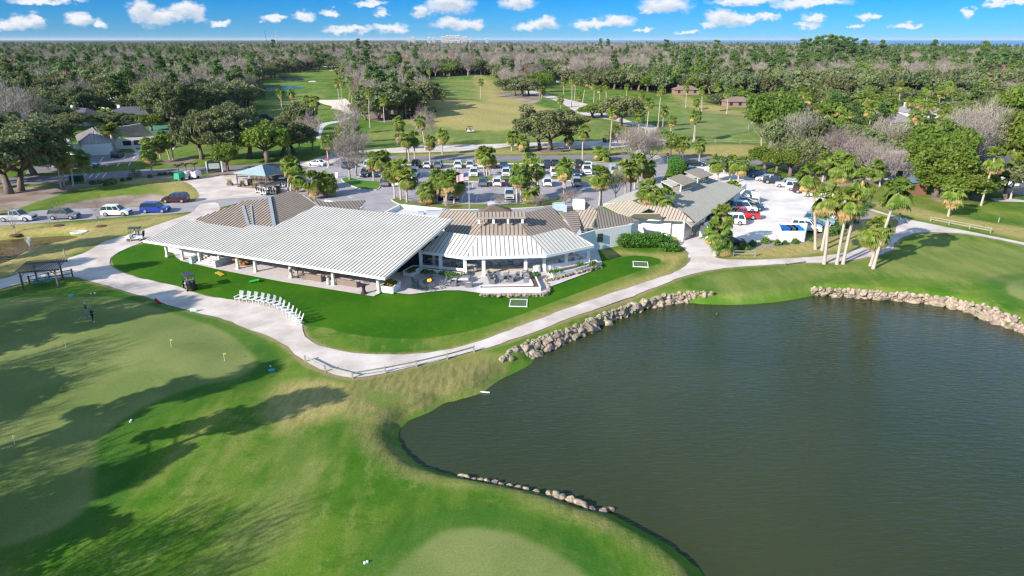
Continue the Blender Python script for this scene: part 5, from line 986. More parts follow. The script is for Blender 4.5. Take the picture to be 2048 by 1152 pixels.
def person(label, loc, rz, pose, top, bottom, hair, shorts, sleeves=True, hatm=None):
    t = thing('person', label, 'person', loc, rz); J = dict(pel=(0, 0, .94), wst=(0, 0, 1.08), chs=(0, 0, 1.32), nck=(.01, 0, 1.50), hd0=(.02, 0, 1.60), hd1=(.03, 0, 1.72), shL=(0, .18, 1.43), shR=(0, -.18, 1.43), elL=(.02, .24, 1.14), elR=(.02, -.24, 1.14), wrL=(.12, .22, .90), wrR=(.12, -.22, .90),
        hpL=(0, .10, .90), hpR=(0, -.10, .90), knL=(.02, .11, .50), knR=(.02, -.11, .50), anL=(0, .11, .09), anR=(0, -.11, .09), toL=(.15, .12, .04), toR=(.15, -.12, .04)); J.update(pose); V = {k: Vector(q) for k, q in J.items()}
    nm = list(V); E_ = [('pel', 'wst'), ('wst', 'chs'), ('chs', 'nck'), ('nck', 'hd0'), ('hd0', 'hd1'), ('chs', 'shL'), ('chs', 'shR'), ('shL', 'elL'), ('elL', 'wrL'), ('shR', 'elR'), ('elR', 'wrR'), ('pel', 'hpL'), ('pel', 'hpR'), ('hpL', 'knL'), ('knL', 'anL'), ('anL', 'toL'), ('hpR', 'knR'), ('knR', 'anR'), ('anR', 'toR')]
    RD = dict(pel=(.13, .11), wst=(.12, .10), chs=(.15, .11), nck=.055, hd0=.085, hd1=.08, shL=.065, shR=.065, elL=.042, elR=.042, wrL=.028, wrR=.028, hpL=.09, hpR=.09, knL=.058, knR=.058, anL=.042, anR=.042, toL=.035, toR=.035)
    pts = [V[k] for k in nm]; ed = [(nm.index(a), nm.index(b)) for a, b in E_]; rad = [RD[k] for k in nm]
    for s in 'LR':                              # palm, four fingers and a thumb, lightly curled
        d = (V['wr' + s] - V['el' + s]).normalized(); sd = Vector((1, 0, 0)).cross(d).normalized(); pi = len(pts); pts.append(V['wr' + s] + d * .07); rad.append(.03); ed.append((nm.index('wr' + s), pi))
        for k, ln in enumerate((.07, .08, .075, .06)):
            a = pts[pi] + sd * (k - 1.5) * .02 + d * .03; b = a + d * ln * .6 + Vector((.02, 0, 0)); pts += [a, b]; rad += [.009, .008]; ed += [(pi, len(pts) - 2), (len(pts) - 2, len(pts) - 1)]
        a = pts[pi] + Vector((.045, 0, 0)) - d * .02; b = a + d * .045 + Vector((.01, 0, 0)); pts += [a, b]; rad += [.011, .009]; ed += [(pi, len(pts) - 2), (len(pts) - 2, len(pts) - 1)]
    skin('body', pts, ed, rad, skinm, t)
    def cl(name, keys, edges, k, m): kk_ = keys.split(); skin(name, [V[q] for q in kk_], [(kk_.index(a), kk_.index(b)) for a, b in edges], [tuple(x * k for x in RD[q]) if isinstance(RD[q], tuple) else RD[q] * (k + .08) for q in kk_], m, t)
    arms = [('shL', 'elL'), ('shR', 'elR')] + ([('elL', 'wrL'), ('elR', 'wrR')] if sleeves else [])
    V['elL_'] = V['elL']; cl('shirt', 'pel wst chs nck shL shR elL elR' + (' wrL wrR' if sleeves else ''), [('pel', 'wst'), ('wst', 'chs'), ('chs', 'nck'), ('chs', 'shL'), ('chs', 'shR')] + arms, 1.13, top)
    cl('shorts' if shorts else 'trousers', 'pel hpL hpR knL knR' + ('' if shorts else ' anL anR'), [('pel', 'hpL'), ('pel', 'hpR'), ('hpL', 'knL'), ('hpR', 'knR')] + ([] if shorts else [('knL', 'anL'), ('knR', 'anR')]), 1.14, bottom)
    hc = (V['hd0'] + V['hd1']) / 2; MB().blob(hc + Vector((-.025, 0, .045)), .115, 2, .03, 1, (1, .86, .85)).build('hair', hatm or hair, t, True)
    f = MB().blob(hc + Vector((.105, 0, -.015)), .02, 1, 0).blob(hc + Vector((.02, .085, -.02)), .022, 1, 0).blob(hc + Vector((.02, -.085, -.02)), .022, 1, 0); f.build('face', skinm, t, True)
    e = MB().blob(hc + Vector((.088, .032, .01)), .011, 1, 0).blob(hc + Vector((.088, -.032, .01)), .011, 1, 0).box(hc.x + .088, hc.y, hc.z - .06, .012, .045, .009); e.build('eyes', trimm, t)
    for s in 'LR': a = V['an' + s]; b = V['to' + s]; MB().tube([a - (b - a) * .35 - Vector((0, 0, .035)), a.lerp(b, .5) - Vector((0, 0, .02)), b + (b - a) * .1], [.05, .055, .035], 7).build('shoe', shoe, t)
    return t
person('golfer in a navy top and pale aqua shorts walking on the putting green', at(176, 637), R(215), dict(knL=(.16, .10, .52), anL=(.22, .10, .12), toL=(.36, .11, .06), knR=(-.06, -.10, .5), anR=(-.24, -.11, .14), toR=(-.12, -.12, .05), wrL=(.02, .27, .88), wrR=(.12, -.25, .92), hd1=(.05, 0, 1.71)), navy, teal_c, hairb, True, False, mat('white_cap', (.7, .7, .7), .8))
person('grey-haired man in navy top and navy trousers standing on the putting green', at(187, 646), R(35), dict(elR=(.10, -.28, 1.2), wrR=(.30, -.14, 1.22), elL=(.05, .27, 1.16), wrL=(.2, .16, 1.08)), navy, navy, hairm, False)
SIT = dict(pel=(-.25, 0, .98), wst=(-.27, 0, 1.1), chs=(-.25, 0, 1.34), nck=(-.22, 0, 1.5), hd0=(-.2, 0, 1.6), hd1=(-.18, 0, 1.70), shL=(-.24, .18, 1.43), shR=(-.24, -.18, 1.43), elL=(-.1, .24, 1.2), elR=(-.1, -.24, 1.2), wrL=(.15, .16, 1.2), wrR=(.15, -.16, 1.2), hpL=(-.25, .1, .96), hpR=(-.25, -.1, .96), knL=(.2, .12, .98), knR=(.2, -.12, .98), anL=(.3, .12, .6), anR=(.3, -.12, .6), toL=(.44, .12, .56), toR=(.44, -.12, .56))
def seated(ct, dy, label, top): q = Matrix.Rotation(ct.rotation_euler.z, 3, 'Z') @ Vector((0, dy, -.03)); person(label, ct.location + q, ct.rotation_euler.z, SIT, top, navy, hairb, False, True)
seated(c1, .25, 'driver in a white shirt seated in the white and teal golf cart', whitec); seated(c2, .25, 'driver in dark clothes seated in the black golf cart on the path', navy); seated(c3, .27, 'left rider in a white shirt in the fairway golf cart', whitec); seated(c3, -.27, 'right rider in a dark shirt in the fairway golf cart', navy)

# ------------------------------------------------ garden chairs and patio furniture
def adirondack(m, square, name='garden_chair'):
    t = thing(name, '', 'chair'); s = MB()
    for i in range(5): x = -.22 + i * .12; s.box(x, 0, .30 + i * .022, .10, .52, .025)
    s.build('seat', m, t); b = MB(); n = 6
    for i in range(n):
        y = (i - 2.5) * .088; h = .78 if square else .62 + .2 * math.cos((i - 2.5) / 2.5 * 1.1); b.beam((-.24, y * .9, .30), (-.24 - h * .36, y * 1.08, .30 + h * .93), .076, .022, (0, 1, 0))
    b.build('backrest', m, t)
    for sg in (-1, 1):
        MB().box(-.02, sg * .33, .56, .72, .13, .025).build('armrest', m, t); MB().box(.26, sg * .29, 0, .09, .03, .56).build('leg', m, t); MB().beam((-.42, sg * .28, .04), (.28, sg * .28, .34), .03, .10, (0, 1, 0)).build('leg', m, t)
    return t
wc = mat('chair_white', (.84, .84, .83), .55); tc_ = mat('chair_teal', (.01, .36, .42), .5); gc_ = mat('chair_grey', (.16, .18, .21), .6)
A1, A0 = adirondack(wc, True), adirondack(wc, False); used = set()
def place(proto, p, rz, label, group, s=1.0):
    o = proto if proto.name not in used else copy_tree(proto); used.add(proto.name); o.location = p; o.rotation_euler = (0, 0, rz); o.scale = (s, s, s); tag(o, label, None, group); return o
CH = [(479, 602.7), (493.5, 604), (507, 605), (520, 607), (531, 609.5), (543, 612), (554, 616), (561, 621.5), (570.5, 626.6), (578, 632.4), (585, 638.6), (591.7, 643.7), (598, 648)]
for i, (u, v) in enumerate(CH):
    p = P(u, v, .055); place(A1 if i < 7 else A0, p, R(-112 - i * 5.2), 'white wooden garden chair, %s in the curved row between path and lawn' % ordn(i, 13), 'white garden chairs along the path', 1.12)
T1 = adirondack(tc_, False); place(T1, at(77, 571), R(-72), 'turquoise garden chair on the left under the pergola', 'turquoise chairs under the pergola', 1.15); place(T1, at(97, 568), R(-72), 'turquoise garden chair on the right under the pergola', 'turquoise chairs under the pergola', 1.15)
G1 = adirondack(gc_, False)
FP = P(859, 571, .12)
ft = thing('fire_pit', 'round stone fire pit table with orange flames on the patio', 'fire pit', FP)
MB().cyl(0, 0, 0, .62, .5, 20, .66).build('base', mat('pit_stone', (.62, .60, .58), .8), ft); MB().cyl(0, 0, .5, .86, .08, 24).build('table_top', mat('pit_top', (.10, .12, .13), .5), ft)
fl_ = MB(); rr = random.Random(1)
for i in range(9): a = rr.uniform(0, 6.28); q = rr.uniform(0, .26); fl_.tube([(math.cos(a) * q, math.sin(a) * q, .57), (math.cos(a) * q * 1.1, math.sin(a) * q, .7), (math.cos(a) * q + .03, math.sin(a) * q, .86)], [.09, .07, .01], 6)
fl_.build('flames', mat('flame', (.9, .3, .05), .6, emit=(1, .28, .03, 2.2)), ft)
for i, a in enumerate([170, 195, 95, 225, 255, 285, 20, 345]):
    q = Vector((math.cos(R(a)), math.sin(R(a)), 0)) * 1.75; place(G1, FP + q, R(a + 180), 'grey garden chair at the fire pit, %s around it' % ['on its far left', 'on its near left', 'directly behind it', 'front left', 'front', 'front right', 'on its far right', 'on its near right'][i], 'grey chairs round the fire pit', .95)
wick = mat('wicker', (.25, .19, .16), .85, c2=(.17, .13, .11), scale=14, bump=.4); cush = mat('cushion', (.70, .68, .68), .9); wickg = mat('grey_wicker', (.17, .17, .19), .85, c2=(.12, .12, .13), scale=14)
def lounge(name, label, cat, p, rz, w_, m, grp=None, cm=None, d=.85):
    t = thing(name, label, cat, p, rz, grp); MB().box(0, 0, .05, d, w_, .32).build('base', m, t); MB().box(-d / 2 + .08, 0, .37, .16, w_, .42).build('backrest', m, t)
    for s in (-1, 1): MB().box(.02, s * (w_ / 2 - .07), .37, d * .9, .14, .22).build('armrest', m, t)
    n = max(1, round((w_ - .3) / .65)); MB().box(.05, 0, .372, d * .72, w_ - .32, .12).build('seat_cushion', cm or cush, t); return t
lounge('wicker_sofa', 'long brown wicker sofa at the pavilion edge, left of the tall cocktail table group', 'sofa', P(628, 559, .12), R(66), 3.0, wick, 'brown wicker sofas under the pavilion')
lounge('wicker_sofa', 'long brown wicker sofa at the pavilion edge, nearest the dark draped table', 'sofa', P(697, 570, .12), R(66), 3.1, wick, 'brown wicker sofas under the pavilion')
for i, (u, v, a) in enumerate([(649, 549, 200), (662, 556, 190), (690, 552, 260), (734, 563, 190), (643, 543, 250), (718, 552, 220)]): lounge('wicker_armchair', 'brown wicker armchair under the pavilion roof, %s' % ordn(i, 6), 'armchair', P(u, v, .12), R(a), .85, wick, 'wicker armchairs under the pavilion')
lounge('wicker_armchair', 'grey wicker armchair left of the low patio table', 'armchair', P(907, 571, .12), R(0), .85, wickg, 'grey wicker seats on the patio', None, .8); lounge('wicker_sofa', 'grey wicker love seat with pale cushions behind the low patio table', 'sofa', P(927, 564, .12), R(-95), 1.6, wickg, 'grey wicker seats on the patio'); lounge('wicker_armchair', 'grey wicker armchair right of the low patio table', 'armchair', P(938, 573, .12), R(178), .85, wickg, 'grey wicker seats on the patio', None, .8)
def table(name, label, cat, p, rz, sx, sy, h, m, mt=None, grp=None, rnd=False):
    t = thing(name, label, cat, p, rz, grp)
    if rnd: MB().cyl(0, 0, h - .04, sx / 2, .04, 18).build('table_top', m, t); MB().cyl(0, 0, 0, .04, h - .04, 8).build('pedestal', mt or m, t); MB().cyl(0, 0, 0, sx * .3, .03, 14).build('foot', mt or m, t)
    else:
        MB().box(0, 0, h - .05, sx, sy, .05).build('table_top', m, t)
        for i in (-1, 1):
            for j in (-1, 1): MB().box(i * (sx / 2 - .06), j * (sy / 2 - .06), 0, .05, .05, h - .05).build('leg', mt or m, t)
    return t
table('coffee_table', 'low grey wicker coffee table between the patio seats', 'table', P(921, 572, .12), 0, 1.1, .55, .38, wickg)
# draped cocktail table
dt = thing('cocktail_table', 'tall cocktail table in a dark purple stretch cover at the pavilion corner', 'table', P(728, 587, .12)); pur = mat('purple_cloth', (.055, .02, .05), .7)
MB().tube([(0, 0, 0), (0, 0, .25), (0, 0, .6), (0, 0, .95), (0, 0, 1.08)], [.42, .26, .17, .26, .40], 12).build('cover', pur, dt); MB().cyl(0, 0, 1.08, .42, .03, 18).build('table_top', pur, dt)
table('bar_table', 'round black bar table with stools under the pavilion', 'table', P(597, 555, .12), 0, .8, .8, 1.05, trimm, None, None, True)
def simple_chair(m, h=.46):
    t = thing('patio_chair', '', 'chair'); MB().box(0, 0, h, .46, .46, .05).build('seat', m, t); MB().box(-.22, 0, h + .12, .04, .44, .38).build('backrest', m, t)
    for i in (-1, 1):
        for j in (-1, 1): MB().box(i * .2, j * .2, 0, .04, .04, h).build('leg', m, t)
    return t
S1 = simple_chair(wick, .72)
for i, (u, v, a) in enumerate([(585, 556, 0), (604, 559, 170), (600, 551, 260)]): place(S1, P(u, v, .12), R(a), 'brown bar stool at the round bar table, %s' % ordn(i, 3), 'bar stools at the round bar table')
MB().tube([(0, 0, 0), (0, 0, .1), (0, 0, .75), (0, 0, .85)], [.22, .26, .22, .16], 12).build('urn', mat('urn_grey', (.45, .5, .52), .5)).location = P(657, 569, .12); tag(bpy.data.objects['urn'], 'tall grey-blue urn beside a pavilion post', 'urn')
S2 = simple_chair(mat('chair_metal', (.30, .31, .32), .5)); S3 = simple_chair(wc); S4 = simple_chair(gc_)
tt = mat('table_stone', (.62, .62, .61), .5)
# inside the dining pavilion
for i, (u, v) in enumerate([(866, 528), (894, 532), (922, 536), (945, 540), (950, 526), (992, 532), (991, 523), (1034, 530), (1033, 521)]):
    p = P(u, v, .18); L3 = 'dining table inside the white-roofed pavilion, %s' % ordn(i, 9); table('dining_table', L3, 'table', p, R(8), 1.3, .85, .75, tt, gc_, 'dining tables in the pavilion')
    for j, (dx, dy, a) in enumerate([(-.95, 0, 0), (.95, 0, 180), (0, .8, -90), (0, -.8, 90)]): place(S2, p + Vector((dx, dy, 0)), R(a), 'grey metal chair at the %s dining table, on its %s side' % (ordn(i, 9), ['left', 'right', 'far', 'near'][j]), 'metal chairs at the dining tables')
for i, (u, v) in enumerate([(1073, 542), (1100, 537), (1127, 529), (1150, 525)]):
    t = thing('draped_table', 'round white-clothed table, %s in the dining pavilion\'s right half' % ordn(i, 4), 'table', P(u, v, .18), 0, 'white draped tables'); MB().tube([(0, 0, 0), (0, 0, .7), (0, 0, .76)], [.62, .5, .48], 16).build('tablecloth', whitec, t)
for i, (u, v) in enumerate([(1104, 539), (1121, 531), (1134, 529), (1144, 527), (1158, 526)]): place(S2, P(u, v, .18), R(40 * i), 'grey metal chair among the white draped tables, %s' % ordn(i, 5), 'chairs among the draped tables')
# stacked lounge set on the walled terrace
for i, (u, v, a) in enumerate([(981, 554, -10), (983, 560, -10), (985, 566, -10), (996, 556, 90), (999, 561, 90), (1003, 566, 80), (1013, 556, 180), (1021, 563, 0), (1027, 560, 180), (1036, 556, 90), (1050, 551, 170), (1053, 556, 170), (1054, 563, 170)]):
    if i in (3, 4, 5, 9): place(S4, P(u, v, .12), R(a), 'dark grey chair on the walled terrace, %s of its kind' % ordn((3, 4, 5, 9).index(i), 4), 'dark grey terrace chairs')
    else: lounge('wicker_armchair', 'grey wicker armchair on the walled terrace, %s' % ordn([0, 1, 2, 6, 7, 8, 10, 11, 12].index(i), 9), 'armchair', P(u, v, .12), R(a), .8, wickg, 'grey wicker armchairs on the walled terrace', None, .75)
# white tables and chairs on the raised left end of the pavilion
for i, (u, v) in enumerate([(372, 501), (388, 502), (416, 509)]):
    p = P(u, v, .77); table('dining_table', 'white table on the raised pavilion end, %s' % ordn(i, 3), 'table', p, 0, .9, .9, .75, wc, None, 'white tables on the raised pavilion end')
    for j, (dx, dy, a) in enumerate([(-.8, 0, 0), (.8, 0, 180), (0, -.8, 90)]): place(S3, p + Vector((dx, dy, 0)), R(a), 'white chair, %s table of the raised pavilion end, %s side' % (ordn(i, 3), ['left', 'right', 'near'][j]), 'white chairs on the raised pavilion end')
# lawn games, mats, bag, cooler boxes, flags
for lab, u, v, c, a in [('yellow-topped cornhole board on the bright lawn near the steps', 440, 550, (.65, .42, .05), 150), ('green cornhole board on the bright lawn near the bar table', 509, 564, (.03, .42, .06), 5)]:
    t = thing('cornhole_board', lab, 'lawn game', at(u, v), R(a), 'cornhole boards on the lawn'); M_ = mat('board_' + lab[:5], c, .6); MB().beam((-.6, 0, .08), (.6, 0, .3), .62, .05).build('board', M_, t)
    for s in (-1, 1): MB().box(.52, s * .24, 0, .06, .05, .27).build('leg', mat('board_frame', (.05, .35, .06), .7), t)
for lab, u, v, a in [('white-framed green hitting mat on the lawn in front of the terrace', 1037, 607, -3), ('white-framed green hitting mat at the right end of the lawn', 1281, 529, -8)]:
    t = thing('hitting_mat', lab, 'golf mat', at(u, v), R(a), 'hitting mats on the lawn'); mb = MB()
    for sx, sy, w_, h_ in ((0, 1, 2.1, .1), (0, -1, 2.1, .1), (1, 0, .1, 2.3), (-1, 0, .1, 2.3)): mb.box(sx * .97, sy * 1.12, 0, w_, h_, .08)
    mb.build('frame', wc, t); MB().box(0, 0, .01, 1.8, 2.1, .04).build('turf', mat('mat_turf', (.10, .16, .06), .9), t)
t = thing('golf_bag', 'red and white golf bag leaning on its stand beside the path', 'golf bag', at(320, 608), R(-30)); MB().tube([(0, 0, .1), (-.75, 0, .45)], [.14, .16], 10).build('bag', mat('bag_red', (.45, .03, .03), .6), t); MB().tube([(-.75, 0, .45), (-.95, 0, .55)], [.15, .12], 8).build('club_heads', whitec, t); MB().beam((-.6, .1, .4), (-.5, .3, 0), .02, .02).beam((-.6, -.1, .4), (-.5, -.3, 0), .02, .02).build('stand', trimm, t)
for i, (u, v) in enumerate([(384, 624.5), (390, 624.5)]): t = thing('sign_board', 'small pale blue-white board by the green edge, %s of the pair' % ordn(i, 2), 'sign', at(u, v), R(10), 'small boards by the green'); MB().box(0, 0, .1, .34, .05, .42).build('panel', mat('pale_board', (.6, .72, .78), .6), t); MB().box(0, 0, 0, .04, .04, .12).build('stake', trimm, t)
yel = mat('flag_yellow', (.62, .62, .02), .7)
def pin(u, v, label, h=.85, grp='practice green pins'):
    t = thing('putting_flag', label, 'golf flag', at(u, v), 0, grp); MB().cyl(0, 0, 0, .018, h, 6).build('pole', wc, t); MB().add([(0, 0, h), (.2, .04, h - .05), (.19, .02, h - .15), (0, 0, h - .15), (0, .02, h), (.2, .06, h - .05), (.19, .04, h - .15), (0, .02, h - .15)], [(0, 1, 2, 3), (4, 5, 6, 7), (0, 1, 5, 4), (1, 2, 6, 5), (2, 3, 7, 6)]).build('flag', yel, t)
for l, u, v in [('yellow practice flag nearest the left edge of the putting green', 32, 896), ('yellow practice flag on the putting green below the two golfers', 133, 700), ('yellow practice flag in the middle of the putting green', 344, 701), ('yellow practice flag nearest the round right end of the putting green', 450, 726)]: pin(u, v, l)
pin(1496, 262, 'yellow flag on the far right green', 2.1)
pin(1814 - 320, 246, 'pale flagstick beside the far bunker on the right', 1.8) if 0 else None
bl = mat('ball_white', (.85, .85, .85), .4)
for i, (u, v) in enumerate([(159, 641), (152, 643), (163, 637), (264, 847), (262, 850), (730, 1130), (735, 1128), (541, 734), (182, 588), (190, 587)]): tag(MB().blob((0, 0, .05), .05 if i < 3 else .1, 1, 0).build('golf_ball', bl), 'white golf ball or marker lying on the practice green, %s' % ORD[i], 'golf ball', 'white balls on the practice green').location = at(u, v)
for l, u, v in [('round aqua hole marker on the putting green near the pergola', 142, 591), ('round aqua hole marker right of the putting green', 543, 741)]: tag(MB().cyl(0, 0, 0, .3, .05, 14).build('green_marker', tc_), l, 'golf marker', 'aqua markers').location = at(u, v)
# ------------------------------------------------ pergola, fences, signs, small buildings
grayw = mat('weathered_wood', (.17, .15, .145), .85, c2=(.10, .09, .09), scale=3, stretch=(1, 1, .2)); railm = mat('pale_rail', (.34, .35, .27), .8, c2=(.24, .25, .19), scale=3); dkrail = mat('dark_rail', (.13, .10, .08), .85)
pg = thing('pergola', 'weathered slatted timber pergola sheltering two turquoise chairs', 'pergola', (0, 0, 0)); ft_ = [at(48, 580), at(117, 574.5), at(75, 562), at(126, 557)]
for p in ft_: MB().box(p.x, p.y, p.z - .1, .17, .17, 2.35, .25).build('post', grayw, pg)
a, b, c, d = [p + Vector((0, 0, 2.25 - p.z)) for p in ft_]; ax = (b - a).normalized(); c = a + (c - a).project(Vector((-ax.y, ax.x, 0))); d = b + (c - a); mb = MB(); up = Vector((0, 0, .08)); mb.beam(a - ax * .5, b + ax * .5, .12, .2); mb.beam(c - ax * .5 + up, d + ax * .5 + up, .12, .2); mb.build('beam', grayw, pg); mb = MB()
for i in range(17): t = i / 16; q0 = (a - ax * .35).lerp(b + ax * .35, t); q1 = q0 + (c - a); dd = (q1 - q0).normalized(); mb.beam(q0 - dd * .45 + Vector((0, 0, .16)), q1 + dd * .5 + Vector((0, 0, .26)), .085, .09)
mb.build('rafter_slats', grayw, pg); mb = MB()
for q, s in ((a, 1), (b, -1)): mb.beam(q - Vector((0, 0, .6)), q + ax * s * .55 - Vector((0, 0, .05)), .08, .08)
mb.build('brace', grayw, pg)
def fence(name, label, pts, m, hgt=1.0, rails=2, z=None, sp=None, rail=.09, cat='fence'):
    t = thing(name, label, cat, (0, 0, 0)); q = [at(u, v) for u, v in pts]
    for p in q: MB().box(p.x, p.y, p.z - .1, .14, .14, hgt + .15, .2).build('post', m, t)
    for k in range(rails):
        mb = MB(); hz = Vector((0, 0, hgt * (1 - .45 * k) - .08))
        for i in range(len(q) - 1): mb.beam(q[i] + hz, q[i + 1] + hz, .05, rail)
        mb.build('rail', m, t)
    return t
fence('rail_fence', 'dark two-rail wooden fence behind the pergola', [(60, 568), (100, 561), (126, 558), (146, 554)], grayw, 1.05)
fence('rail_fence', 'pale low rail fence along the outer bend of the path', [(611, 724), (651, 744), (705.5, 757), (771, 746), (833, 733.5), (894.5, 719), (948, 704)], railm, .62, 1, rail=.13)
fence('rail_fence', 'pale two-rail fence along the path at far right', [(1861, 443), (1898, 450), (1939, 458), (1981, 466)], railm, .85)
fence('rail_fence', 'pale two-rail fence beside the shaggy palm clump', [(1428, 512), (1466, 513), (1510, 513)], railm, .9)
fence('rail_fence', 'weathered rail fence panel leaning at the path junction', [(1798, 438), (1810, 446)], grayw, 1.0); fence('rail_fence', 'low pale rail lying at the lower path edge', [(1572, 531), (1609, 526)], grayw, .25, 1)
fence('rail_fence', 'long pale rail fence along the street at far right green', [(1290, 294), (1330, 290), (1380, 288), (1430, 287), (1480, 287), (1530, 288)], railm, 1.1); fence('rail_fence', 'long thin rail fence along the shaded shell strip', [(1150, 297), (1190, 301), (1230, 299), (1262, 295)], railm, 1.0)
tag(MB().cyl(0, 0, 0, .09, .95, 8).build('bollard', railm), 'single pale timber bollard on the dry bank beside the path', 'bollard').location = at(130, 512)
tag(MB().cyl(0, 0, 0, .09, .8, 8).build('bollard', railm), 'single short white post on the dry grass at far right', 'bollard').location = at(1997, 444)
def box_thing(name, label, cat, p, rz, sx, sy, sz, m, lid=None):
    t = thing(name, label, cat, p, rz); MB().box(0, 0, 0, sx, sy, sz).build('body', m, t); MB().box(0, 0, sz, sx * 1.05, sy * 1.05, .06).build('lid', lid or m, t); return t
grn = mat('utility_green', (.02, .16, .11), .6); box_thing('utility_cabinet', 'green utility cabinet beside the shaggy palm clump', 'cabinet', at(1457, 508), .1, .8, .7, 1.1, grn); box_thing('utility_cabinet', 'green utility cabinet by the big oak at the street', 'cabinet', at(1049, 302), 0, 2.6, 1.6, 2.0, grn); box_thing('utility_cabinet', 'dark green utility box by the left palms at the street', 'cabinet', at(154, 362), 0, 2.4, 1.2, 1.1, mat('dark_green', (.015, .06, .045), .6))
q = at(158, 463.5); q.z = -.35; rg = thing('concrete_culvert', 'white concrete culvert headwall on the bank of the small pond', 'culvert', q, R(25)); MB().tube([(math.cos(a) * 1.1, math.sin(a) * .6, .25) for a in np.linspace(0, 6.283, 17)], .16, 8).build('rim', whp, rg); MB().cyl(0, 0, .05, .6, .06, 12).build('opening', dark, rg)
tag(MB().add([(-1.8, -.5, 0), (1.4, -.7, 0), (2.2, .3, .05), (-.8, .7, .05), (-1.8, -.5, -.5), (1.4, -.7, -.5), (2.2, .3, -.5), (-.8, .7, -.5)], [(0, 1, 2, 3), (0, 1, 5, 4), (1, 2, 6, 5), (2, 3, 7, 6), (3, 0, 4, 7)]).build('sand_bar', sand), 'pale sand bar at the small pond edge', 'sand bar').location = P(110, 493, -.88)
jt = thing('pond_fountain', 'small white fountain jet in the left pond', 'fountain', P(60, 493, -1.0)); QBm = QB(); QBm.strands(np.random.default_rng(2), (0, 0, .1), (.12, .12, .1), 160, 1.2, .02, 6); link('water_jet', QBm.mesh('water_jet', mat('spray', (.85, .88, .9), .3)), jt)
# gazebo
gz_ = thing('gazebo', 'open snack gazebo with a faded blue-grey hip roof and timber bar', 'gazebo', (0, 0, 0)); gr_ = mat('blue_grey_metal', (.27, .36, .40), .5, c2=(.23, .31, .36), scale=.6)
gp = P(524, 329, 5.2); ev = Q((466, 346, 3.0), (531, 351.5, 3.0), (570, 343, 3.0), (548, 333, 3.0))
for i in (0, 1, 2, 3): roof_plane('roof', [ev[i], ev[(i + 1) % 4], gp], gr_, mat('bg_seam', (.17, .25, .29), .6), gz_, .8, .12, .06, .05)
cc = sum(ev, Vector()) / 4
for e_ in ev: p = e_.lerp(cc, .1); MB().box(p.x, p.y, 0, .2, .2, 2.95).build('post', grayw, gz_)
MB().prism([(e_.lerp(cc, .02)).to_2d() for e_ in ev], .045, .12).build('floor', mat('pink_pavers', (.45, .33, .30), .85, c2=(.38, .28, .26), scale=2), gz_)
q = P(530, 362, .1); MB().box(q.x, q.y, .1, 6.0, .7, 1.1, .05).box(q.x + 3.4, q.y + 2, .1, 2.8, 4.0, 1.1, .05).build('bar_counter', grayw, gz_); MB().box(q.x + 3.0, q.y + 3.2, 1.2, 3.4, 1.8, 1.3).build('kitchen_unit', dark, gz_)
for i in range(6): S_ = place(S1, q + Vector((-2.6 + i * .95, -.9, 0)), R(90), 'dark bar stool at the gazebo bar, %s' % ordn(i, 6), 'bar stools at the gazebo bar')
q = P(485, 359, .1); t = table('picnic_table', 'timber picnic table at the left side of the gazebo', 'table', q, .1, 2.2, .8, .75, grayw); 
for s in (-1, 1): MB().box(0, s * .75, .42, 2.2, .28, .05).build('bench', grayw, t)
for i, (u, v) in enumerate([(460, 370.5), (485, 373), (511, 376)]):
    t = box_thing('planter_box', 'grey box planter of dry yellow grass, %s in front of the gazebo' % ordn(i, 3), 'planter', P(u, v, .05), 0, 1.1, .7, .45, grayw); g_ = QB(); g_.strands(np.random.default_rng(i), (0, 0, .5), (.35, .25, .15), 220, .8, .02, 2.5); link('grass', g_.mesh('grass', mat('dry_tuft', (.52, .40, .12), .9)), t)
box_thing('trash_bin', 'dark square bin in front of the gazebo', 'bin', P(501, 371, .05), 0, .8, .8, 1.2, trimm)
# monument sign
t = thing('entrance_sign', 'dark green entrance sign with arched top and cream panel beside the street', 'sign', at(430, 345), R(18)); MB().box(0, 0, .3, 3.0, .3, 2.2).build('board', mat('sign_green', (.02, .045, .035), .6), t); MB().add([(-1.5, -.15, 2.5), (1.5, -.15, 2.5), (0, -.15, 3.2), (-1.5, .15, 2.5), (1.5, .15, 2.5), (0, .15, 3.2)], [(0, 1, 2), (3, 4, 5), (0, 1, 4, 3), (1, 2, 5, 4), (2, 0, 3, 5)]).build('pediment', mat('sign_green', None or (.02, .045, .035)), t)
MB().box(0, -.18, .9, 2.3, .05, 1.2).build('panel', mat('sign_panel', (.42, .46, .45), .6), t); [MB().box(s * 1.6, 0, 0, .25, .35, 2.6).build('post', wc, t) for s in (-1, 1)]
# portable light towers
for i, (u, v, c) in enumerate([(360.5, 361, (.01, .36, .2)), (375.5, 358, (.72, .70, .64)), (393, 357, (.75, .74, .70))]):
    t = thing('light_tower', '%s portable light tower trailer, %s of the three in the yard' % ('green' if i == 0 else 'white', ordn(i, 3)), 'light tower', P(u, v, .05), R(80), 'portable light towers'); M_ = mat('tower_%d' % i, c, .5)
    MB().box(0, 0, .45, 2.3, 1.3, 1.25, 0, None, .85, .85).build('housing', M_, t); MB().cyl(0, 0, 1.6, .06, 1.6, 8).build('mast', trimm, t)
    for k in range(4): a = k * 1.57 + .4; MB().box(math.cos(a) * .55, math.sin(a) * .55, 3.0 + .2 * (k % 2), .5, .42, .28, a).build('lamp_head', trimm, t)
    for s in (-1, 1): MB().tube([(-.3, s * .68 - .1, .36), (-.3, s * .68 + .1, .36)], .36, 12).build('wheel', tyre, t)
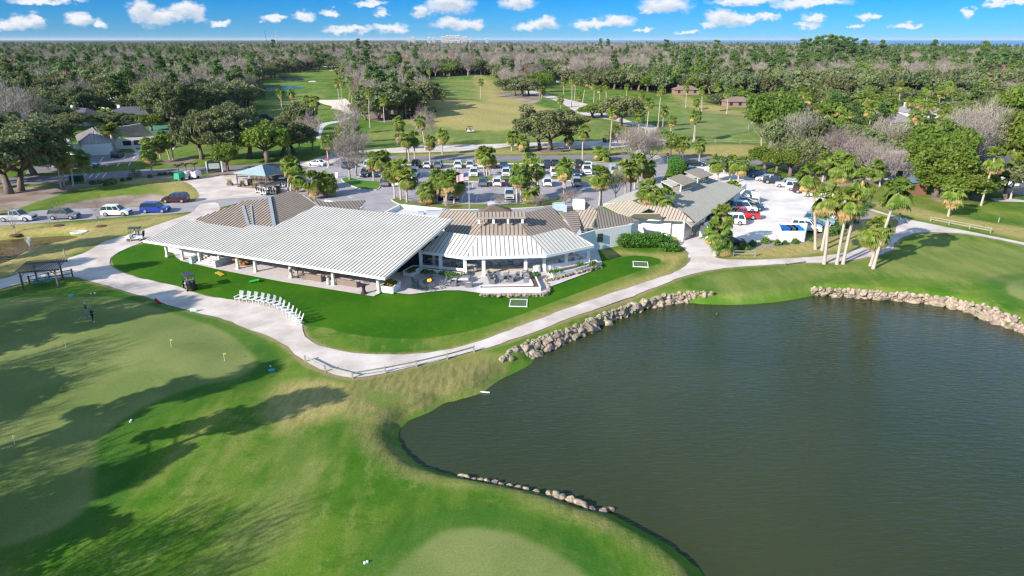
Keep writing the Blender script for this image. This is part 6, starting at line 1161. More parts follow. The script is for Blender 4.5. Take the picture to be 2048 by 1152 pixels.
# flagpole
fp = thing('flagpole', 'tall grey flagpole with a hanging national flag in front of the car park', 'flagpole', P(939, 424, 0)); hp = rise(939, 424, 938, 343)[1]; MB().tube([(0, 0, 0), (0, 0, hp)], [.09, .05], 8).build('pole', graym, fp)
fm = bpy.data.materials.new('flag_cloth'); fm.use_nodes = True; nt = fm.node_tree; uvn = N(nt, 'ShaderNodeUVMap'); sx = N(nt, 'ShaderNodeSeparateXYZ'); nt.links.new(uvn.outputs[0], sx.inputs[0]); st_ = math_(nt, 'LESS_THAN', math_(nt, 'MODULO', math_(nt, 'MULTIPLY', sx.outputs[1], 6.5), 1.0), .5)
ct_ = math_(nt, 'MULTIPLY', math_(nt, 'LESS_THAN', sx.outputs[0], .4), math_(nt, 'GREATER_THAN', sx.outputs[1], .46)); m1 = N(nt, 'ShaderNodeMix', data_type='RGBA'); nt.links.new(st_, m1.inputs[0]); m1.inputs[6].default_value = (.75, .75, .75, 1); m1.inputs[7].default_value = (.5, .02, .04, 1)
vr = N(nt, 'ShaderNodeTexVoronoi', i_Scale=16); nt.links.new(uvn.outputs[0], vr.inputs['Vector']); m0 = N(nt, 'ShaderNodeMix', data_type='RGBA'); nt.links.new(math_(nt, 'LESS_THAN', vr.outputs['Distance'], .2), m0.inputs[0]); m0.inputs[6].default_value = (.02, .03, .16, 1); m0.inputs[7].default_value = (.7, .7, .7, 1)
m2 = N(nt, 'ShaderNodeMix', data_type='RGBA'); nt.links.new(ct_, m2.inputs[0]); nt.links.new(m1.outputs[2], m2.inputs[6]); nt.links.new(m0.outputs[2], m2.inputs[7]); nt.links.new(m2.outputs[2], nt.nodes['Principled BSDF'].inputs['Base Color'])
nx, ny = 14, 8; vs = [(-(i / (nx - 1)) * 2.0 - .1, .16 * math.sin(i * .9) * i / nx, hp - .2 - 1.3 * (1 - j / (ny - 1)) - .5 * (i / nx)**1.3) for j in range(ny) for i in range(nx)]; me = bpy.data.meshes.new('flag'); me.from_pydata(vs, [], [(j * nx + i, j * nx + i + 1, (j + 1) * nx + i + 1, (j + 1) * nx + i) for j in range(ny - 1) for i in range(nx - 1)])
uvl = me.uv_layers.new(name='UVMap')
for lp in me.loops: i = lp.vertex_index % nx; j = lp.vertex_index // nx; uvl.data[lp.index].uv = (i / (nx - 1), j / (ny - 1))
me.materials.append(fm); link('flag', me, fp)
# car-park lamps, signs
def lamp(u, v, ut, vt, label, grp='car park lamps'):
    b, h, lx = rise(u, v, ut, vt); t = thing('parking_lamp', label, 'street lamp', b, 0, grp); MB().tube([(0, 0, 0), (0, 0, h)], [.1, .07], 8).build('pole', trimm, t); MB().box(0, 0, h, 2.4, .08, .08).build('crossarm', trimm, t)
    for s in (-1, 1): MB().box(s * 1.0, 0, h + .02, .75, .45, .16).build('lamp_head', mat('lamp_tan', (.62, .56, .46), .6), t)
lamp(1072, 396, 1072, 331, 'twin-head parking lamp in front of the clubhouse'); lamp(814, 325, 811, 275, 'twin-head parking lamp left of centre by the street'); lamp(1058, 302, 1058, 271, 'twin-head parking lamp by the big oak')
for l, u, v, a in [('red stop sign on a white post at the entrance road left of the car park', 655, 336, 20), ('red stop sign at the drive junction right of the car park', 1334, 326, -10)]:
    t = thing('stop_sign', l, 'sign', at(u, v), R(a), 'stop signs'); MB().box(0, 0, 0, .12, .12, 2.0).build('post', wc, t); mb = MB(); mb.tube([(0, -.1, 2.1), (0, -.06, 2.1)], .42, 8); mb.build('sign_plate', mat('stop_red', (.6, .02, .03), .5), t)
    cu = bpy.data.curves.new('lettering', 'FONT'); cu.body = 'STOP'; cu.size = .3; cu.align_x = 'CENTER'; cu.align_y = 'CENTER'; cu.extrude = .004; o = bpy.data.objects.new('lettering', cu); col.objects.link(o); cu.materials.append(wc); bpy.context.view_layer.update(); dg = bpy.context.evaluated_depsgraph_get(); me_ = bpy.data.meshes.new_from_object(o.evaluated_get(dg)); bpy.data.objects.remove(o); o = link('lettering', me_, t); o.location = (0, -.11, 2.1); o.rotation_euler = (R(90), 0, 0)
for l, u, v in [('white a-frame board on the asphalt left of the car park island', 674, 355), ]: t = thing('sandwich_board', l, 'sign', P(u, v, .05)); MB().beam((0, -.3, 0), (0, 0, 1.1), .6, .04, (0, 1, 0)).beam((0, .3, 0), (0, 0, 1.1), .6, .04, (0, 1, 0)).build('panels', wc, t)
for i, (u, v) in enumerate([(183, 341), (211, 340)]): t = thing('gate_pillar', 'short salmon-pink pillar, %s of the pair by the office parking' % ordn(i, 2), 'pillar', at(u, v), 0, 'pink pillars'); MB().box(0, 0, 0, .6, .6, 1.2).build('shaft', mat('salmon', (.55, .24, .16), .8), t); MB().box(0, 0, 1.2, .75, .75, .12).build('cap', whp, t)
# stall lines
sl_ = MB(); lz = .052
def stripe(u0, v0, u1, v1, w_=.11):
    a, b = P(u0, v0, lz), P(u1, v1, lz); d = (b - a).normalized(); n = Vector((-d.y, d.x, 0)) * w_; sl_.add([a - n, b - n, b + n, a + n], [(0, 1, 2, 3)])
px0 = P(900, 334, 0); stall = 2.74
for v0, v1, us in [(331.5, 341, range(690, 1190, 1)), (345, 354, range(725, 1250, 1)), (366, 375, range(765, 1200, 1)), (391, 404, range(870, 1085, 1))]:
    a = P(us[0], v0, lz); b = P(us[-1], v0, lz); y0, y1 = P(900, v0, lz).y, P(900, v1, lz).y; x = a.x
    while x < b.x: q0 = Vector((x, y0, lz)); q1 = Vector((x, y1, lz)); sl_.add([q0 + Vector((-.07, 0, 0)), q1 + Vector((-.07, 0, 0)), q1 + Vector((.07, 0, 0)), q0 + Vector((.07, 0, 0))], [(0, 1, 2, 3)]); x += stall
for s in [(200, 323, 207, 314), (223, 319.5, 230, 312), (246, 317, 252, 311), (266, 317, 271, 311), (189, 335, 195, 328), (211, 334, 216, 328), (234, 332.5, 239, 326), (257, 331, 261, 325), (164, 357, 173, 347.5), (178, 356, 186, 347), (191, 355.5, 199, 346.5), (205, 355, 213, 345.5), (1310, 312, 1343, 322), (1318, 321, 1346, 322), (696, 393, 704, 396)]: stripe(*s)
tag(sl_.build('parking_markings', white_line), kind='structure')
kerbm = mat('kerb', (.62, .60, .58), .85); isl = mat('island_turf', (.09, .17, .025), .9, c2=(.22, .20, .05), scale=.25, detail=6, bump=.3)
def island(pts, z=.16, m=isl, k=1.2):
    p = smooth_poly(wp(pts), k); A = sum(p[i].x * p[(i + 1) % len(p)].y - p[(i + 1) % len(p)].x * p[i].y for i in range(len(p))); sg = 1 if A > 0 else -1; inn = []
    for i in range(len(p)): d = p[(i + 1) % len(p)] - p[i - 1]; inn.append(p[i] + Vector((-d.y, d.x)).normalized() * .18 * sg)
    n = len(p); mb = MB(); mb.add([(q.x, q.y, 0) for q in p] + [(q.x, q.y, z) for q in p] + [(q.x, q.y, z) for q in inn], [(i, (i + 1) % n, n + (i + 1) % n, n + i) for i in range(n)] + [(n + i, n + (i + 1) % n, 2 * n + (i + 1) % n, 2 * n + i) for i in range(n)])
    tag(mb.build('kerb', kerbm), kind='structure'); tr = geometry.tessellate_polygon([[Vector((q.x, q.y, 0)) for q in inn]]); tag(MB().add([(q.x, q.y, z + .004) for q in inn], [t for t in tr]).build('grass_island', m), kind='structure')
island([(682, 358), (697, 354.5), (721, 361), (745, 363), (763, 364), (764, 370), (753, 381), (731, 381), (706, 374), (689, 365.5)], m=mat('island_lush', (.05, .18, .01), .9, c2=(.10, .2, .02), scale=.3, bump=.3))
island([(900, 358), (960, 354), (1060, 353), (1120, 355.5), (1200, 353), (1235, 350), (1256, 354), (1250, 364), (1208, 373), (1188, 367), (1110, 361), (1010, 363), (930, 364), (900, 365)])
island([(782, 400), (795, 396.5), (830, 404), (930, 409), (1055, 408), (1106, 398), (1122, 393), (1132, 399), (1112, 411), (1040, 417.5), (950, 420), (880, 420), (840, 417), (802, 411)])
island([(700, 328.8), (787, 325), (1048, 322), (1183, 320), (1240, 320), (1190, 325), (1050, 327.5), (900, 328.5), (760, 330.4), (705, 330.6)], k=3)
# bin enclosure
be = thing('bin_enclosure', 'white walled bin enclosure with blue and black lids at the yard edge', 'enclosure', (0, 0, 0)); pp = [P(1560, 484, 0), P(1607, 484, 0), P(1611, 468, 0), P(1553, 466, 0)]; mb = MB()
for i in range(4): wall(mb, pp[i], pp[(i + 1) % 4], 0, 1.7, .2)
mb.build('wall', whp, be)
for i, (u, c) in enumerate([(1571, (.01, .12, .45)), (1583, (.08, .08, .09)), (1594, (.01, .2, .6))]): q = P(u, 478, 0); tag(MB().box(q.x, q.y + .5, 0, 1.15, 2.0, 1.85).build('waste_bin', mat('bin%d' % i, c, .5)), 'waste bin with a %s lid in the white enclosure' % ['dark blue', 'black', 'bright blue'][i], 'bin', 'bins in the enclosure')
# cart barn and its forecourt walls
cb = thing('cart_barn', 'grey-tan metal roofed barn with two clerestory dormers right of the clubhouse', 'building', (0, 0, 0)); barnm = mat('barn_metal', (.40, .375, .33), .6, c2=(.36, .335, .295), scale=.5); barnr = mat('barn_seam', (.30, .30, .26), .6)
roof_plane('roof', Q((1345, 374, 5.4), (1413, 352, 5.4), (1488, 381, 3.2), (1384, 448, 3.2), (1362, 432, 3.6), (1320, 405, 4.4)), barnm, barnr, cb, .6, .18, .07, .05)
roof_plane('roof', Q((1345, 374, 5.4), (1413, 352, 5.4), (1392, 345, 4.6), (1322, 362, 4.6)), whm, whrib, cb, .6, .18, .05, .05)
roof_plane('roof', Q((1275, 402, 4.6), (1320, 405, 4.9), (1360, 416, 4.7), (1385, 446, 3.0), (1328, 437, 3.0)), tanm, tanrib, cb, .55, .16, .10, .09)
roof_plane('roof', Q((1206, 412, 3.3), (1262, 398, 5.0), (1297, 418, 4.3), (1258, 434, 3.0)), tanlt, tanrib, cb, .6, .16, .05, .05); roof_plane('roof', Q((1258, 434, 3.0), (1268, 424, 4.0), (1318, 428, 4.0), (1326, 437, 3.0)), tanlt, tanrib, cb, .6, .16, .07, .06)
roof_plane('roof', Q((1206, 411, 3.2), (1262, 397, 5.0), (1330, 385, 5.0), (1322, 362, 4.6), (1250, 388, 3.4)), whm, whrib, cb, .6, .16, .05, .05)
mb = MB(); a, b = P(1384, 448, 3.1), P(1488, 381, 3.1); wall(mb, a + Vector((-.8, 1.6, 0)), b + Vector((-.8, -.2, 0)), 0, 3.0); UP2 = Vector((0, 2.4, 0)); wall(mb, P(1328, 437, 3) + UP2, P(1380, 446, 3) + UP2, 0, 3.1); wall(mb, P(1262, 434, 3) + UP2, P(1326, 437, 3) + UP2, 0, 3.1); wall(mb, b + Vector((-.8, -.2, 0)), P(1420, 358, 3), 0, 3.0); mb.build('wall', cream, cb)
mb = MB()
for t0, t1 in ((.05, .30), (.36, .58), (.64, .84)): mb.beam((a + Vector((-.35, .05, -1.2))).lerp(b + Vector((-.65, -.35, -1.2)), t0), (a + Vector((-.35, .05, -1.2))).lerp(b + Vector((-.65, -.35, -1.2)), t1), .06, 1.7)
mb.build('window_band', dkglass, cb)
for u0, v0 in ((1352, 378), (1386, 364)):
    o = P(u0, v0, 5.2); e = (P(1413, 352, 5.4) - P(1345, 374, 5.4)).normalized(); f_ = Vector((e.y, -e.x, 0)); mb = MB(); c_ = o + e * 2; mb.beam(o + Vector((0, 0, .2)) + f_ * .8, o + e * 4.2 + Vector((0, 0, .2)) + f_ * .8, .2, 1.5); mb.build('dormer_wall', cream, cb)
    MB().beam(o + e * .3 + Vector((0, 0, .3)) + f_ * .93, o + e * 3.9 + Vector((0, 0, .3)) + f_ * .93, .06, .75).build('dormer_window', dkglass, cb)
    roof_plane('dormer_roof', [o + e * -.4 + f_ * 1.5 + Vector((0, 0, .85)), o + e * 4.6 + f_ * 1.5 + Vector((0, 0, .85)), o + e * 4.6 - f_ * 1.6 + Vector((0, 0, 1.7)), o - e * .4 - f_ * 1.6 + Vector((0, 0, 1.7))], tanlt, tanrib, cb, .6, .14, .05, .05)
gw = thing('forecourt_wall', 'white wall with a framed sliding gate in front of the cart barn', 'wall', (0, 0, 0)); mb = MB(); wall(mb, P(1286, 459, 0), P(1312, 466, 0), 0, 1.7); wall(mb, P(1312, 466, 0), P(1340, 473, 0), 0, 2.4); wall(mb, P(1346, 463, 0), P(1354, 464, 0), 0, 2.2); wall(mb, P(1392, 471, 0), P(1416, 475, 0), 0, 1.7); wall(mb, P(1392, 471, 0), P(1440, 455, 0), 0, 1.7); mb.build('wall', cream, gw)
mb = MB(); a, b = P(1355, 464.5, 0), P(1391, 471, 0); wall(mb, a, b, .1, 1.8, .06); mb.build('gate_panel', whp, gw); mb = MB(); z1 = Vector((0, 0, 1.85)); off = Vector((0, -.06, 0)); mb.beam(a + z1 + off, b + z1 + off, .1, .1).beam(a + off + Vector((0, 0, .08)), b + off + Vector((0, 0, .08)), .1, .1).beam(a + off, a + z1 + off, .1, .1, (0, 1, 0)).beam(b + off, b + z1 + off, .1, .1, (0, 1, 0)); mb.build('gate_frame', trimm, gw)
lw_ = thing('yard_wall', 'low white wall at the right end of the cart barn', 'wall', (0, 0, 0)); mb = MB(); wall(mb, P(1478, 396, 0), P(1517, 407, 0), 0, 1.9); wall(mb, P(1478, 396, 0), P(1490, 385, 0), 0, 1.9); mb.build('wall', whp, lw_)
for i, (u, v) in enumerate([(1269, 468), (1279, 467), (1287, 466)]): tag(MB().box(0, 0, 0, 1.1, 1.0, 1.15).box(0, 0, 1.15, .9, .8, .08).build('condenser', graym), 'grey outdoor condenser, %s in the service corner' % ordn(i, 3), 'air conditioner', 'condensers in the service corner').location = P(u, v - 8, .03)
# hedges
def hedge(name, label, pts, h, wd, m, n, s, seed=0):
    t = thing(name, label, 'hedge', (0, 0, 0)); rs = np.random.default_rng(seed); q = QB(); core = MB()
    ps = [P(u, v, 0) for u, v in pts]
    for i in range(len(ps) - 1):
        L_ = (ps[i + 1] - ps[i]).length; k = max(1, int(L_ / .7))
        for j in range(k + 1):
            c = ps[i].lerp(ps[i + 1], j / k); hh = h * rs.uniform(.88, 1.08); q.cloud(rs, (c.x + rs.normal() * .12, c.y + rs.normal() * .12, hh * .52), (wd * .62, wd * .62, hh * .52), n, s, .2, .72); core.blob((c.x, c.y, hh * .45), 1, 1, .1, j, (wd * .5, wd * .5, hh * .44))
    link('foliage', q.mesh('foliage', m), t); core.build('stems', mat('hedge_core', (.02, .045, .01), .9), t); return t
hedge('hedge', 'thick bright green hedge between the louvre screen and the drive', [(1248, 494), (1275, 494), (1300, 493), (1325, 493)], 2.0, 2.2, leafd, 520, .13, 1); hedge('hedge', 'low end of the hedge beside the drive', [(1332, 501), (1346, 502)], 1.2, 1.7, leafd, 420, .13, 2)
hedge('clipped_hedge', 'tall clipped rounded hedge left of the black car in the shell yard', [(1356, 350), (1352, 340), (1350, 335)], 2.6, 3.0, leafd, 700, .15, 3)
for i, (u, v, s) in enumerate([(1488, 500, .75), (1505, 492, .6), (1530, 486, .65), (1555, 490, .5), (1590, 487, .5), (1570, 489, .4), (1655, 470, .8), (1675, 465, .8), (1665, 468, .7), (1705, 445, 1.0), (1715, 432, 1.2), (1722, 420, 1.3), (1730, 414, 1.2), (1690, 456, .7), (1624, 483, .4)]):
    shrub('bed_shrub', 'shrub, %s in the mulch bed by the bin enclosure' % ordn(i, 15), 'shrub', P(u, v, 0), (1.1 * s, 1.0 * s, 1.6 * s), 420, .14, leafm, 'shrubs of the mulch bed by the yard', 40 + i)
for i, (u, v, s) in enumerate([(271, 352, 1.7), (186, 368, .8), (200, 366, .7), (214, 366, .8), (225, 367, 1.2), (320, 351, .6), (330, 350, .6), (342, 349, .6), (212, 371, .6), (300, 355, .6), (245, 362, .6), (258, 360, .6)]): shrub('roadside_shrub', 'dark clump, %s of the shrubs on the sandy strip by the street' % ordn(i, 12), 'shrub', P(u, v, 0), (.9 * s, .8 * s, 1.1 * s), 260, .16, oakl, 'shrubs on the sandy strip', 70 + i)
# office building at left
of = thing('office_building', 'low office building with grey-mauve seamed hip roofs behind the date palms', 'building', (0, 0, 0)); om = mat('mauve_metal', (.33, .29, .29), .6, c2=(.42, .38, .37), scale=.25); orr = mat('mauve_seam', (.22, .19, .20), .6)
roof_plane('roof', Q((185, 254, 6.2), (282, 253, 6.0), (314, 271, 3.0), (215, 276, 3.0)), om, orr, of, .8, .15, .08, .07); roof_plane('roof', Q((190, 260, 6.0), (223, 285, 3.0), (158, 289, 3.0)), om, orr, of, .8, .15, .08, .07); roof_plane('roof', Q((185, 254, 6.2), (190, 260, 6.0), (158, 289, 3.0), (150, 271, 3.4)), om, orr, of, .8, .15, .08, .07)
roof_plane('roof', Q((92, 283, 3.0), (115, 265, 4.6), (145, 285, 3.2)), whm, whrib, of, .8, .15, .08, .07); roof_plane('roof', Q((190, 260, 6.0), (215, 262, 5.6), (240, 278, 3.1), (223, 285, 3.0)), om, orr, of, .8, .15, .08, .07)
mb = MB(); a, b, c_, d_ = P(163, 289, 3), P(221, 286, 3), P(222, 277, 3), P(308, 272, 3); wall(mb, a, b, 0, 2.9); wall(mb, b, c_, 0, 2.9); wall(mb, c_, d_, 0, 2.9); wall(mb, P(95, 284, 3), P(160, 287, 3), 0, 2.8); mb.build('wall', cream, of)
for t in (.2, .62): q = a.lerp(b, t + .08); MB().box(q.x, q.y - .18, .05, 4.2, .1, 2.3, math.atan2((b - a).y, (b - a).x)).build('garage_door', whp, of)
for t in (.35, .6, .85): q = c_.lerp(d_, t); MB().box(q.x, q.y - .18, .9, 2.0, .1, 1.3, math.atan2((d_ - c_).y, (d_ - c_).x)).build('window', dkglass, of)
# houses
slate_r = mat('dark_shingle', (.10, .10, .13), .85, c2=(.07, .07, .09), scale=1.5); brown_r = mat('brown_shingle', (.26, .19, .15), .85, c2=(.2, .14, .11), scale=1.5); grey_r = mat('grey_shingle', (.30, .29, .31), .85, c2=(.23, .22, .24), scale=1.5); pale_r = mat('pale_shingle', (.30, .29, .29), .85)
brick = mat('pinkish_brick', (.30, .20, .15), .85, c2=(.24, .15, .12), scale=3)
def house(label, u, v, lx, ly, rz, rm, wm_, h=3.0, rh=2.6, grp='houses in the woods', name='house'):
    p = P(u, v, 0); p.z = gz(p.x, p.y); t = thing(name, label, 'house', p, R(rz), grp); MB().box(0, 0, -.3, lx, ly, h + .3).build('wall', wm_, t); e = .6; x, y = lx / 2 + e, ly / 2 + e; r = max(.5, x - y * .9)
    MB().add([(-x, -y, h), (x, -y, h), (x, y, h), (-x, y, h), (-r, 0, h + rh), (r, 0, h + rh)], [(0, 1, 5, 4), (2, 3, 4, 5), (1, 2, 5), (3, 0, 4), (0, 1, 2, 3)]).build('roof', rm, t)
    for i in range(max(2, int(lx / 3.5))): w0 = MB().box(-lx / 2 + (i + .5) * lx / max(2, int(lx / 3.5)), -ly / 2 - .03, .9, 1.3, .08, 1.3).build('window', dkglass, t)
    MB().box(-lx * .3, ly * .1, h + rh * .3, .9, .9, rh * .9).build('chimney', wm_, t)
for a in [('dark-roofed house behind the left end of the office', 72, 262, 17, 10, 20, slate_r, cream), ('house with a dark blue-grey roof left of the white gables', 165, 248, 16, 9, -25, slate_r, cream), ('white-gabled house with a dark roof beside the oaks', 268, 243, 16, 10, 5, slate_r, whp), ('pale house at the left edge of the woods', 12, 228, 14, 9, 10, grey_r, cream), ('small pale house between trees left of the palms', 122, 222, 12, 8, -10, grey_r, cream),
    ('brick house with a brown hip roof at the right end of the fairway', 1474, 212, 12, 8, 0, brown_r, brick, 2.5, 2.0), ('brick house half hidden by trees beyond the right green', 1370, 190, 13, 8, 0, brown_r, brick, 2.5, 2.0), ('pale stucco house among the right-hand palms', 1832, 238, 16, 10, 10, pale_r, cream), ('house with a pale roof on the residential street', 1770, 260, 16, 9, 15, pale_r, whp), ('grey-roofed house behind the bare trees at right', 1795, 352, 17, 12, -8, grey_r, mat('lilac_wall', (.45, .43, .47), .8)),
    ('white house with a dark roof at the right edge', 1990, 365, 16, 10, -12, slate_r, whp), ('tan house across the street at right', 1845, 318, 15, 9, 12, pale_r, mat('tan_wall', (.55, .45, .36), .8)), ('tall white house with a dark roof beyond the far fairway', 1092, 144, 18, 13, 10, slate_r, whp, 6.5, 4.0), ('grey house beyond the left fairway end', 655, 134, 22, 12, 0, grey_r, cream), ('white house in the trees left of the lagoon', 476, 156, 14, 10, 20, grey_r, whp, 5.5), ('small white house in the far middle woods', 700, 106, 18, 12, 0, pale_r, whp, 6), ('pale house in the woods right of centre', 905, 107, 22, 12, 5, pale_r, cream, 6), ('white-roofed house in the far left-centre woods', 240, 215, 14, 9, 0, pale_r, whp),
    ('dark low house in the trees by the far left fairway', 448, 163, 20, 11, 0, slate_r, cream), ('blue-grey house between the right-hand palms', 1935, 255, 13, 9, 20, slate_r, mat('teal_wall', (.25, .38, .40), .8))]: house(*a)
sh_ = thing('garden_shed', 'small rusty-brown shed with a blue metal roof at the edge of the right wood', 'shed', at(1833, 386), R(-5)); MB().box(0, 0, 0, 2.4, 2.6, 2.4).build('wall', mat('rust_board', (.22, .10, .06), .85), sh_); MB().beam((-1.8, 0, 2.45), (1.6, 0, 2.9), 3.4, .08).build('roof', mat('blue_tin', (.16, .28, .42), .4), sh_)
# tennis court
tcf = flatpoly('tennis_court', wp([(492, 255), (556, 252), (566, 262), (500, 268)]), .06, mat('court_green', (.10, .25, .20), .8)); flatpoly('tennis_court', wp([(296, 252), (345, 250), (352, 262), (300, 266)]), .06, MATS['court_green'])
def screen(label, pts, h, m):
    t = thing('court_fence', label, 'fence', (0, 0, 0), 0, 'court fences'); q = [P(u, v, 0) for u, v in pts]
    for p in q: MB().cyl(p.x, p.y, 0, .06, h, 6).build('post', trimm, t)
    mb = MB()
    for i in range(len(q) - 1): mb.beam(q[i] + Vector((0, 0, h / 2)), q[i + 1] + Vector((0, 0, h / 2)), .04, h)
    mb.build('windscreen', m, t)
wsm = mat('windscreen', (.02, .035, .04), .8); screen('dark windscreen fence at the far side of the tennis court', [(481, 246), (500, 246), (520, 245.5), (549, 245)], 3.0, wsm); screen('low grey windscreen fence at the near side of the tennis court', [(505, 270), (530, 269), (553, 267)], 1.2, wsm); screen('dark windscreen fence behind the left court', [(296, 251), (330, 249)], 3.0, wsm)
for i, (u, v, a, b) in enumerate([(479, 250, 477, 221), (568, 262, 567, 216), (574, 270, 573, 241), (488, 256, 487, 223)]):
    f0, h, lx = rise(u, v, a, b); t = thing('court_light', 'dark floodlight pole, %s around the tennis court' % ordn(i, 4), 'street lamp', f0, 0, 'court floodlights'); MB().cyl(0, 0, 0, .1, h, 7).build('pole', trimm, t); MB().box(0, 0, h, 1.6, .4, .3).build('lamp_head', trimm, t)
# far coast
def tower(label, u, vb, vt, wpx, z0, dist, m, grp):
    x = (u - 1024) / FPX * dist / 1.0; hh = (576 - FPX * math.tan(PITCH) - vt) ; y = dist * 1.0; x = (u - 1024) / FPX * (y * math.cos(PITCH) + CAM_H * math.sin(PITCH)); zt = CAM_H
    lo, hi = 0, 600
    for _ in range(40):
        mm = (lo + hi) / 2
        if W(x, y, mm)[1] > vt: lo = mm
        else: hi = mm
    wd = wpx * y / FPX; t = thing('highrise' if hi > 30 else 'beachfront_building', label, 'building', (x, y, 0), 0, grp); MB().box(0, 0, 0, wd, wd * .5, lo).build('wall', m, t); MB().box(wd * .1, 0, lo, wd * .4, wd * .3, max(2, lo * .05)).build('rooftop', m, t)
    for k in range(4 if lo > 30 else 2): MB().box(0, -wd * .25 - .5, lo * (.18 + .2 * k), wd * .85, 1.0, lo * .06).build('window_band', dkglass, t)
towm = mat('tower_white', (.5, .5, .52), .8); T_ = [(886, 73, 7), (894, 71, 6), (902, 70.5, 7), (909, 71.5, 6), (916, 70.5, 7), (925, 74, 5), (931, 73, 6), (868, 75.5, 5), (858, 75, 6), (824, 73.5, 4), (829, 75, 4), (818, 76, 5), (942, 76, 5), (974, 76.5, 5)]
for i, (u, vt, wv_) in enumerate(sorted(T_)): tower('pale high-rise on the far horizon, %s of the skyline' % ordn(i, len(T_)), u, 79, vt, wv_, 0, 7000, towm, 'skyline on the horizon')
bc = random.Random(5)
for i in range(34):
    u = 1330 + i * 21 + bc.uniform(-8, 8); y = np.interp(u, [1330, 1400, 1600, 1830, 2030], [4500, 4250, 3150, 2470, 2060]) + bc.uniform(-60, 30); tower('tiny pale beachfront building, %s along the shore' % ordn(i, 34), u, 90, np.interp(u, [1330, 1500, 2048], [86, 88.5, 92]) + bc.uniform(-.9, 1.0), bc.uniform(4, 11), 0, y, [towm, whp, mat('coast_tan', (.55, .45, .38), .8)][i % 3], 'beachfront buildings')
ms_ = thing('radio_mast', 'thin white mast on the horizon left of centre', 'mast', (-3000 * .325, 3000 * 1.0, 0)); MB().tube([(0, 0, 0), (0, 0, 62)], [1.4, .8], 6).build('shaft', towm, ms_); ms_ = thing('radio_mast', 'thin leaning lattice mast left of the white one on the horizon', 'mast', (-3000 * .337, 3000 * 1.0, 0)); MB().tube([(0, 0, 0), (-9, 0, 66)], [.9, .5], 5).build('shaft', trimm, ms_)
# log by the pond, duck
t = thing('driftwood', 'short pale log lying in the water by the reedy bank', 'log', P(972, 785, -1.0)); MB().tube([(-.5, .1, 0), (.35, -.1, .06)], [.09, .07], 7).build('wood', mat('drift', (.6, .58, .52), .8), t)
t = thing('duck', 'small dark duck swimming near the right end of the rock bank', 'duck', P(1434, 629, -1.0), R(250)); MB().blob((0, 0, .05), .2, 2, .02, 0, (1.3, .7, .55)).build('body', mat('duck_brown', (.12, .08, .05), .8), t, True); MB().tube([(.18, 0, .1), (.24, 0, .24), (.3, 0, .27)], [.05, .045, .05], 7).build('head', MATS['duck_brown'], t); MB().tube([(.33, 0, .27), (.42, 0, .25)], [.03, .015], 5).build('bill', mat('bill', (.5, .35, .05), .6), t)
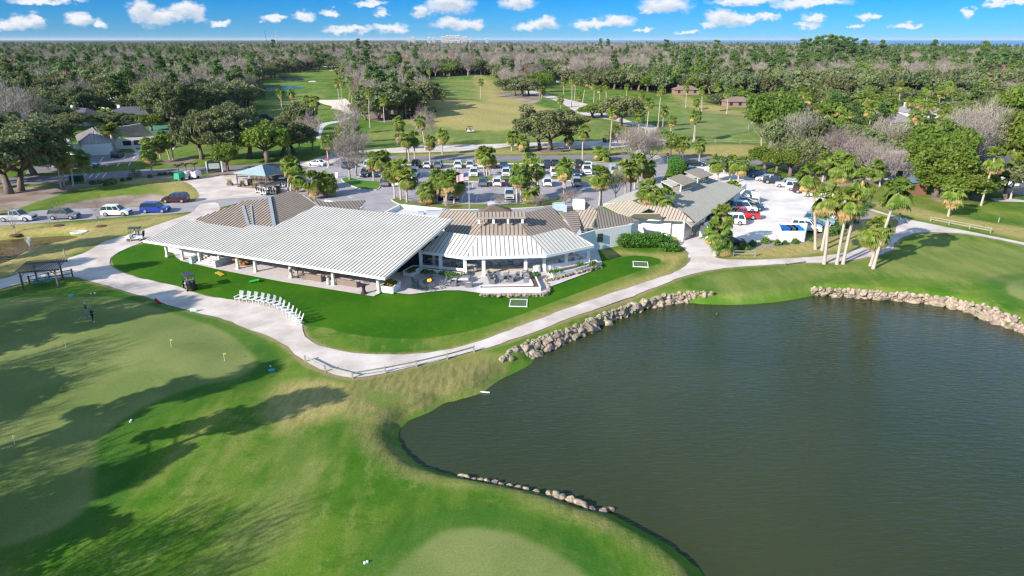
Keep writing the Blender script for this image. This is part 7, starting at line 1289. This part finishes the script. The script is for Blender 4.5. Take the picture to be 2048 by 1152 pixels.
# ------------------------------------------------ single trees seen near and in the middle distance
# (u, v of the foot, kind, scale, height factor, label)
SINGLE = [
 (20, 388, 'hero', 1.25, 1.25, 'huge leaning live oak at the left edge, its forked trunks on the sandy bank'), (42, 382, 'hero', 1.05, 1.2, 'large live oak just right of the one at the left edge'), (70, 350, 'oak', 1.1, 1.15, 'live oak behind the left-edge oaks beside the street'), (-40, 372, 'hero', 1.2, 1.3, 'live oak cut by the left edge of the picture'), (110, 318, 'oak', .85, 1.0, 'grey-green oak between the left palms and the date palm'),
 (1100, 300, 'hero', 1.2, 1.0, 'broad spreading live oak standing alone at the street behind the car park'), (1080, 299, 'hero', .85, .9, 'smaller half of the broad oak behind the green cabinet'),
 (430, 325, 'hero', 1.0, 1.15, 'round mossy oak left of the entrance sign'), (465, 318, 'hero', 1.05, 1.2, 'big mossy oak above the entrance sign'), (405, 322, 'oak', .95, 1.1, 'oak at the left end of the mossy row by the street'), (500, 318, 'oak', 1.0, 1.1, 'oak at the right end of the mossy row by the street'), (535, 325, 'green', 1.2, 1.05, 'yellow-green tree rising behind the gazebo roof'), (456, 343, 'green', .6, .7, 'small yellow-green tree right of the entrance sign'), (565, 312, 'oak', 1.0, .9, 'dark low oak right of the yellow-green tree'), (590, 308, 'oak', .9, .8, 'dark low oak by the entrance road'),
 (700, 361, 'bare', .8, .9, 'bare grey tree on the left car park island'), (712, 352, 'bare', .8, .95, 'smaller bare tree behind the one on the left island'), (1290, 326, 'bare', .8, .8, 'bare spreading tree at the drive junction, left one'), (1262, 335, 'bare', .85, .8, 'bare spreading tree left of the drive palms'), (1300, 330, 'bare', .7, .7, 'bare spreading tree at the drive junction, right one'), (1232, 402, 'bare', .35, .55, 'thin bare sapling beside the drive right of the clubhouse'),
 (1030, 192, 'oak', 1.35, .95, 'rounded oak on the pine-straw bed beyond the fairway'), (1045, 193, 'oak', 1.2, .95, 'second rounded oak on the pine-straw bed'), (1058, 191, 'oak', .9, .8, 'small oak at the right end of the pine-straw bed'), (1088, 185, 'green', 1.3, 1.3, 'bright green tree right of the pine-straw bed'), (1241, 255, 'oak', 1.15, 1.0, 'grey-green tree on the mound beside the shell road'), (1185, 236, 'green', 1.1, .55, 'rounded olive-green bush tree on the mound'), (1205, 235, 'oak', .9, .55, 'dark round bush tree on the mound'),
 (775, 238, 'oak', 1.5, 1.25, 'dense dark oak, left of the clump between the fairways'), (800, 236, 'hero', 1.3, 1.15, 'dense dark oak with a leaning trunk between the fairways'), (835, 222, 'oak', 1.4, 1.2, 'dark oak at the right end of the clump between the fairways'), (760, 215, 'oak', 1.3, 1.2, 'oak at the back of the clump between the fairways'), (745, 200, 'bare', 1.3, 1.2, 'pale bare tree at the back of the fairway clump'), (728, 225, 'bare', 1.1, 1.2, 'pale bare tree left of the dark fairway oaks'), (733, 242, 'oak', .8, .7, 'small dark oak at the left foot of the fairway clump'), (710, 195, 'bare', 1.2, 1.1, 'rusty bare tree beside the bunker palms'),
 (350, 262, 'hero', 1.15, 1.5, 'tall oak with a pale forked trunk behind the tennis courts'), (395, 250, 'oak', 1.3, 1.4, 'dark oak left of the fairway edge'), (432, 235, 'oak', 1.4, 1.3, 'dark oak at the fairway edge, middle one'), (468, 228, 'oak', 1.3, 1.3, 'dark oak at the fairway edge nearest the lagoon'), (330, 240, 'bare', 1.3, 1.6, 'tall pale bare tree behind the tall oak'), (370, 232, 'bare', 1.2, 1.5, 'tall pale bare tree left of the fairway oaks'), (410, 228, 'oak', 1.3, 1.4, 'oak behind the fairway edge oaks'), (380, 215, 'pine', 1.1, 1.1, 'pine above the fairway edge oaks'), (303, 262, 'green', .8, .6, 'green tree in front of the white-gabled house'), (150, 262, 'oak', .8, .6, 'oak behind the left end of the office'), (118, 256, 'oak', .9, .75, 'round oak left of the office roof'), (140, 250, 'oak', .7, .55, 'oak between the dark roofed houses'), (170, 228, 'bare', 1.1, 1.3, 'pale bare tree among the left houses'), (30, 285, 'bare', 1.3, 1.5, 'large pinkish bare tree at the left edge'), (62, 262, 'bare', 1.2, 1.2, 'pinkish bare tree right of the one at the left edge'), (80, 300, 'bare', .6, .7, 'bare tree in front of the dark roofed house'), (205, 250, 'green', .8, .45, 'green hedge-like tree behind the office'), (226, 250, 'oak', .8, .45, 'dark hedge-like tree behind the office'), (250, 252, 'oak', .7, .45, 'dark tree behind the office ridge'), (5, 335, 'oak', 1.1, 1.3, 'oak at the left edge above the street'), (45, 325, 'oak', 1.0, 1.1, 'oak above the left street near the white car'), (85, 330, 'oak', .8, .9, 'small oak beside the half hidden white car'),
 (615, 262, 'green', .8, 1.0, 'green tree among the palms by the tennis court'), (600, 275, 'oak', .8, 1.0, 'mossy tree among the palms by the tennis court'), (625, 300, 'bare', .7, .9, 'pale mossy bare tree by the narrow path'), (850, 296, 'bare', .7, 1.0, 'thin bare tree mixed with palms on the shell strip'), (700, 300, 'bare', .8, 1.1, 'bare tree mixed with palms left of the shell strip'),
 (1540, 305, 'green', 1.4, 1.6, 'tall light green oak at the street right of the shell yard'), (1575, 318, 'oak', .95, 1.1, 'grey-green tree over the far end of the shell yard'), (1600, 325, 'bare', .9, 1.1, 'pale bare tree behind the parked pickups'), (1620, 322, 'oak', .9, 1.1, 'grey-green tree behind the silver suv'), (1522, 300, 'bare', .9, 1.2, 'pale wispy bare tree at the right green'), (1530, 338, 'green', .7, .6, 'low bright green thicket behind the black pickup'), (1552, 346, 'green', .6, .6, 'low green thicket behind the silver car'), (1580, 352, 'green', .75, .7, 'green thicket behind the silver suv'), (1600, 350, 'oak', .8, .8, 'grey-green thicket behind the white van'), (1625, 358, 'oak', .6, .6, 'low thicket at the right end of the parked line'),
 (1655, 330, 'bare', .7, .8, 'tan bare tree in the right thicket, left one'), (1680, 342, 'bare', .75, .85, 'tan bare tree in the right thicket, middle one'), (1710, 352, 'bare', .75, .8, 'tan bare tree in front of the grey-roofed house'), (1740, 362, 'bare', .7, .75, 'bare tree left of the brown shed'), (1775, 370, 'bare', .7, .7, 'bare tree beside the brown shed'), (1700, 322, 'oak', .8, .9, 'olive oak in the right thicket'), (1665, 300, 'green', .9, .9, 'olive-green tree in the right thicket'), (1870, 392, 'green', 1.1, 1.15, 'tall bright green tree right of the brown shed'), (1862, 372, 'green', 1.2, 1.4, 'tallest bright green tree on the right'), (1885, 395, 'green', 1.0, .7, 'dark green bush under the tall bright green tree'), (1915, 402, 'green', .9, .6, 'round green bush at the foot of a tall palm'), (1940, 398, 'green', .8, .6, 'round green bush left of the white house'), (1920, 360, 'bare', 1.2, 1.4, 'large pale bare tree in the right neighbourhood'), (1950, 340, 'bare', 1.2, 1.4, 'large tan bare tree near the right street'), (1980, 330, 'bare', 1.1, 1.4, 'tan bare tree by the tall leaning palm'), (2035, 330, 'green', 1.6, 2.0, 'tall layered bright green tree at the right edge'), (2060, 350, 'green', 1.4, 1.6, 'bright green tree cut by the right edge'), (2010, 300, 'green', 1.3, 1.6, 'yellow-green tree above the right street'), (1815, 330, 'oak', .7, .8, 'small olive tree on the grey-roofed house lawn'), (1745, 310, 'green', .9, .9, 'green tree in front of the pale roofed house'), (1800, 305, 'green', .8, .8, 'green tree by the residential street'), (1770, 322, 'bare', .9, 1.0, 'bare tree by the residential street'), (2010, 398, 'oak', .7, .7, 'low tree right of the white house'),
]
for i, (u, v, k, s, hz, lab) in enumerate(SINGLE): tree(k, at(u, v), s, lab, None, 500 + i, hz)
for i, (u, v) in enumerate([(30, 463), (118, 451.5), (202, 452.5)]):
    tree('young', at(u, v), 1.15, 'young bare staked tree, %s on the dry verge below the access road' % ordn(i, 3), 'young trees on the verge', 900 + i); p = at(u, v); tag(MB().cyl(0, 0, -.05, .95, .16, 14, .7).build('mulch_ring', mat('red_mulch', (.17, .07, .045), .95, c2=(.1, .05, .03), scale=4)), 'reddish mulch ring around the %s young tree' % ordn(i, 3), 'mulch ring', 'mulch rings').location = p
for i, (u, v, s) in enumerate([(1000, 412, .5), (1070, 414, .45), (1145, 404, .55), (1085, 410, .4), (1130, 406, .45), (830, 416, .35), (895, 417, .35)]): tree('bare', P(u, v, .1), s * .55, 'low leafless reddish shrub, %s in the clubhouse front bed' % ordn(sorted([1000, 1070, 1145, 1085, 1130, 830, 895]).index(u), 7), 'leafless shrubs in the front bed', 950 + i, s * .4)['category'] = 'shrub'
for i, (u, y, zt) in enumerate([(1612, 760, 29), (1624, 700, 31), (1638, 720, 32), (1650, 690, 32.5), (1663, 730, 31.5), (1674, 700, 31), (1688, 750, 30), (1600, 780, 28.5), (1700, 720, 29), (1720, 800, 28), (1756, 700, 27.5), (1330, 900, 28), (1430, 800, 27.5), (1200, 1500, 30), (1215, 1500, 29), (735, 900, 27), (718, 1100, 29), (1860, 900, 28), (550, 1200, 28), (1960, 700, 26.5)]):
    x = (u - 1024) / FPX * (y * math.cos(PITCH) + CAM_H * math.sin(PITCH)); tree('pine', (x, y, 0), 1.5, 'very tall pine, %s of those standing above the far treeline' % ordn(sorted([1612, 1624, 1638, 1650, 1663, 1674, 1688, 1600, 1700, 1720, 1756, 1330, 1430, 1200, 1215, 735, 718, 1860, 550, 1960]).index(u), 20), 'tall pines above the treeline', 800 + i, zt / 17.0)
# trees just outside the left edge; only their long shadows reach the putting green
OUT = [(-50, 32, 'pine', 1.0), (-59, 41, 'bare', 1.2), (-64, 50, 'pine', 1.0), (-70, 45, 'pine', .9), (-66, 34, 'bare', 1.3), (-45, 21, 'oak', .85), (-54, 15, 'pine', 1.1), (-80, 56, 'bare', 1.3), (-76, 64, 'pine', 1.0), (-88, 62, 'pine', 1.1), (-58, 25, 'bare', 1.2), (-41, 9, 'oak', .8), (-70, 22, 'pine', 1.1), (-86, 38, 'bare', 1.3), (-90, 74, 'pine', 1.1), (-102, 70, 'bare', 1.2), (-48, 27, 'bare', 1.1), (-55, 36, 'bare', 1.0), (-62, 57, 'pine', .8), (-73, 55, 'bare', 1.1), (-80, 47, 'pine', 1.0), (-95, 52, 'pine', 1.2), (-37, 13, 'bare', 1.1), (-47, 5, 'bare', 1.2), (-38.5, 26, 'oak', .72), (-44, 20, 'oak', .7), (-33, 20, 'bare', 1.0), (-37, 33, 'pine', .8), (-68, 60, 'bare', 1.2), (-84, 68, 'bare', 1.2), (-60, 47, 'oak', .7), (-62, 53, 'oak', .8), (-68, 31, 'oak', .85), (-52, 43, 'oak', .75)]
for i, (x, y, k, s) in enumerate(OUT): tree(k, (x, y, 0), s, 'tree standing outside the left edge of the picture beside the putting green', 'trees left of the putting green', 700 + i)

PR = random.Random(12); ex = sorted([(PR.uniform(1545, 2040), PR.uniform(205, 300)) for _ in range(34)])
for i, (u, v) in enumerate(ex): palm(u, v + (u > 1700) * 12, u + PR.uniform(0, 14) * (u - 1300) / 600, v - PR.uniform(34, 52) * (v - 80) / 150, 'palm deeper in the right-hand woods, %s of those' % ordn(i, 34), 'palms deeper in the right-hand woods', 4000 + i, 1.05, .9)
# ------------------------------------------------ the woods
def open_poly(pts): return wp(pts)
OPEN = [open_poly(q) for q in [
 [(375, 275), (395, 252), (440, 240), (480, 228), (512, 215), (512, 168), (560, 156), (560, 146), (600, 146), (610, 139), (680, 139), (690, 150), (684, 165), (720, 200), (745, 235), (760, 262), (640, 285), (560, 275), (470, 278)],
 [(690, 300), (700, 262), (735, 245), (830, 236), (860, 215), (835, 160), (860, 154), (990, 153), (1000, 180), (1080, 180), (1100, 156), (1124, 162), (1180, 178), (1300, 186), (1420, 206), (1530, 236), (1560, 262), (1530, 300), (1640, 320), (1640, 360), (690, 360)],
 [(-400, 310), (0, 300), (60, 290), (80, 270), (90, 256), (330, 256), (400, 262), (700, 255), (1500, 262), (1560, 310), (1700, 370), (2300, 400), (2300, 1000), (-400, 1000)],
 [(1570, 262), (1600, 250), (1650, 252), (1665, 262), (1640, 276), (1590, 280)],
 [(1690, 205), (1800, 234), (1900, 256), (2048, 284), (2048, 312), (1900, 282), (1780, 262), (1690, 222)]]]
HOUSES = [o.location.to_2d() for o in bpy.data.objects if o.get('category') == 'house']
def wooded(X, Y):
    ok = Y > 150
    for p in OPEN: ok &= ~(sdist(p, X, Y) < 2.0)
    for h in HOUSES: ok &= ((X - h.x)**2 + ((Y - h.y + 14) / 1.9)**2) > 13**2
    return ok
rs = np.random.default_rng(42); PT = []
for y0, y1, sp in ((150, 420, 7.5), (420, 900, 9.5), (900, 1900, 15), (1900, 4300, 27)):
    ny = int((y1 - y0) / sp)
    for j in range(ny):
        y = y0 + j * sp; hw = y * .83 + 60; n = int(2 * hw / sp); x = -hw + (np.arange(n) + rs.random(n)) * sp; PT.append(np.stack([x, y + rs.random(n) * sp, np.full(n, sp)], 1))
PT = np.concatenate(PT); PT = PT[wooded(PT[:, 0], PT[:, 1])]
shore = lambda x: np.interp(x, [-1500, 300, 1090, 1520, 2050, 3500], [9800, 7400, 4150, 1950, 1700, 1500])
PT = PT[PT[:, 1] < shore(PT[:, 0])]
# what grows where: dark oaks at left, leafless swamp woods in the middle, pines and greens at right
X, Y = PT[:, 0], PT[:, 1]; rat = X / Y
def sn(x, y, s, q=0): return np.sin(x / s + q) * np.sin(y / (s * 1.3) + q * 2) + .5 * np.sin(x / (s * .43) + 1.7 + q) * np.sin(y / (s * .51) + q)
pb = np.clip(.19 + .40 * np.exp(-((rat - .02) / .33)**2) * np.clip((Y - 350) / 300, 0, 1) + .26 * sn(X, Y, 60), .03, .75) * np.where((rat > .3) & (Y < 350), .15, 1.0)
pp_ = np.clip(.16 + .10 * (rat > .2) + .25 * sn(X, Y, 75, 2.1), .03, .6); pg_ = np.clip(.05 + .16 * (rat > .15) * (Y < 700) + .1 * sn(X, Y, 40, 4), 0, .4)
r = rs.random(len(PT)); kind = np.where(r < pb, 'bare', np.where(r < pb + pp_ * (1 - pb), 'pine', np.where(r < pb + (pp_ + pg_) * (1 - pb), 'green', 'oak')))
kind[(rs.random(len(PT)) < .006)] = 'red'
def merged(parts, keep, size, seed, name):
    rs_ = np.random.default_rng(seed); vs, fs, mi, mats = [], [], [], []; n0 = 0
    for k, (nm, me) in enumerate(parts):
        if nm == 'hanging_moss': continue
        v = np.empty(len(me.vertices) * 3); me.vertices.foreach_get('co', v); v = v.reshape(-1, 3); mats.append(me.materials[0])
        if nm == 'crown':
            q = v.reshape(-1, 4, 3); q = q[rs_.permutation(len(q))[:keep]]; c = q.mean(1, keepdims=True); q = c + (q - c) * size; v = q.reshape(-1, 3); f = np.arange(len(v)).reshape(-1, 4).tolist()
        else: f = [list(p.vertices) for p in me.polygons]
        fs += [[i + n0 for i in p] for p in f]; vs += v.tolist(); mi += [len(mats) - 1] * len(f); n0 += len(v)
    me = bpy.data.meshes.new(name); me.from_pydata(vs, [], fs); [me.materials.append(m) for m in mats]; me.polygons.foreach_set('material_index', mi); return me
FAR = {'oak': [merged(LIB['oak'][i], 1500, 1.7, i, 'live_oak') for i in range(4)], 'pine': [merged(LIB['pine'][i], 900, 1.6, i, 'pine_tree') for i in range(3)], 'bare': [merged(LIB['bare'][i], 1300, 1.25, i, 'bare_tree') for i in range(3)], 'green': [merged(LIB['green'][i], 1300, 1.7, i, 'broadleaf_tree') for i in range(2)], 'red': [merged(LIB['red'][0], 1300, 1.2, 0, 'red_maple')]}
LAB = {'oak': 'round dark green live oak, one of many in the woods around the golf course', 'pine': 'tall green pine, one of many in the woods around the golf course', 'bare': 'leafless grey-brown tree, one of many in the woods around the golf course', 'green': 'bright green broadleaf tree, one of many in the woods around the golf course', 'red': 'reddish budding maple, one of many in the woods around the golf course'}
GRP = {'oak': 'live oaks of the woods', 'pine': 'pines of the woods', 'bare': 'leafless trees of the woods', 'green': 'bright green trees of the woods', 'red': 'red maples of the woods'}
LIM = {'oak': 240, 'pine': 240, 'bare': 240, 'green': 240, 'red': 200}; STUFFN = {'oak': 'oak_woodland', 'pine': 'pine_woodland', 'bare': 'leafless_woodland', 'green': 'green_woodland'}
infr = np.abs((X * FPX) / (Y * math.cos(PITCH) + CAM_H * math.sin(PITCH))) < 1080
ZZ = height(X, Y); src = {}
for k in FAR:
    idx = np.where(kind == k)[0]; idx = idx[np.argsort(Y[idx])]; vis = [i for i in idx if infr[i]][:LIM[k]]; vset = set(vis); rest = [i for i in idx if i not in vset]
    if k == 'red': rest = []
    for n, i in enumerate(vis):
        y = Y[i]; lowf = .62 if (rat[i] > .28 and y < 430) else 1.0; s = (.85 if lowf < 1 else 1) * rs.uniform(.8, 1.25) * {'oak': .95, 'pine': .85, 'bare': 1.05, 'green': 1.1, 'red': 1.1}[k]; sz = s * rs.uniform(.9, 1.25) * lowf
        uu = W(X[i], Y[i], 0)[0]; lab = LAB[k].replace('one of many in the woods around the golf course', ('near ' if y < 330 else 'farther ' if y < 480 else 'distant ') + 'edge of the woods ' + ('at far left' if uu < 250 else 'left of the left fairway' if uu < 500 else 'round the left fairway' if uu < 720 else 'behind the middle fairway' if uu < 1080 else 'behind the right green' if uu < 1500 else 'right of the right green' if uu < 1780 else 'at far right'))
        if y < 270: o = tree(k, (X[i], Y[i], ZZ[i]), s, lab, GRP[k], 2000 + n, sz)
        else:
            o = link({'oak': 'live_oak', 'pine': 'pine_tree', 'bare': 'bare_tree', 'green': 'broadleaf_tree', 'red': 'red_maple'}[k], FAR[k][n % len(FAR[k])], None, (X[i], Y[i], ZZ[i])); o.scale = (s, s, sz); o.rotation_euler = (0, 0, rs.uniform(0, 6.28)); tag(o, lab, 'tree', GRP[k])
            src.setdefault(k, {})[n % len(FAR[k])] = o
    rest = np.array(rest); nv = len(FAR[k])
    for q in range(nv if len(rest) else 0):
        sel = rest[q::nv]; me = bpy.data.meshes.new(STUFFN[k]); me.vertices.add(len(sel)); me.vertices.foreach_set('co', np.stack([X[sel], Y[sel], ZZ[sel]], -1).ravel()); me.update(); o = link(STUFFN[k], me); tag(o, kind='stuff', label='mass of %s trees filling the woods to the horizon' % {'oak': 'dark green oak', 'pine': 'pine', 'bare': 'leafless grey', 'green': 'bright green'}[k])
        sob = src[k].get(q) or list(src[k].values())[0]
        g = bpy.data.node_groups.new('scatter_trees', 'GeometryNodeTree'); g.interface.new_socket('Geometry', in_out='INPUT', socket_type='NodeSocketGeometry'); g.interface.new_socket('Geometry', in_out='OUTPUT', socket_type='NodeSocketGeometry')
        gi = g.nodes.new('NodeGroupInput'); go = g.nodes.new('NodeGroupOutput'); mp = g.nodes.new('GeometryNodeMeshToPoints'); ip = g.nodes.new('GeometryNodeInstanceOnPoints'); oi = g.nodes.new('GeometryNodeObjectInfo'); oi.inputs['Object'].default_value = sob; oi.inputs['As Instance'].default_value = True
        r1 = g.nodes.new('FunctionNodeRandomValue'); r1.data_type = 'FLOAT_VECTOR'; r1.inputs[0].default_value = (0, 0, 0); r1.inputs[1].default_value = (0, 0, 6.28); r2 = g.nodes.new('FunctionNodeRandomValue'); r2.data_type = 'FLOAT_VECTOR'; b0 = {'oak': 1.0, 'pine': .85, 'bare': 1.05, 'green': 1.1}[k]; r2.inputs[0].default_value = (b0 * .8, b0 * .8, b0 * .8); r2.inputs[1].default_value = (b0 * 1.35, b0 * 1.35, b0 * 1.35)
        l = g.links.new; l(gi.outputs[0], mp.inputs[0]); l(mp.outputs[0], ip.inputs['Points']); l(oi.outputs['Geometry'], ip.inputs['Instance']); l(r1.outputs[0], ip.inputs['Rotation']); l(r2.outputs[0], ip.inputs['Scale']); l(ip.outputs[0], go.inputs[0]); md = o.modifiers.new('scatter', 'NODES'); md.node_group = g
# the woods' floor: leaf litter under the trees
gme = bpy.data.objects['ground'].data; co = np.empty(len(gme.vertices) * 3); gme.vertices.foreach_get('co', co); co = co.reshape(-1, 3); wd_ = (wooded(co[:, 0], co[:, 1]) & (co[:, 1] > 170)).astype(np.float32)
a_ = gme.attributes.new('wood', 'FLOAT', 'POINT'); a_.data.foreach_set('value', wd_)
gm = bpy.data.materials['grass'].node_tree; pb_ = gm.nodes['Principled BSDF']; lk = pb_.inputs['Base Color'].links[0].from_socket; at2 = N(gm, 'ShaderNodeAttribute', attribute_name='wood'); mw = N(gm, 'ShaderNodeMix', data_type='RGBA'); gm.links.new(at2.outputs['Fac'], mw.inputs[0]); gm.links.new(lk, mw.inputs[6]); mw.inputs[7].default_value = (.055, .06, .028, 1); gm.links.new(mw.outputs[2], pb_.inputs['Base Color'])
print('woods', len(PT), {k: int((kind == k).sum()) for k in FAR})
for o in bpy.data.objects:
    if o.parent and 'kind' in o: del o['kind']
# ------------------------------------------------ the air
hz = MB().box(0, 30500, -4, 122000, 63000, 96).build('haze', None); hz['kind'] = 'stuff'; hm = bpy.data.materials.new('haze'); hm.use_nodes = True; nt = hm.node_tree; nt.nodes.clear(); ou = N(nt, 'ShaderNodeOutputMaterial'); pv = N(nt, 'ShaderNodeVolumePrincipled'); pv.inputs['Color'].default_value = (.72, .83, .95, 1); pv.inputs['Density'].default_value = 2.4e-5; pv.inputs['Anisotropy'].default_value = 0
nt.links.new(pv.outputs[0], ou.inputs['Volume']); hz.data.materials.append(hm); sc.cycles.volume_bounces = 0
